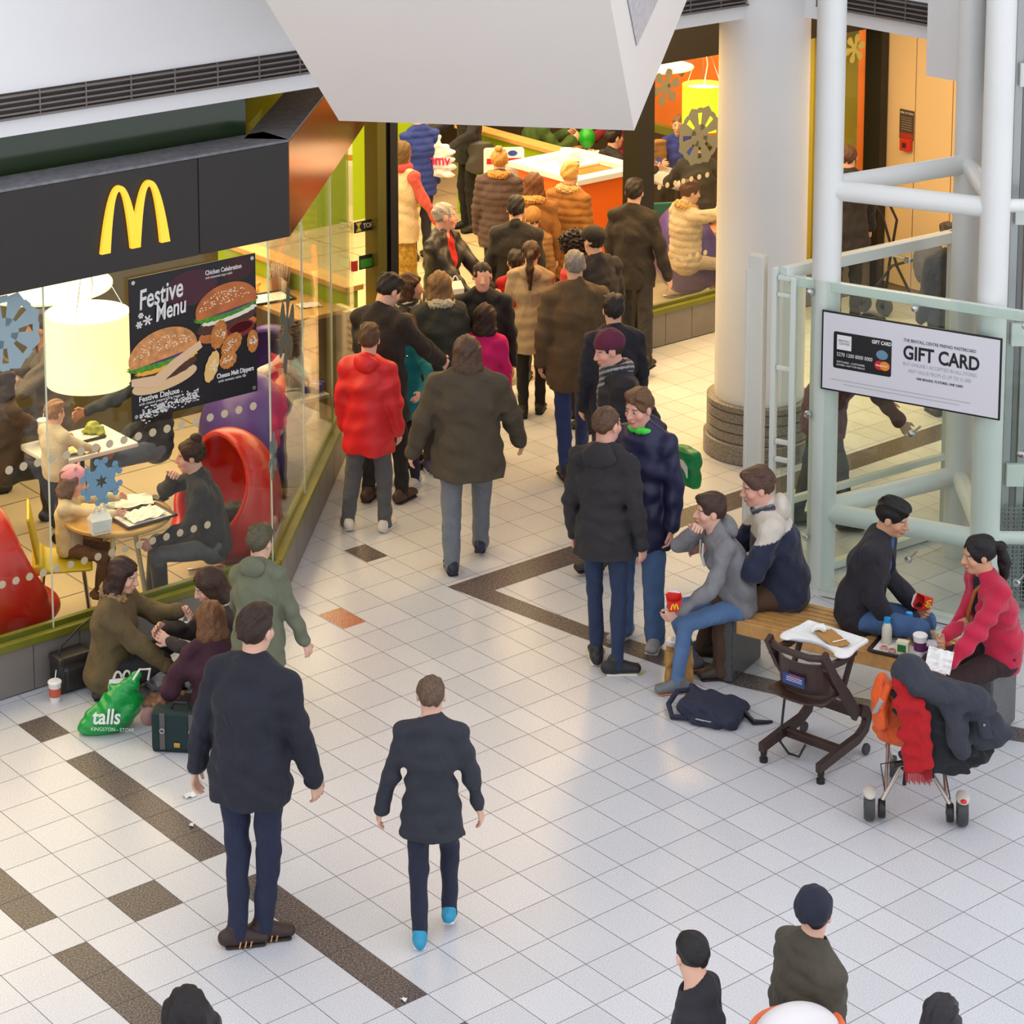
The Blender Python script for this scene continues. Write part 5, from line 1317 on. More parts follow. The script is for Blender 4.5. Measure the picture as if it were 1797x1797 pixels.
P = person('boy in bright red hooded jacket, grey trousers and white trainers', Vector((-.60, 17.2, 0)), 74, 1.56, res=.007, hair=('short', (86, 62, 44)), top=jk((216, 32, 38), hem=.40, fit=1.14, sleeve=1.15, hood='down', mat_=mat('red_nylon', s2l(214, 30, 36), .5, bump=(50, .15), var=(8, .06))), legs=dict(col=(88, 88, 92), fit=1.15), shoes=((226, 216, 204), (226, 222, 214)), fl=(-.11, -.01, 0, 30), fr=(.07, .02, 0, -10), head=(10, 0, 0), hs=.98)
# ---- the crowd at the shop door
P = person('man in black coat looking down at a phone beside the angled window', Vector((-.52, 17.75, 0)), 62, 1.80, res=.007, hair=('short', (40, 32, 28)), top=jk((38, 32, 30), hem=.38, fit=1.12, sleeve=1.1), legs=dict(col=(30, 28, 28)), shoes=(72, 46, 34), hr=(.17, .22, .60), hl=(-.12, .16, .55), head=(-22, 28, 0), fl=(-.07, 0, 0), fr=(.07, .05, 0))
person('child in teal jacket with white cuffs hugging the man in the black coat', Vector((-.33, 18.15, 0)), -125, 1.34, hair=('long', (70, 50, 36), .05), top=jk((20, 130, 142), hem=.42), legs=dict(col=(40, 32, 60)), shoes=((200, 194, 188), (230, 226, 220)), hl=(-.24, .2, .66), hr=(.24, .2, .66))
P = person('woman in black jacket and black dotted scarf behind the phone man', hd(716, 482, 1.58), -15, 1.56, hair=('long', (70, 44, 30), .08), top=jk((34, 30, 32)), legs=dict(col=(34, 32, 36))); scarf(P, (30, 28, 30), (200, 196, 190), .05, 0)
def open_jacket(c, **k):
    return lambda P: do_top(P, col=c, fit=1.12, opening=True, **k)
P = person('grey-haired man in black leather jacket and red polo shirt holding a meal box', hd(775, 357, 1.76), -32, 1.74, res=.007, skin='pink', hair=('bald', (168, 160, 152)), top=jk((190, 34, 26), sleeves=False, hem=.46, collar=True, name='polo_shirt'), legs=dict(col=(40, 38, 40)), head=(42, 0, 0), hr=(.05, .22, .56), hl=(-.14, .2, .57), extra=open_jacket((42, 38, 38), hem=.42, mat_=mat('black_leather', s2l(44, 40, 40), .42, bump=(30, .3), var=(8, .1))))
person('woman in dark parka with pale fur hood trim before the red polo man', hd(772, 484, 1.62), 100, 1.62, hair=('wavy', (120, 88, 56), .05), top=jk((50, 50, 44), hem=.36, fit=1.12, fur=(196, 182, 158)), legs=dict(col=(60, 48, 44)), shoes=((70, 66, 110), (210, 210, 216)))
person('flushed man in black jumper facing the camera amid the crowd', hd(846, 466, 1.62), -88, 1.62, skin='pink', hair=('crop', (44, 34, 30)), top=jk((28, 27, 30), collar=False, name='jumper', fit=1.1), legs=dict(col=(44, 38, 40)), wide=1.1)
person('small dark-haired girl in magenta jacket amid the crowd', hd(850, 545, 1.34), 80, 1.34, hair=('long', (48, 30, 26), .03), top=jk((206, 16, 104), hem=.45), legs=dict(col=(40, 34, 40)))
person('woman in beige coat with long brown ponytail and black trousers', Vector((.70, 19.75, 0)), 84, 1.50, res=.008, hair=('pony', (66, 42, 28), .18), top=jk((176, 152, 124), hem=.38, fit=.98, hood='down', flare=1.05), legs=dict(col=(28, 26, 28)), shoes=(24, 22, 24), fl=(-.04, -.04, 0), fr=(.05, .04, 0))
person('grey-haired man in brown overcoat and blue jeans walking into the shop', Vector((1.0, 18.38, 0)), 95, 1.80, res=.008, hair=('crop', (136, 128, 122)), top=jk((92, 72, 48), hem=.40, fit=1.14, sleeve=1.1, collar=True), legs=dict(col=(40, 58, 110), name='jeans'), shoes=(40, 34, 34), fl=(-.05, -.10, 0), fr=(.05, .14, 0), wide=1.08)
person('man in black flat cap and dark coat near the right door post', hd(1046, 402, 1.74), 125, 1.72, hair=('crop', (40, 34, 32)), top=jk((40, 34, 40), hem=.38, fit=1.12), legs=dict(col=(34, 32, 36)), hat=('cap', (30, 26, 28)), wide=1.1)
person('curly dark-haired person in coral puffer jacket behind the beige coat', hd(1012, 414, 1.58), 150, 1.56, hair=('afro', (34, 26, 26)), top=jk((220, 70, 70), hem=.45, puff=.008, fit=1.1), legs=dict(col=(40, 36, 40)))
person('dark-haired child in red jacket with white collar amid the crowd', hd(905, 447, 1.28), 100, 1.26, hair=('short', (38, 26, 24)), top=jk((178, 28, 36), hem=.43), legs=dict(col=(44, 34, 36)))
P = person('person in maroon beanie, dark coat and striped scarf walking to the left', hd(1096, 578, 1.78), 192, 1.74, res=.008, skin='pink', hair=('crop', (50, 36, 30)), top=jk((32, 30, 38), hem=.38, fit=1.15), legs=dict(col=(34, 32, 40)), hat=('beanie', (92, 28, 56)), fl=(-.05, .14, 0), fr=(.05, -.12, .02), lean=6, head=(0, 14, 0), wide=1.1, hl=at_depth(1196, 800, 16.75)); scarf(P, (40, 40, 46), (150, 150, 158), .045, .16)
person('person in dark navy coat behind the maroon beanie, back turned', hd(1078, 522, 1.70), 100, 1.68, hair=('short', (38, 30, 30)), top=jk((30, 30, 44), hem=.4, fit=1.12), legs=dict(col=(34, 34, 44)))
person('person in dark coat stepping past the right door post', hd(1112, 318, 1.72), 70, 1.70, hair=('short', (34, 28, 26)), top=jk((40, 34, 30), hem=.44, fit=1.1), legs=dict(col=(32, 30, 34)), fl=(-.05, .12, 0), fr=(.14, -.22, .02), hr=(.2, 0, .48))
person('blonde woman in brown quilted puffer coat with tan fur hood trim, back turned', hd(876, 264, 1.64), 78, 1.62, hair=('bun', (190, 140, 74)), top=jk((80, 62, 58), hem=.43, puff=.01, fit=1.1, fur=(196, 140, 70)), legs=dict(col=(36, 34, 38)))
person('blonde person in tan quilted coat with cream fur collar beside the orange bin', hd(998, 288, 1.66), 55, 1.64, hair=('short', (220, 170, 96)), top=jk((156, 104, 46), hem=.36, puff=.01, fit=1.12, fur=(222, 180, 120)), legs=dict(col=(60, 42, 32)))
person('brown-haired person in amber fur-collared coat left of the orange bin', hd(937, 306, 1.62), 92, 1.60, hair=('long', (104, 62, 36), 0), top=jk((150, 100, 50), hem=.4, fur=(206, 156, 84)), legs=dict(col=(50, 40, 36)))
person('dark-haired person in black jacket in front of the quilted puffer coats', hd(905, 348, 1.68), 85, 1.66, hair=('short', (28, 24, 24)), top=jk((34, 31, 31), hem=.42, fit=1.1), legs=dict(col=(32, 30, 32)))
person('child in tan woolly hat amid the crowd left of the tan quilted coat', hd(935, 368, 1.32), 90, 1.28, hair=('crop', (90, 62, 40)), top=jk((150, 110, 66), puff=.006), legs=dict(col=(50, 44, 44)), hat=('beanie', (166, 118, 62)))
P = person('woman in brown headscarf, coral sleeves and cream waistcoat by the door post', hd(704, 252, 1.62), 48, 1.60, skin='tan', hair=('crop', (40, 30, 26)), hat=('scarfhead', (104, 80, 48)), top=jk((196, 84, 76), hem=.5, amp=.008), legs=dict(col=(150, 116, 40), skirt=.46, name='skirt', mat_=mat('gold_skirt', s2l(150, 116, 36), .6, var=(28, .45))), shoes=(50, 40, 34), hr=(.18, .12, .52), extra=lambda P: do_top(P, col=(196, 176, 142), sleeves=False, fit=1.08, hem=.40, name='waistcoat', collar=False))
scarf(P, (206, 60, 62), None, .045, .3)
P = person('woman in black holding a white shopping bag, head hidden by the pod', Vector((.23, 25.75, 0)), 205, 1.70, hair=('long', (50, 38, 30), .1), top=jk((32, 32, 36), hem=.46), legs=dict(col=(24, 23, 26), fit=.95), shoes=(26, 24, 24), hr=(.10, .24, .66), hl=(-.14, .2, .6))
person('person in blue padded waistcoat behind the headscarf woman', hd(736, 186, 1.66), 120, 1.64, hair=('short', (70, 50, 40)), top=jk((30, 52, 130), puff=.01, hem=.44), legs=dict(col=(30, 30, 40)))
# ---- the two teenagers standing by the bench
P = person('teenage boy in black hooded jacket and slim jeans, back turned, canvas shoes', Vector((1.0, 14.82, 0)), 62, 1.76, res=.006, skin='pink', hair=('crop', (92, 66, 50)), top=jk((42, 39, 42), hem=.455, fit=1.0, sleeve=1.05, hood='down'), legs=dict(col=(36, 50, 80), fit=.86, name='jeans'), shoes=((32, 32, 38), (226, 218, 204)), fl=(-.05, .05, 0, 30), fr=(.06, -.01, 0, -58), head=(-14, 0, 0))
shoe_laces(P, 1, -58, (232, 230, 224)); shoe_laces(P, -1, 30, (232, 230, 224))
P = person('teenage boy in navy jacket with lime green collar, smiling, facing the camera', Vector((1.28, 15.25, 0)), -118, 1.74, res=.006, skin='pink', hair=('short', (104, 74, 52)), top=jk((28, 30, 66), hem=.40, fit=1.12, sleeve=1.12, hood='down', mat_=mat('navy_nylon', s2l(26, 28, 64), .5, bump=(50, .15), var=(8, .08))), legs=dict(col=(76, 104, 144), fit=1.16, flare=1.15, name='jeans'), shoes=((150, 150, 152), (214, 208, 198)), fl=(-.07, .02, 0, 12), fr=(.07, .0, 0, -12), head=(-16, 6, 0))
scarf(P, (70, 226, 70), None, .02, 0); shoe_laces(P, -1, 12, (232, 232, 230)); shoe_laces(P, 1, -12, (232, 232, 230))
b = MB(); c_ = P['chest'] + P['fw'] * .158 * P['g'] * 1.1
b.tube([c_ + P['up'] * .10, c_, c_ - P['up'] * .22, c_ - P['up'] * .34], .004, 6); b.build('zip', paint(150, 150, 160), P['top'])
# ---- on the bench
BD = (Vector((3.29, 13.70, 0)) - Vector((1.82, 14.61, 0))).normalized(); BN = Vector((-BD.y, BD.x, 0))   # along, away from the camera
B0 = Vector((1.82, 14.61, 0)); SEAT = .45
def bseat(a, d): return B0 + BD * a + BN * d
P = person('teenage boy in grey hooded top and blue jeans on the bench, hand to mouth', bseat(-.02, .12), 190, 1.60, res=.006, hair=('short', (64, 46, 36)), top=jk((124, 124, 128), hood='down', fit=1.02, name='hooded_top'), legs=dict(col=LJEAN, fit=.95, name='jeans'), shoes=((112, 114, 116), (188, 120, 80)), sit=SEAT - .03, fl=(-.10, .28, 0, 0), fr=(.09, .17, 0, 0), hr=at_depth(1216, 932, 14.56), poleR=(.9, .3, -.9), hl=at_depth(1192, 1072, 14.42), poleL=(-.6, -.7, -.6), lean=21, head=(0, -10, 0), curlr=55, curl=50)
for sg in (-1, 1):
    b = MB(); c_ = P['neck'] + P['fw'] * .105 + P['rt'] * .03 * sg; b.tube([c_ - P['up'] * .02, c_ + P['fw'] * .035 - P['up'] * .1, c_ + P['fw'] * .04 - P['up'] * (.2 if sg > 0 else .17)], .006, 8); b.build('drawstring', paint(226, 222, 212), P['top'], smooth=True)
P = person('teenage boy in cream and navy hooded jacket on the far side of the bench', bseat(.20, .38), 176, 1.74, res=.006, skin='pink', hair=('short', (84, 58, 46)), top=jk((30, 36, 62), col2=(206, 198, 184), split=.185, hood='down', fit=1.18, sleeve=1.1), legs=dict(col=(76, 54, 38), fit=1.1), shoes=(60, 48, 40), sit=SEAT, fl=(-.1, .24, 0), fr=(.1, .30, 0), hl=(-.08, .26, .16), hr=(.05, .3, .14), lean=16, head=(8, 4, 0))
scarf(P, (56, 58, 68), (120, 122, 130), .03, 0)
P = person('dark-haired man in black jacket and blue shirt on the bench holding a chip carton', bseat(.74, .30), -22, 1.70, res=.006, skin='asian', hair=('short', (22, 18, 18)), top=jk((46, 92, 150), sleeves=False, name='shirt', fit=.95), legs=dict(col=(62, 92, 134), fit=1.05, name='jeans'), shoes=(50, 44, 42), sit=SEAT, hl=at_depth(1606, 1058, 14.50), hr=at(1562, 1106, .50), poleR=(.5, -.8, .3), fl=(-.20, .20, 0), fr=(.04, .30, .06), kneeR=(.2, 1, .2), lean=16, head=(-4, 12, 6), curl=60, mouth=0, extra=open_jacket((36, 34, 42), sleeve=1.12, name='jacket'))
P = person('woman in red cardigan with black ponytail on the right end of the bench', bseat(1.70, .20), 194, 1.62, res=.006, skin='asian', hair=('pony', (20, 16, 17), .2), top=jk((26, 28, 44), sleeves=False, collar=False, name='top', fit=.93), legs=dict(col=(52, 34, 34), fit=1.1), shoes=((78, 56, 48), (70, 70, 76)), sit=SEAT, hl=at_depth(1668, 1162, 13.48), hr=at_depth(1660, 1118, 13.72), fl=(-.02, .14, 0, 160), fr=(.10, .2, 0), lean=14, head=(-6, 4, 0), curl=50, extra=lambda P: do_top(P, col=(186, 24, 62), fit=1.08, opening=True, name='cardigan', collar=False, mat_=mat('red_knit', s2l(186, 24, 62), .9, bump=(55, .5), var=(9, .08), sheen=.2)))
RED_WOMAN = P
b = MB(); n_, h_ = P['neck'], P['hip']
pts_ = [P['shL'] * .35 + n_ * .65 - P['fw'] * .06, P['shL'] * .35 + n_ * .65 + P['up'] * .045, n_ + P['fw'] * .10 - P['rt'] * .02 - P['up'] * .06, P['chest'] + P['fw'] * .165, P['waist'] + P['fw'] * .165 + P['rt'] * .08 + P['up'] * .03, P['hip'] + P['rt'] * .19 + P['fw'] * .06 + P['up'] * .06]
b.tube(pts_, .013, 8); b.build('bag_strap', mat('tan_leather', s2l(160, 92, 40), .45), P['t'], smooth=True)
# ---- sitting on the floor by the window
P = person('girl in khaki parka with fur hood kneeling on the floor by the window wall', hd(190, 962, .97), -8, 1.56, res=.006, hair=('long', (52, 32, 28), .2), top=jk((98, 82, 52), fit=1.16, sleeve=1.12, flare=1.2, fur=(150, 118, 80)), legs=dict(col=(34, 31, 34), fit=1.05), shoes=(44, 40, 42), sit=.07, fl=(-.08, .03, 0, 180), fr=(.08, .03, 0, 180), kneeL=(-.25, 1, .05), kneeR=(.2, 1, .05), hl=(-.06, .28, .24), hr=(.08, .26, .06), head=(-8, 12, 0), lean=6)
do_top(P, col=(98, 82, 52), fit=1.25, flare=1.45, sleeves=False, name='parka_skirt', collar=False) if False else None
P = person('girl in maroon jumper with wavy brown hair sitting on the floor, back turned', hd(378, 1060, .86), 108, 1.50, res=.007, hair=('wavy', (112, 76, 50), .1), top=jk((60, 26, 40), fit=1.08, sleeve=1.1, name='jumper'), legs=dict(col=(128, 96, 92), fit=.85, name='tights'), shoes=(40, 36, 38), sit=.02, fl=(-.12, .14, 0, -60), fr=(.06, .2, 0, 60), kneeL=(-1, .35, .15), kneeR=(1, .3, .25), hl=(-.16, .2, .1), hr=(.1, .24, .14), lean=14)
q = Field(.009); q.ecap(P['hip'], P['hip'] + (P['kL'] - P['hip']) * .55, (0, 0, 1), .11, .15, .09, .12, .05); q.ecap(P['hip'], P['hip'] + (P['kR'] - P['hip']) * .55, (0, 0, 1), .11, .15, .09, .12, .05); q.plane((0, 0, .005), (0, 0, -1)); q.warp = wrinkle(3, .006); field_obj(q, 'skirt', cloth((32, 30, 38)), P['t'])
P = person('girl with brown hair and cream fur hood seated by the wall, looking left', hd(412, 964, .98), 196, 1.62, res=.007, hair=('long', (60, 42, 34), .12), top=jk((60, 50, 48), fit=1.1, fur=(196, 176, 146)), legs=dict(col=(40, 38, 44)), shoes=(44, 42, 48), sit=.02, fl=(-.1, .22, 0, -40), fr=(.1, .22, 0, 40), kneeL=(-1, .4, .3), kneeR=(1, .4, .3), hl=(-.04, .26, .2), hr=(.06, .27, .22), head=(0, 18, 0), lean=12)
# ---- seated inside the left window
def in_chair(label, px, py, top_z, face, **k): return person(label, hd(px, py, top_z), face, **k)
P = person('woman with hair bun in black top eating in the red egg chair', xy(at(374, 955, .46)), 188, 1.58, res=.007, skin='pink', hair=('bun', (60, 36, 26)), top=jk((34, 34, 38), collar=False, name='jumper'), legs=dict(col=(82, 82, 86), fit=.98), shoes=(28, 27, 29), sit=.38, lean=13, hr=(.02, .17, .305), poleR=(.9, .2, -.8), hl=(-.1, .25, .06), fl=(-.06, .23, 0), fr=(.06, .27, 0), head=(0, 0, 0), curlr=55)
for sg, an, kn in ((0, P['aL'], P['kL']), (1, P['aR'], P['kR'])):
    f = Field(.009); f.cone(an, an + (kn - an) * .8, .05, .06, .02); field_obj(f, 'boot_leg', mat('black_leather', (.02, .02, .02), .4), P['t'])
in_chair('small child in pink woolly hat and cream jacket on the yellow chair', 118, 820, 1.08, -8, H=1.08, skin='pink', res=.007, hair=('long', (110, 78, 54), 0), hat=('helmet', (226, 150, 164)), top=jk((222, 200, 160), fit=1.05), legs=dict(col=(110, 76, 50)), shoes=(150, 110, 80), sit=.46, hl=(-.1, .3, .3), hr=(.08, .33, .26), head=(0, 14, 0), fl=(-.07, .2, .16), fr=(.07, .2, .16))
in_chair('toddler in cream cardigan beside the white rectangular table, back turned', 92, 694, 1.24, 55, H=.98, res=.007, hair=('short', (150, 112, 80)), top=jk((206, 194, 170), fit=1.1, mat_=mat('cream_knit', s2l(206, 194, 170), .9, bump=(60, .5))), legs=dict(col=(120, 116, 120)), sit=.62, hr=(.16, .26, .12), hl=(-.14, .25, .1), fl=(-.07, .2, .3), fr=(.07, .2, .3))
in_chair('person with long dark hair and dark brown top at the left edge of the window', 2, 650, 1.30, 40, H=1.64, hair=('long', (44, 28, 22), .2), top=jk((60, 44, 36)), legs=dict(col=(50, 48, 54)), sit=.45, hr=(.1, .26, .1))
in_chair('bespectacled man in grey jumper eating a burger, half behind the drum lamp', 92, 562, 1.34, 195, H=1.78, skin='tan', hair=('short', (50, 38, 30)), top=jk((98, 90, 78), fit=1.1, name='jumper'), legs=dict(col=(62, 64, 76)), sit=.45, hl=(-.04, .24, .26), hr=(.03, .25, .28), head=(0, 6, 0), lean=6)
person('person in dark jumper and jeans at the white table, head behind the poster', W(-13.2, -2.2), 205, 1.74, skin='tan', hair=('short', (50, 40, 34)), top=jk((46, 50, 54)), legs=dict(col=(92, 106, 126), name='jeans'), sit=.45, hl=(-.1, .26, .0), hr=(.1, .28, .16))
P = in_chair('curly-haired girl in striped top eating a burger on the purple chair', 516, 582, 1.16, -118, H=1.18, skin='brown', res=.007, hair=('afro', (84, 56, 36)), top=jk((206, 196, 196), fit=1.02, collar=False, name='striped_top', mat_=None), legs=dict(col=(60, 60, 90)), sit=.50, hl=(-.05, .16, .30), hr=(.05, .16, .30), poleL=(-1, -.2, -.6), poleR=(1, -.2, -.6), fl=(-.07, .2, .2), fr=(.07, .2, .2), shoes=(90, 60, 160))
person('dark-haired person in beige jacket seated in the purple egg chair, back turned', W(-12.5, -.15), 66, 1.60, hair=('long', (46, 30, 24), .06), top=jk((196, 164, 140), fit=1.06), legs=dict(col=(60, 54, 60)), sit=.45, hr=(.1, .28, .2), hl=(-.1, .26, .16))
# ---- seated behind the right window and in the far seating
in_chair('fair-haired boy in blue jacket facing out behind the right window', 1192, 199, 1.30, -105, H=1.52, res=.008, hair=('crop', (120, 88, 56)), top=jk((28, 52, 150)), legs=dict(col=(40, 40, 50)), sit=.46, hl=(-.08, .25, .16), hr=(.08, .24, .18))
in_chair('person in black jumper seated behind the right window, back turned', 1226, 252, 1.30, 80, H=1.72, hair=('short', (30, 25, 24)), top=jk((34, 33, 36), fit=1.1), legs=dict(col=(40, 40, 46)), sit=.46, lean=14, hl=(-.12, .25, .2), hr=(.12, .25, .2))
in_chair('brown-haired woman in beige fur-collared coat sitting in the purple swan chair', 1204, 326, 1.28, 28, H=1.62, res=.008, hair=('short', (78, 44, 36)), top=jk((200, 176, 148), fit=1.12, puff=.008, fur=(206, 160, 96)), legs=dict(col=(196, 172, 146)), sit=.45, hr=(.12, .18, .36), hl=(-.1, .25, .1), head=(-10, 10, 0))
in_chair('dark-haired boy in black jacket seated behind the orange bin', 1074, 232, 1.28, 25, H=1.62, hair=('short', (44, 32, 28)), top=jk((38, 36, 38)), legs=dict(col=(40, 40, 44)), sit=.45, hl=(-.04, .28, .2), hr=(.1, .28, .2))
person('person in dark red top seated beyond the green balloon', Vector((1.95, 26.55, 0)), 205, 1.62, hair=('long', (50, 36, 30), .1), top=jk((120, 26, 38)), legs=dict(col=(40, 40, 44)), sit=.45, hr=(.08, .28, .18))
in_chair('person in green hooded top seated on the taupe chair, head under the pod edge', 928, 172, 1.36, 12, H=1.74, hair=('short', (60, 48, 40)), top=jk((58, 84, 28), hood='down', fit=1.16), legs=dict(col=(50, 50, 60)), sit=.46, lean=18, hl=(-.06, .27, .2), hr=(.1, .27, .2))
# ---- beyond the lift
person('short-haired man in black coat, back turned, beyond the lift pipes', hd(1490, 258, 1.76), 92, 1.74, res=.008, skin='pink', hair=('crop', (80, 52, 38)), top=jk((36, 33, 35), hem=.40, fit=1.15), legs=dict(col=(30, 29, 32)), hr=(.17, .16, .42))
person('person in maroon jacket bending behind the lift glass', hd(1448, 590, 1.50), 8, 1.72, hair=('short', (40, 34, 34)), top=jk((84, 26, 40), fit=1.12), legs=dict(col=(50, 56, 66)), lean=34, hl=(-.12, .34, .48), hr=(.12, .34, .46), fl=(-.05, -.1, 0), fr=(.05, .1, 0))
person('person in black jacket behind the right lift pipes', hd(1668, 396, 1.66), 100, 1.64, hair=('short', (34, 28, 26)), top=jk((34, 32, 34)), legs=dict(col=(34, 32, 36)))
# ================================================================ bench, high chair, pushchair, bags and litter
def rel(name, mb, m, t, smooth=False, bevel=0): return mb.build(name, m, t, smooth=smooth, bevel=bevel)
BZ = math.atan2(BD.y, BD.x)
t = thing('bench', 'slatted oak bench on two dark granite blocks in front of the lift', 'bench', B0, BZ)
GRBK = granite('bench_granite', (.055, .055, .058), (.02, .02, .022), (.13, .13, .135), 150, .3, vcol=False)
for a in (-.13, 1.60):
    b = MB(); b.box((a, 0, 0), (a + .13, .46, .445)); rel('granite_block', b, GRBK, t, bevel=.012)
OAK = mat('bench_oak', s2l(196, 146, 84), .45, bump=(45, .15), var=(14, .16))
for k in range(8):
    b = MB(); y = .012 + k * .057; b.box((.03, y, .405), (1.6, y + .044, .455)); rel('slat', b, OAK, t, bevel=.004)
b = MB(); b.box((.03, -.012, .352), (1.6, .03, .445)); rel('front_beam', b, OAK, t, bevel=.006)
b = MB(); b.box((.03, .43, .352), (1.6, .465, .445)); rel('back_beam', b, OAK, t, bevel=.006)
def bl(a, d, z): p = B0 + BD * a + BN * d; return Vector((p.x, p.y, z))
# tray with the couple's meal
tray('dark brown tray of drinks and packets between the couple on the bench', bl(1.13, .13, .457), BZ + .05, .42, .31)
def milk(label, p, s_=1.):
    t = thing('milk_bottle', label, 'bottle', p); t.scale = (s_,) * 3; b = MB(); b.lathe([(0, 0), (.03, 0), (.032, .01), (.032, .1), (.022, .13), (.018, .14)], n=20); b.build('bottle_body', mat('milky_plastic', s2l(216, 214, 196), .25), t, smooth=True)
    b = MB(); b.lathe([(.021, .138), (.021, .168), (0, .17)], n=20); b.build('bottle_cap', paint(30, 150, 220, .35), t, smooth=True)
milk('milk bottle with blue cap at the left end of the tray', bl(1.0, .12, .47)); milk('milk bottle with blue cap at the back of the tray by the jeans', bl(1.08, .29, .457))
cup('large white paper cup with purple print and lid on the bench tray', bl(1.24, .06, .468), .13, .045, (236, 234, 232), (236, 236, 236), False, (96, 40, 90))
box_thing('carton', 'small green and white carton at the front of the bench tray', 'box', bl(1.14, .03, .468), BZ + .1, (.075, .05, .085), (230, 222, 190), (24, 110, 50))
box_thing('carton', 'purple carton lying open on the right of the bench tray', 'box', bl(1.27, .17, .468), BZ + .4, (.12, .09, .05), (226, 220, 224), (86, 30, 96))
for k, (a, d) in enumerate(((1.02, .03), (1.075, .015), (1.10, .17))):
    t = thing('dip_pot', ('dip pot at the front left corner of the bench tray', 'dip pot beside the green carton on the bench tray', 'dip pot behind the green carton on the bench tray')[k], 'pot', bl(a, d, .468)); b = MB(); b.lathe([(0, 0), (.02, 0), (.026, .025), (.023, .025), (.02, .018)], n=18); b.build('pot_body', paint(236, 210, 196), t, smooth=True); b = MB(); b.lathe([(.02, .018), (0, .018)], n=18); b.build('dip', paint(190, 70, 40), t)
for k in range(4):
    o = sheet('paper_packet', ('crumpled tan packet behind the cup on the tray', 'tan packet leaning at the back of the tray', 'green striped packet at the back of the tray', 'tan packet nearest the man\'s jeans on the tray')[k], 'packet', bl(1.13 + .045 * k, .20 + .02 * (k % 2), .50 + .01 * k), .5 + k, .06, .09, paint(*((190, 150, 100), (206, 180, 136), (60, 110, 60), (214, 190, 150))[k]), .01, k)
    o.rotation_euler = (R(55 + 10 * k), R(10 * k - 10), .6 + .5 * k)
heap('burger_carton', 'red and orange carton at the right end of the bench tray', 'food', bl(1.31, .27, .457), (.05, .04, .04), paint(226, 80, 30), 4)
# chip cartons
def chips(label, p, mrot):
    t = thing('chip_carton', label, 'carton'); t.matrix_world = Matrix.Translation(p) @ mrot
    b = MB(); w0, w1, h, dd = .032, .05, .095, .016
    front = [(-w0, -dd, 0), (w0, -dd, 0), (w1, -dd * 1.4, h)] + [(w1 * math.cos(R(a)), -dd * 1.4, h - .028 * math.sin(R(a))) for a in range(30, 180, 30)] + [(-w1, -dd * 1.4, h)]
    back = [(-w0, dd, 0), (w0, dd, 0), (w1, dd * 1.4, h + .02), (w1 * .6, dd * 1.4, h + .035), (-w1 * .6, dd * 1.4, h + .035), (-w1, dd * 1.4, h + .02)]
    b.poly(front); b.poly(back[::-1]); b.quad(front[0], front[-1], back[5], back[0]); b.quad(front[2], front[1], back[1], back[2]); b.quad(front[0], back[0], back[1], front[1])
    o = b.build('carton_body', paint(214, 36, 26, .45), t); md = o.modifiers.new('s', 'SOLIDIFY'); md.thickness = .0015
    b = MB(); b.poly([(p_[0] * .96, dd * 1.4 - .002, p_[2]) for p_ in back[::-1]]); b.build('carton_lining', paint(232, 228, 222), t)
    b = MB()
    for q in arch_mesh(0, .045, .04, .009, .012, 12): b.extrude([(p_[0], -dd * 1.32 - .0035, p_[1] + .018) for p_ in q], (0, -.001, 0))
    b.build('arch_letter', paint(246, 190, 30), t); return t
p_ = at(1183, 1058, .66); chips('red chip carton with yellow arches held by the boy in the grey hooded top', at_depth(1182, 1072, 14.36), Matrix.Rotation(R(8), 4, 'Z'))
chips('red chip carton tipped sideways in the dark-haired man\'s hand', at_depth(1634, 1058, 14.46), Matrix.Rotation(R(20), 4, 'Z') @ Matrix.Rotation(R(-75), 4, 'Y'))
o = sheet('napkin', 'white paper napkin in the hands of the woman in the red cardigan', 'napkin', at_depth(1648, 1160, 13.42), BZ + .6, .15, .14, WHT, .02, 3); o.rotation_euler = (R(48), R(10), BZ + .3)
# sign on the lift screen
sp = G0 + GFn * .03
S00, S10, S01 = at_plane(1440, 682, sp, GFn), at_plane(1754, 737, sp, GFn), at_plane(1444, 538, sp, GFn)
t = thing('gift_card_sign', 'white black-edged gift card sign on the lift glass', 'sign'); SW_, SH_ = (S10 - S00).length, (S01.z - S00.z) * .96
t.matrix_world = frame(S00, GFd); k_ = SW_
card(t, 'sign_border', rect_pts(0, 0, SW_, SH_), BLKP, 0, .012); card(t, 'sign_face', rect_pts(.012, .012, SW_ - .012, SH_ - .012), mat('sign_white', s2l(222, 222, 230), .4), -.001, .001)
x0, z0_ = SW_ * .07, SH_ * .30; cw_, ch_ = SW_ * .33, SH_ * .46
card(t, 'card_picture', rect_pts(x0, z0_, x0 + cw_, z0_ + ch_, .015), mat('card_black', s2l(24, 22, 26), .3), -.0022)
GW = paint(236, 236, 238); card(t, 'logo_square', rect_pts(x0 + cw_ * .06, z0_ + ch_ * .52, x0 + cw_ * .31, z0_ + ch_ * .92), GW, -.0034)
text('BENTALL', cw_ * .05, DARKGREY, t, (x0 + cw_ * .085, -.0036, z0_ + ch_ * .74)); text('CENTRE', cw_ * .05, DARKGREY, t, (x0 + cw_ * .095, -.0036, z0_ + ch_ * .66))
text('GIFT CARD', cw_ * .085, GW, t, (x0 + cw_ * .66, -.0036, z0_ + ch_ * .84), bold=.001, sx=.78); text('5270 1200 0000 0000', cw_ * .09, GW, t, (x0 + cw_ * .06, -.0036, z0_ + ch_ * .34), sx=.78)
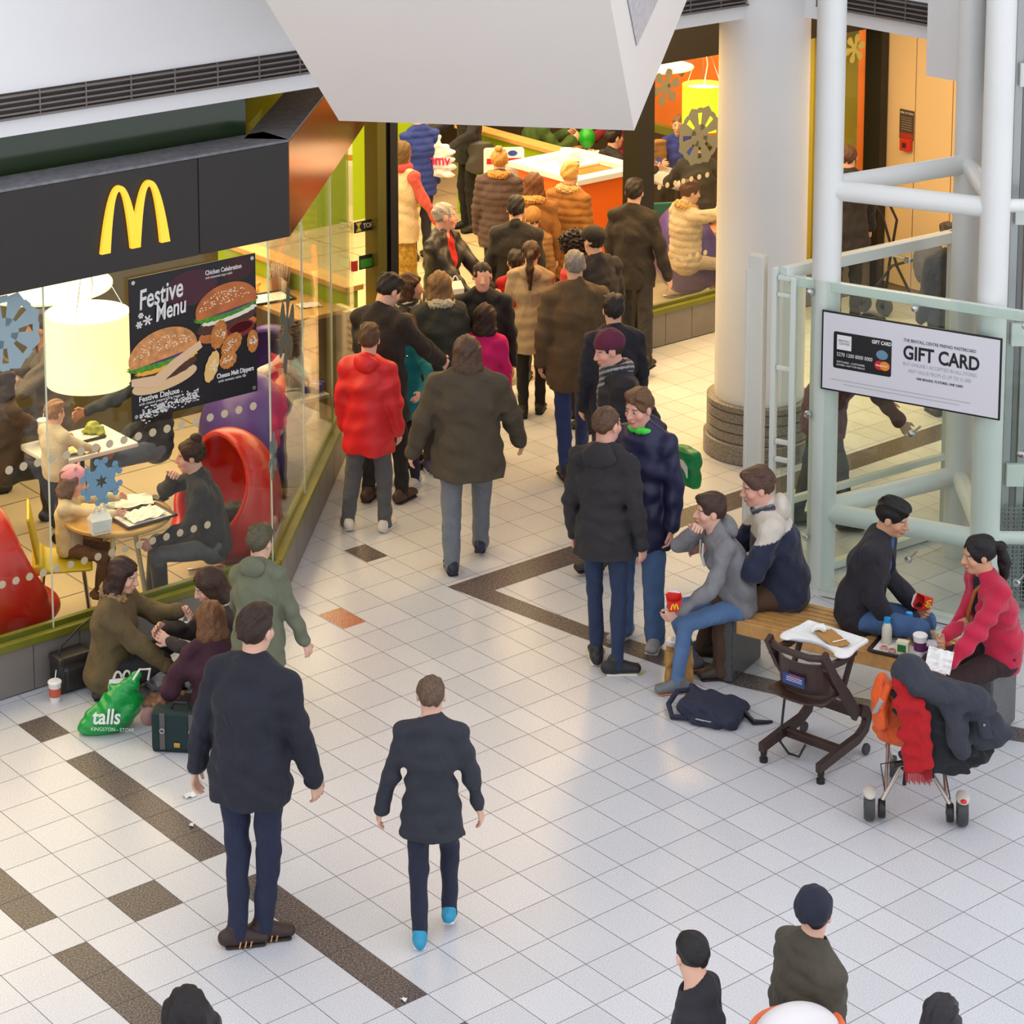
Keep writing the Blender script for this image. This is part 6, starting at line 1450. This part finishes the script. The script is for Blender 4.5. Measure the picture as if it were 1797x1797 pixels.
text('GIFTCARD - CUSTOMER', cw_ * .045, GW, t, (x0 + cw_ * .06, -.0036, z0_ + ch_ * .16)); text('EXPIRES / NOT FOR RESALE', cw_ * .04, GW, t, (x0 + cw_ * .06, -.0036, z0_ + ch_ * .08))
card(t, 'hologram', disc_pts(x0 + cw_ * .84, z0_ + ch_ * .56, cw_ * .1, ch_ * .13), mat('hologram', s2l(120, 160, 186), .2, .6), -.0034)
card(t, 'red_disc', disc_pts(x0 + cw_ * .80, z0_ + ch_ * .27, cw_ * .085, ch_ * .125), paint(214, 30, 36), -.0034); card(t, 'orange_disc', disc_pts(x0 + cw_ * .89, z0_ + ch_ * .27, cw_ * .085, ch_ * .125), paint(240, 140, 40), -.0038)
text('MasterCard', cw_ * .04, GW, t, (x0 + cw_ * .74, -.005, z0_ + ch_ * .25), bold=.0005)
x1 = SW_ * .465; INKB = paint(24, 24, 30); 
text('THE BENTALL CENTRE PREPAID MASTERCARD', SW_ * .0245, INKB, t, (x1, -.0022, SH_ * .775), sx=.78)
text('GIFT CARD', SW_ * .104, INKB, t, (x1 - .002, -.0022, SH_ * .565), bold=.0035, sx=.80)
LG = paint(176, 178, 186); text('BUY ONLINE / ACCEPTED IN ALL STORES', SW_ * .0285, LG, t, (x1, -.0022, SH_ * .48), sx=.77); text('ANY VALUE FROM £5 UP TO £1,000', SW_ * .0285, LG, t, (x1 + SW_ * .03, -.0022, SH_ * .40), sx=.77)
text('1000 BRANDS, 75 STORES, ONE CARD', SW_ * .018, INKB, t, (x1 + SW_ * .075, -.0022, SH_ * .325), sx=.85, bold=.0004)
for k in range(2):
    card(t, 'fine_print', rect_pts(SW_ * (.06 + .07 * k), SH_ * (.145 - .045 * k), SW_ * (.84 - .06 * k), SH_ * (.155 - .045 * k)), paint(180, 182, 190), -.0022, .0006)
# high chair
HW = mat('dark_stained_wood', s2l(58, 38, 34), .4, bump=(30, .06), var=(10, .1))
f1, f2, w1_, w2_ = at(1339, 1337), at(1441, 1373), at(1415, 1287), at(1515, 1322)
hc = (f1 + f2 + w1_ + w2_) / 4; HF = ((w1_ - f1) + (w2_ - f2)).normalized(); HR = Vector((HF.y, -HF.x, 0)); hzr = math.atan2(HR.y, HR.x)
t = thing('high_chair', 'dark wooden high chair with white tray standing by the bench', 'high chair', (hc.x, hc.y, 0), hzr)
hw = abs((f2 - f1).dot(HR)) / 2; hl_ = ((w1_ - f1).length + (w2_ - f2).length) / 4
def wood_beam(name, pts, wx, th):
    """flat curved plank in a plane x = const: pts (x, y, z, half-height)"""
    b = MB(); n = len(pts); up_, dn = [], []
    for i, p in enumerate(pts):
        q0 = pts[max(i - 1, 0)]; q1 = pts[min(i + 1, n - 1)]; d = Vector((0, q1[1] - q0[1], q1[2] - q0[2])).normalized(); nn_ = Vector((0, -d.z, d.y)); c = Vector(p[:3]); up_.append(c + nn_ * p[3]); dn.append(c - nn_ * p[3])
    for i in range(n - 1): b.extrude([up_[i] - Vector((th, 0, 0)), up_[i + 1] - Vector((th, 0, 0)), dn[i + 1] - Vector((th, 0, 0)), dn[i] - Vector((th, 0, 0))], (2 * th, 0, 0))
    return b.build(name, HW, t)
for sg in (-1, 1):
    x = sg * hw
    wood_beam('base_rail', [(x, -hl_ - .03, .10, .028), (x, -.05, .115, .03), (x, hl_ * .7, .125, .03), (x, hl_ + .01, .16, .032), (x, hl_ + .04, .22, .034), (x, hl_ + .0, .28, .034), (x, hl_ - .05, .30, .036)], hw, .018)
    wood_beam('side_post', [(x * .96, hl_ - .07, .27, .036), (x * .96, .03, .45, .036), (x * .96, -.10, .60, .034), (x * .96, -.2, .75, .028), (x * .96, -.22, .79, .03)], hw, .015)
    b = MB(); b.lathe([(.022, .07), (.018, .03), (.026, .025), (.026, 0), (0, 0)], (x, -hl_ - .0, 0), 16); b.build('rubber_foot', BLKP, t, smooth=True)
    b = MB(); b.lathe([(0, -.012), (.032, -.012), (.036, 0), (.032, .012), (0, .012)], (x + sg * .02, hl_, .036), 20, axis=(1, 0, 0)); b.build('caster', DARKGREY, t, smooth=True)
    wood_beam('arm_rest', [(x * .94, -.2, .70, .02), (x * .94, .0, .68, .02), (x * .94, .14, .69, .018)], hw, .014)
    wood_beam('front_strut', [(x * .9, .0, .45, .016), (x * .9, .13, .69, .016)], hw, .012)
b = MB(); b.box((-hw, -.03, .085), (hw, .02, .135)); rel('cross_rail', b, HW, t, bevel=.006); b = MB(); b.box((-hw * .95, hl_ - .11, .27), (hw * .95, hl_ - .07, .33)); rel('cross_rail', b, HW, t, bevel=.006)
f = Field(.008); f.rbox((0, -.07, .47), (hw * .92, .15, .012), None, .01, .01); f.ell((0, -.2, .47), (hw * .9, .08, .014), None, .02); field_obj(f, 'seat', HW, t)
b = MB(); N = 10; ctr = [(hw * .92 * math.sin(R(-70 + 140 * k / N)), -.06 - .15 * math.cos(R(-70 + 140 * k / N))) for k in range(N + 1)]
for k in range(N):
    (xa, ya), (xb, yb) = ctr[k], ctr[k + 1]; b.add([(xa, ya, .50), (xb, yb, .50), (xb, yb - .03, .70), (xa, ya - .03, .70), (xa * .94, ya + .012, .50), (xb * .94, yb + .012, .50), (xb * .94, yb - .018, .70), (xa * .94, ya - .018, .70)], [(0, 1, 2, 3), (7, 6, 5, 4), (3, 2, 6, 7), (0, 4, 5, 1)])
bp_ = rel('back_panel', b, HW, t, smooth=True)
b = MB(); b.tube([(-hw * .97, -.2, .76), (-hw * .5, -.24, .755), (hw * .5, -.24, .755), (hw * .97, -.2, .76)], .022, 10); rel('top_rail', b, HW, t, smooth=True)
lab = MB(); lab.box((-.075, -.242, .55), (.075, -.236, .62)); lo_ = rel('warning_label', lab, paint(40, 62, 120), bp_); lo_.rotation_euler = (R(-0), 0, 0)
b = MB(); b.box((-.03, -.2425, .607), (.05, -.242, .614)); rel('red_heading', b, paint(200, 50, 60), bp_)
for k in range(3): b = MB(); b.box((-.05, -.2425, .575 + .011 * k), (.06, -.242, .579 + .011 * k)); rel('label_print', b, paint(200, 204, 214), bp_)
f = Field(.007); f.rbox((0, .12, .725), (hw * 1.08, .135, .016), None, .015, .01); f.ell((-hw * .95, .0, .725), (.05, .07, .016), None, .03); f.ell((hw * .95, .0, .725), (.05, .07, .016), None, .03); f.rbox((0, .13, .742), (hw * .96, .105, .018), None, .01, .008, 1); f.ell((0, -.045, .725), (.12, .06, .1), None, .01, 1); field_obj(f, 'feeding_tray', WHT, t)
b = MB(); b.tube([(-hw * .7, -.1, .46), (-hw * .72, -.12, .3), (-hw * .68, -.16, .12), (-hw * .5, -.12, .04), (-hw * .2, -.1, .03), (-hw * .1, -.06, .1)], .008, 8); rel('harness_strap', b, BLKP, t, smooth=True)
hp = lambda x, y, z: Vector((hc.x, hc.y, 0)) + HR * x + HF * y + EZ * z
sheet('flattened_bag', 'flattened brown paper bag on the white high chair tray', 'paper', hp(.04, .12, .730), hzr - .5, .24, .12, mat('kraft_paper', s2l(172, 126, 66), .8), .008, 6)
heap('tissue', 'scrunched white tissue on the white high chair tray', 'tissue', hp(-.08, .15, .732), (.045, .035, .03), WHT, 8, .012, .006)
t = thing('straw', 'white straw on the brown paper on the high chair tray', 'straw'); b = MB(); b.tube([hp(.08, .06, .744), hp(.13, .17, .746)], .004, 8); b.build('straw_tube', WHT, t, smooth=True)
# pushchair
p1, p2 = at(1525, 1437), at(1688, 1447); pc = (p1 + p2) / 2; PR = (p2 - p1).normalized(); PF = Vector((-PR.y, PR.x, 0)); pz = math.atan2(PR.y, PR.x); pw = (p2 - p1).length / 2
t = thing('pushchair', 'orange and grey pushchair with silver frame hung with coats', 'pushchair', (pc.x, pc.y, 0), pz)
SIL = mat('champagne_alloy', s2l(186, 176, 164), .3, .7)
for sg in (-1, 1):
    for dx, w_ in ((0, .03), (-sg * .07, .02)):
        b = MB(); x = sg * pw + dx; b.lathe([(.02, -w_), (.075 if dx == 0 else .05, -w_), (.085 if dx == 0 else .055, -w_ * .6), (.085 if dx == 0 else .055, w_ * .6), (.075 if dx == 0 else .05, w_), (.02, w_)], (x, 0, .085 if dx == 0 else .07), 28, axis=(1, 0, 0)); b.build('wheel' if dx == 0 else 'brake_hub', DARKGREY if dx == 0 else BLKP, t, smooth=True)
    f = Field(.007); f.ell((sg * pw, .0, .165), (.04, .075, .03), None, .01); f.plane((0, 0, .15), (0, 0, -1)); field_obj(f, 'mudguard', paint(206, 200, 188), t)
    if sg > 0: b = MB(); b.ball((sg * pw, -.06, .172), (.02, .018, .014), 10); b.build('red_reflector', paint(220, 40, 50), t, smooth=True)
    b = MB(); b.tube([(sg * (pw - .07), .0, .12), (sg * .06, .14, .30)], .014, 10); b.build('rear_leg', SIL, t, smooth=True)
    b = MB(); b.tube([(sg * (pw - .09), .02, .15), (sg * .15, .22, .42)], .010, 8); b.build('rear_stay', mat('copper_tube', s2l(150, 120, 108), .35, .6), t, smooth=True)
    b = MB(); b.tube([(sg * .14, .40, .25), (sg * .17, .16, .55), (sg * .18, .02, .80), (sg * .17, -.03, .86)], .012, 10); b.build('side_tube', SIL, t, smooth=True)
    b = MB(); b.lathe([(.02, -.02), (.06, -.02), (.066, 0), (.06, .02), (.02, .02)], (sg * .10, .52, .066), 22, axis=(1, 0, 0)); b.build('wheel', DARKGREY, t, smooth=True)
    b = MB(); b.tube([(sg * .10, .52, .08), (sg * .15, .38, .27)], .012, 8); b.build('front_leg', SIL, t, smooth=True)
b = MB(); b.tube([(-.12, .12, .28), (0, .13, .31), (.12, .12, .28)], .018, 10); b.tube([(-.05, .13, .3), (-.06, .12, .16)], .012, 8); b.build('cross_hub', BLKP, t, smooth=True)
b = MB(); b.tube([(pw - .07, .0, .15), (pw - .1, .06, .30), (.15, .12, .36), (.02, .13, .32)], .004, 6); b.tube([(-pw + .09, .02, .15), (-.2, .08, .3), (-.05, .13, .31)], .004, 6); b.build('brake_cable', BLKP, t, smooth=True)
ORF = cloth((232, 92, 26), .6)
f = Field(.010); f.ell((-.06, .26, .42), (.17, .2, .06), rotm(0, 15), .02); f.ell((-.08, .10, .62), (.17, .05, .24), rotm(0, -18), .03); f.warp = wrinkle(5, .004); field_obj(f, 'seat_fabric', ORF, t)
f = Field(.010); f.ell((-.20, .12, .66), (.06, .16, .17), None, .02); f.ell((-.12, .14, .64), (.09, .15, .15), None, .01, 1); f.warp = wrinkle(6, .004); field_obj(f, 'hood_fabric', ORF, t)
b = MB(); b.tube([(-.235, .18, .5), (-.24, .10, .60), (-.235, -.02, .68), (-.21, -.06, .76)], .016, 10); b.build('grey_bumper', paint(170, 170, 168), t, smooth=True)
b = MB(); b.tube([(-.21, -.03, .70), (-.19, -.05, .80), (-.17, -.06, .86)], .022, 10); b.build('orange_handle', ORF, t, smooth=True)
pp_ = lambda x, y, z: Vector((x, y, z))
def draped(name, label, cat, build, m, x=0, y=0): 
    t_ = thing(name, label, cat, (pc.x, pc.y, 0), pz); build(t_, m); return t_
def bk(t_, m):
    f = Field(.009); f.ecap((.02, -.04, .80), (.10, -.07, .40), (1, 0, 0), .17, .06, .20, .07, .05); f.ecap((.18, .0, .74), (.30, .02, .42), (1, .3, 0), .10, .06, .12, .07, .05); f.plane((0, 0, .34), (-.12, 0, -1)); f.warp = wrinkle(21, .012, .8); field_obj(f, 'coat_cloth', m, t_)
draped('black_coat', 'long black coat draped over the back of the pushchair', 'coat', bk, cloth((30, 31, 34), .9))
def hk(t_, m):
    f = Field(.009); f.ell((-.06, -.03, .93), (.10, .09, .10), None, .04); f.ecap((-.02, -.05, .87), (.30, -.04, .78), (0, 1, 0), .11, .07, .10, .08, .06); f.cone((.16, -.09, .82), (.22, -.14, .56), .065, .055, .04); f.cone((.22, -.14, .56), (.24, -.14, .52), .058, .05, .02); f.ecap((.30, -.05, .78), (.40, -.04, .56), (1, 0, .3), .09, .06, .12, .06, .05); f.warp = wrinkle(22, .010, .8); cl_ = field_obj(f, 'coat_cloth', m, t_)
    f = Field(.008); f.ecap((.35, -.12, .70), (.37, -.12, .60), (1, 0, 0), .045, .012, .045, .012, .01); pf_ = field_obj(f, 'pocket_flap', m, cl_); b = MB(); b.ball((.355, -.136, .68), .008, 8); b.build('button', paint(150, 150, 152), pf_, smooth=True)
draped('hooded_coat', 'charcoal hooded coat laid on top of the pushchair', 'coat', hk, cloth((54, 57, 66), .95, bump=.4))
def sk(t_, m):
    f = Field(.007); f.ecap((-.10, -.07, .88), (-.06, -.145, .78), (1, 0, 0), .06, .03, .07, .03, .03); f.ecap((-.06, -.135, .78), (-.02, -.155, .40), (1, 0, 0), .075, .028, .06, .026, .03); f.ecap((.01, -.145, .74), (.03, -.165, .44), (1, 0, 0), .04, .024, .045, .024, .02); f.warp = wrinkle(23, .007, .6); field_obj(f, 'scarf_cloth', m, t_)
    b = MB()
    for k in range(16): x = -.075 + k * .0095; b.tube([(x, -.16, .42), (x + .004, -.165, .335 - .01 * (k % 3))], .0035, 5)
    o = b.build('fringe', m, t_, smooth=True)
draped('red_scarf', 'red fringed scarf hanging down the back of the pushchair', 'scarf', sk, cloth((176, 18, 26), .9, bump=.4))
# backpack, bags on the floor
t = thing('backpack', 'navy backpack lying on the floor by the grey hooded boy\'s feet', 'backpack', bl(.09, -.47, 0), BZ + .15)
f = Field(.008); f.rbox((0, 0, .055), (.20, .15, .055), rotm(0, 0, 6), .045, .02); f.rbox((.03, -.11, .035), (.13, .07, .035), None, .03, .04); f.warp = wrinkle(31, .010, .6); field_obj(f, 'bag_body', cloth((36, 40, 62), .8), t)
b = MB(); b.tube([(-.17, .10, .10), (-.25, .04, .10), (-.27, -.07, .06), (-.22, -.15, .02), (-.12, -.14, .03)], .018, 8); b.build('shoulder_strap', cloth((36, 40, 62), .8), t, smooth=True)
b = MB(); b.tube([(.17, .05, .07), (.22, .02, .03), (.27, -.02, .02), (.34, .02, .015), (.37, .05, .01)], [.014, .016, .018, .012, .008], 8); b.build('strap_end', BLKP, t, smooth=True)
b = MB(); b.tube([(-.06, -.17, .045), (.03, -.185, .05), (.13, -.16, .05)], .005, 6); b.build('zip', STEEL, t, smooth=True)
t = thing('paper_bag', 'brown paper takeaway bag with cup standing behind the grey hooded boy\'s shin', 'bag', bl(-.27, -.22, 0), BZ + .5); f = Field(.008); f.rbox((0, 0, .13), (.085, .055, .13), None, .006, .01); f.warp = wrinkle(14, .008, .7); field_obj(f, 'bag_body', mat('kraft_paper', s2l(172, 126, 66), .8), t); text('BEEF', .05, paint(70, 80, 40), t, (-.055, -.064, .06), sx=.8)
cup('white paper cup tucked behind the brown bag by the bench', bl(-.36, -.13, .0), .26, .045, (226, 214, 212), (236, 236, 236), False, (190, 40, 40))
t = thing('dip_pot', 'small red sauce pot dropped under the high chair', 'pot', at(1475, 1230)); b = MB(); b.lathe([(0, 0), (.022, 0), (.03, .022), (.026, .022)], n=16); b.build('pot_body', paint(226, 200, 186), t, smooth=True); b = MB(); b.lathe([(.024, .016), (0, .016)], n=16); b.build('dip', paint(190, 60, 30), t)
t = thing('shopping_bag', 'green and white carrier bag held beside the navy-jacketed teenager', 'bag', at_depth(1205, 850, 16.8), .6); f = Field(.008); f.rbox((0, 0, .14), (.05, .12, .14), None, .03, .01); f.warp = wrinkle(15, .009, .7); field_obj(f, 'bag_body', mat('green_plastic', s2l(10, 130, 70), .35), t); b = MB(); b.box((-.054, -.07, .08), (-.05, .07, .2)); b.build('white_panel', paint(216, 224, 222), t)
# the floor picnic
t = thing('camera_bag', 'square black leather shoulder bag by the kneeling girl and the wall', 'bag', Vector((-2.45, 14.60, 0)), R(38)); f = Field(.008); f.rbox((0, 0, .12), (.12, .075, .12), None, .025, .01); f.rbox((0, -.075, .10), (.085, .02, .075), None, .015, .01); f.rbox((0, 0, .225), (.122, .078, .02), None, .012, .01); field_obj(f, 'bag_body', mat('black_leather', s2l(44, 40, 40), .42, bump=(30, .3), var=(8, .1)), t)
b = MB(); b.tube([(-.11, 0, .2), (-.06, .0, .3), (.06, -.02, .40), (.16, -.04, .46), (.20, -.06, .36), (.12, 0, .2)], .007, 8); b.build('strap', BLKP, t, smooth=True)
cup('clear and white paper cup with straw alone on the floor by the wall', at(97, 1231), .13, .044, (226, 222, 216), (240, 240, 240), True, (196, 90, 70))
meal_box('white meal box with pink lettering behind the green carrier bag', Vector((-2.08, 14.34, 0)), R(14), txt='happymeal', sc=1.15)
meal_box('white, lime and blue meal box by the wall between the girls', Vector((-1.80, 15.18, 0)), R(10), panel=(150, 190, 60), sc=1.15)
t = thing('carrier_bag', 'crumpled green carrier bag with white lettering on the floor', 'bag', Vector((-2.10, 14.02, 0)), R(18)); f = Field(.007); f.ell((-.03, 0, .08), (.19, .10, .10), rotm(0, 0, -14), .02); f.ell((.05, .0, .18), (.12, .08, .12), rotm(0, 0, 24), .06); f.cone((.10, 0, .24), (.16, .0, .33), .06, .03, .04); f.plane((0, 0, .003), (0, 0, -1)); f.warp = wrinkle(41, .009, .6); field_obj(f, 'bag_body', mat('green_film', s2l(8, 150, 64), .28, bump=(25, .5), spec=.6), t)
tx = text('talls', .13, paint(236, 240, 236), t, (-.15, -.135, .09), rot=R(-8), bold=.002, sx=.85, shear=0.05, ext=.004); tx.rotation_euler = (R(-10), 0, 0)
tx = text('KINGSTON - STORE', .03, paint(210, 230, 214), t, (-.16, -.135, .04), rot=R(-10)); tx.rotation_euler = (R(-14), 0, 0)
b = MB(); b.tube([(.12, -.02, .30), (.17, -.03, .38), (.24, .0, .36), (.23, .02, .28)], .008, 6); b.build('white_handle', WHT, t, smooth=True)
t = thing('yellow_tube', 'yellow lidded tube standing on the floor between the girls', 'tube', Vector((-1.89, 14.95, 0))); b = MB(); b.lathe([(0, 0), (.032, 0), (.032, .13), (.034, .13), (.034, .155), (0, .157)], n=24); b.build('tube_body', paint(216, 200, 20, .4), t, smooth=True); b = MB(); b.lathe([(.0325, .04), (.0325, .1)], n=24); b.build('tube_print', paint(170, 150, 10), t, smooth=True)
heap('plastic_bag', 'crumpled white translucent plastic bag on the floor between the girls', 'bag', Vector((-1.82, 14.62, 0)), (.17, .12, .09), mat('white_film', s2l(222, 222, 226), .3, bump=(20, .5)), 9, .018)
heap('food_wrap', 'brown opened food wrap with crumbs on the floor by the green bag', 'food', Vector((-1.80, 14.36, 0)), (.14, .10, .035), mat('food_brown', s2l(176, 130, 100), .8, var=(30, .4)), 10, .012)
sheet('napkin', 'white napkin on the floor beside the yellow tube', 'napkin', Vector((-1.80, 15.02, 0)), .4, .2, .15, WHT, .02, 12); sheet('wrapper_paper', 'flattened cream wrapper on the floor in front of the napkin', 'paper', Vector((-1.66, 14.95, 0)), .1, .2, .13, TPTH, .02, 13)
t = thing('satchel', 'dark green satchel with grey straps beside the maroon-jumper girl', 'bag', at(312, 1322), R(-6)); f = Field(.008); f.rbox((0, .06, .13), (.16, .06, .13), None, .015, .01); f.rbox((0, -.004, .14), (.158, .008, .115), None, .006, .01); field_obj(f, 'bag_body', mat('green_suede', s2l(20, 44, 44), .8, bump=(60, .2)), t)
for x in (-.09, .09):
    b = MB(); b.box((x - .016, -.018, .03), (x + .016, -.012, .26)); b.build('strap', paint(88, 82, 84), t); b = MB(); b.tube([(x + .014 * math.cos(a), -.022, .15 + .014 * math.sin(a)) for a in np.linspace(0, 6.283, 13)[:-1]], .004, 6, closed=True); b.build('buckle', STEEL, t, smooth=True)
b = MB(); b.box((-.02, -.02, .045), (.02, -.012, .075)); b.build('brass_clasp', mat('brass', s2l(200, 160, 80), .3, .8), t, bevel=.004); b = MB(); b.tube([(-.05, .06, .26), (-.03, .06, .30), (.05, .06, .30), (.07, .06, .26)], .008, 8); b.build('handle', BLKP, t, smooth=True)
for k, (px, py, w_, lb) in enumerate(((332, 1398, .07, 'scrap of white paper on the floor below the dark navy man\'s hand'), (336, 1450, .035, 'tiny white scrap on the end of the dark floor strip'), (709, 1756, .03, 'tiny white scrap on the lower end of the long dark strip'))): sheet('paper_scrap', lb, 'paper', at(px, py), .6 + k, w_, w_ * .7, WHT, .015, k + 40, 3)
sheet('chip', 'single yellow chip on the floor near the canvas shoes', 'food', at(1127, 1182), .9, .07, .012, paint(220, 196, 90), .004, 50, 2)
# things in hands near the door
meal_box('meal box with yellow handle held by the man in the red polo shirt', Vector((.03, 19.85, .98)), R(20), panel=(220, 180, 60), sc=1.1)
t = thing('phone', 'lit phone held by the man in the black coat', 'phone', Vector((-.33, 18.12, 1.10)), .9); t.rotation_euler = (R(35), R(10), .6); b = MB(); b.box((-.034, -.068, 0), (.034, .068, .008)); b.build('phone_body', BLKP, t, bevel=.003); b = MB(); b.box((-.03, -.06, .008), (.03, .06, .009)); b.build('phone_screen', mat('lit_screen', (.8, .9, 1), .2, emit=(.85, .95, 1), estr=1.), t)
t = thing('shopping_bag', 'white plastic shopping bag with magenta letters held by the woman in black', 'bag', at(775, 308, .92), R(-10)); f = Field(.008); f.ecap((0, 0, .02), (.02, 0, .30), (1, 0, 0), .15, .04, .10, .03, .03); f.cone((-.04, 0, .3), (-.02, 0, .42), .03, .015, .02); f.warp = wrinkle(51, .010, .7); field_obj(f, 'bag_body', mat('white_film', s2l(222, 222, 226), .3, bump=(20, .5)), t); tx = text('hmv', .15, paint(190, 20, 90), t, (-.13, -.058, .13), bold=.004, sx=.9)
tx = text('www.hmv.com', .03, paint(190, 60, 110), t, (-.1, -.052, .08))
t = thing('handbag', 'large grey leather bag on the hip of the woman in black by the lime panel', 'bag', Vector((.36, 25.55, .70)), .3); f = Field(.009); f.ecap((0, 0, .05), (0, 0, .32), (1, 0, 0), .17, .06, .13, .04, .03); f.warp = wrinkle(52, .006); field_obj(f, 'bag_body', mat('grey_leather', s2l(66, 66, 62), .45), t)
t = thing('shoulder_bag', 'white rounded bag with an orange rim at the bottom edge', 'bag', at(1398, 1830, 1.18), .3); f = Field(.010); f.ell((0, 0, 0), (.2, .14, .16), None, .02); field_obj(f, 'bag_body', paint(226, 222, 222), t); b = MB(); b.tube([(.19 * math.cos(a), .14 * math.sin(a), .07) for a in np.linspace(0, 6.283, 25)[:-1]], .014, 8, closed=True); b.build('orange_rim', paint(236, 110, 60), t, smooth=True)
# pushchair beyond the lift
q0 = at(1560, 556)
t = thing('folding_pushchair', 'dark framed pushchair with grey seat beyond the lift glass', 'pushchair', q0, R(-30))
for pts_ in ([(-.05, 0, .1), (-.03, .05, .5), (.02, .1, .95), (-.06, .12, 1.08)], [(.3, 0, .1), (.05, .05, .5), (-.12, .1, .95), (-.2, .12, 1.05)], [(-.25, 0, .12), (.0, .05, .5), (.32, .1, .62)]):
    b = MB(); b.tube(pts_, .014, 8); b.build('frame_tube', BLKP, t, smooth=True)
for x, y in ((-.05, 0), (.34, .02), (-.28, .04)):
    b = MB(); b.lathe([(.03, -.03), (.085, -.03), (.10, 0), (.085, .03), (.03, .03)], (x, y, .1), 24, axis=(.4, 1, 0)); b.build('wheel', DARKGREY, t, smooth=True)
f = Field(.012); f.ell((.36, .12, .56), (.16, .2, .24), None, .03); f.warp = wrinkle(61, .006); field_obj(f, 'seat_fabric', cloth((86, 86, 94)), t)
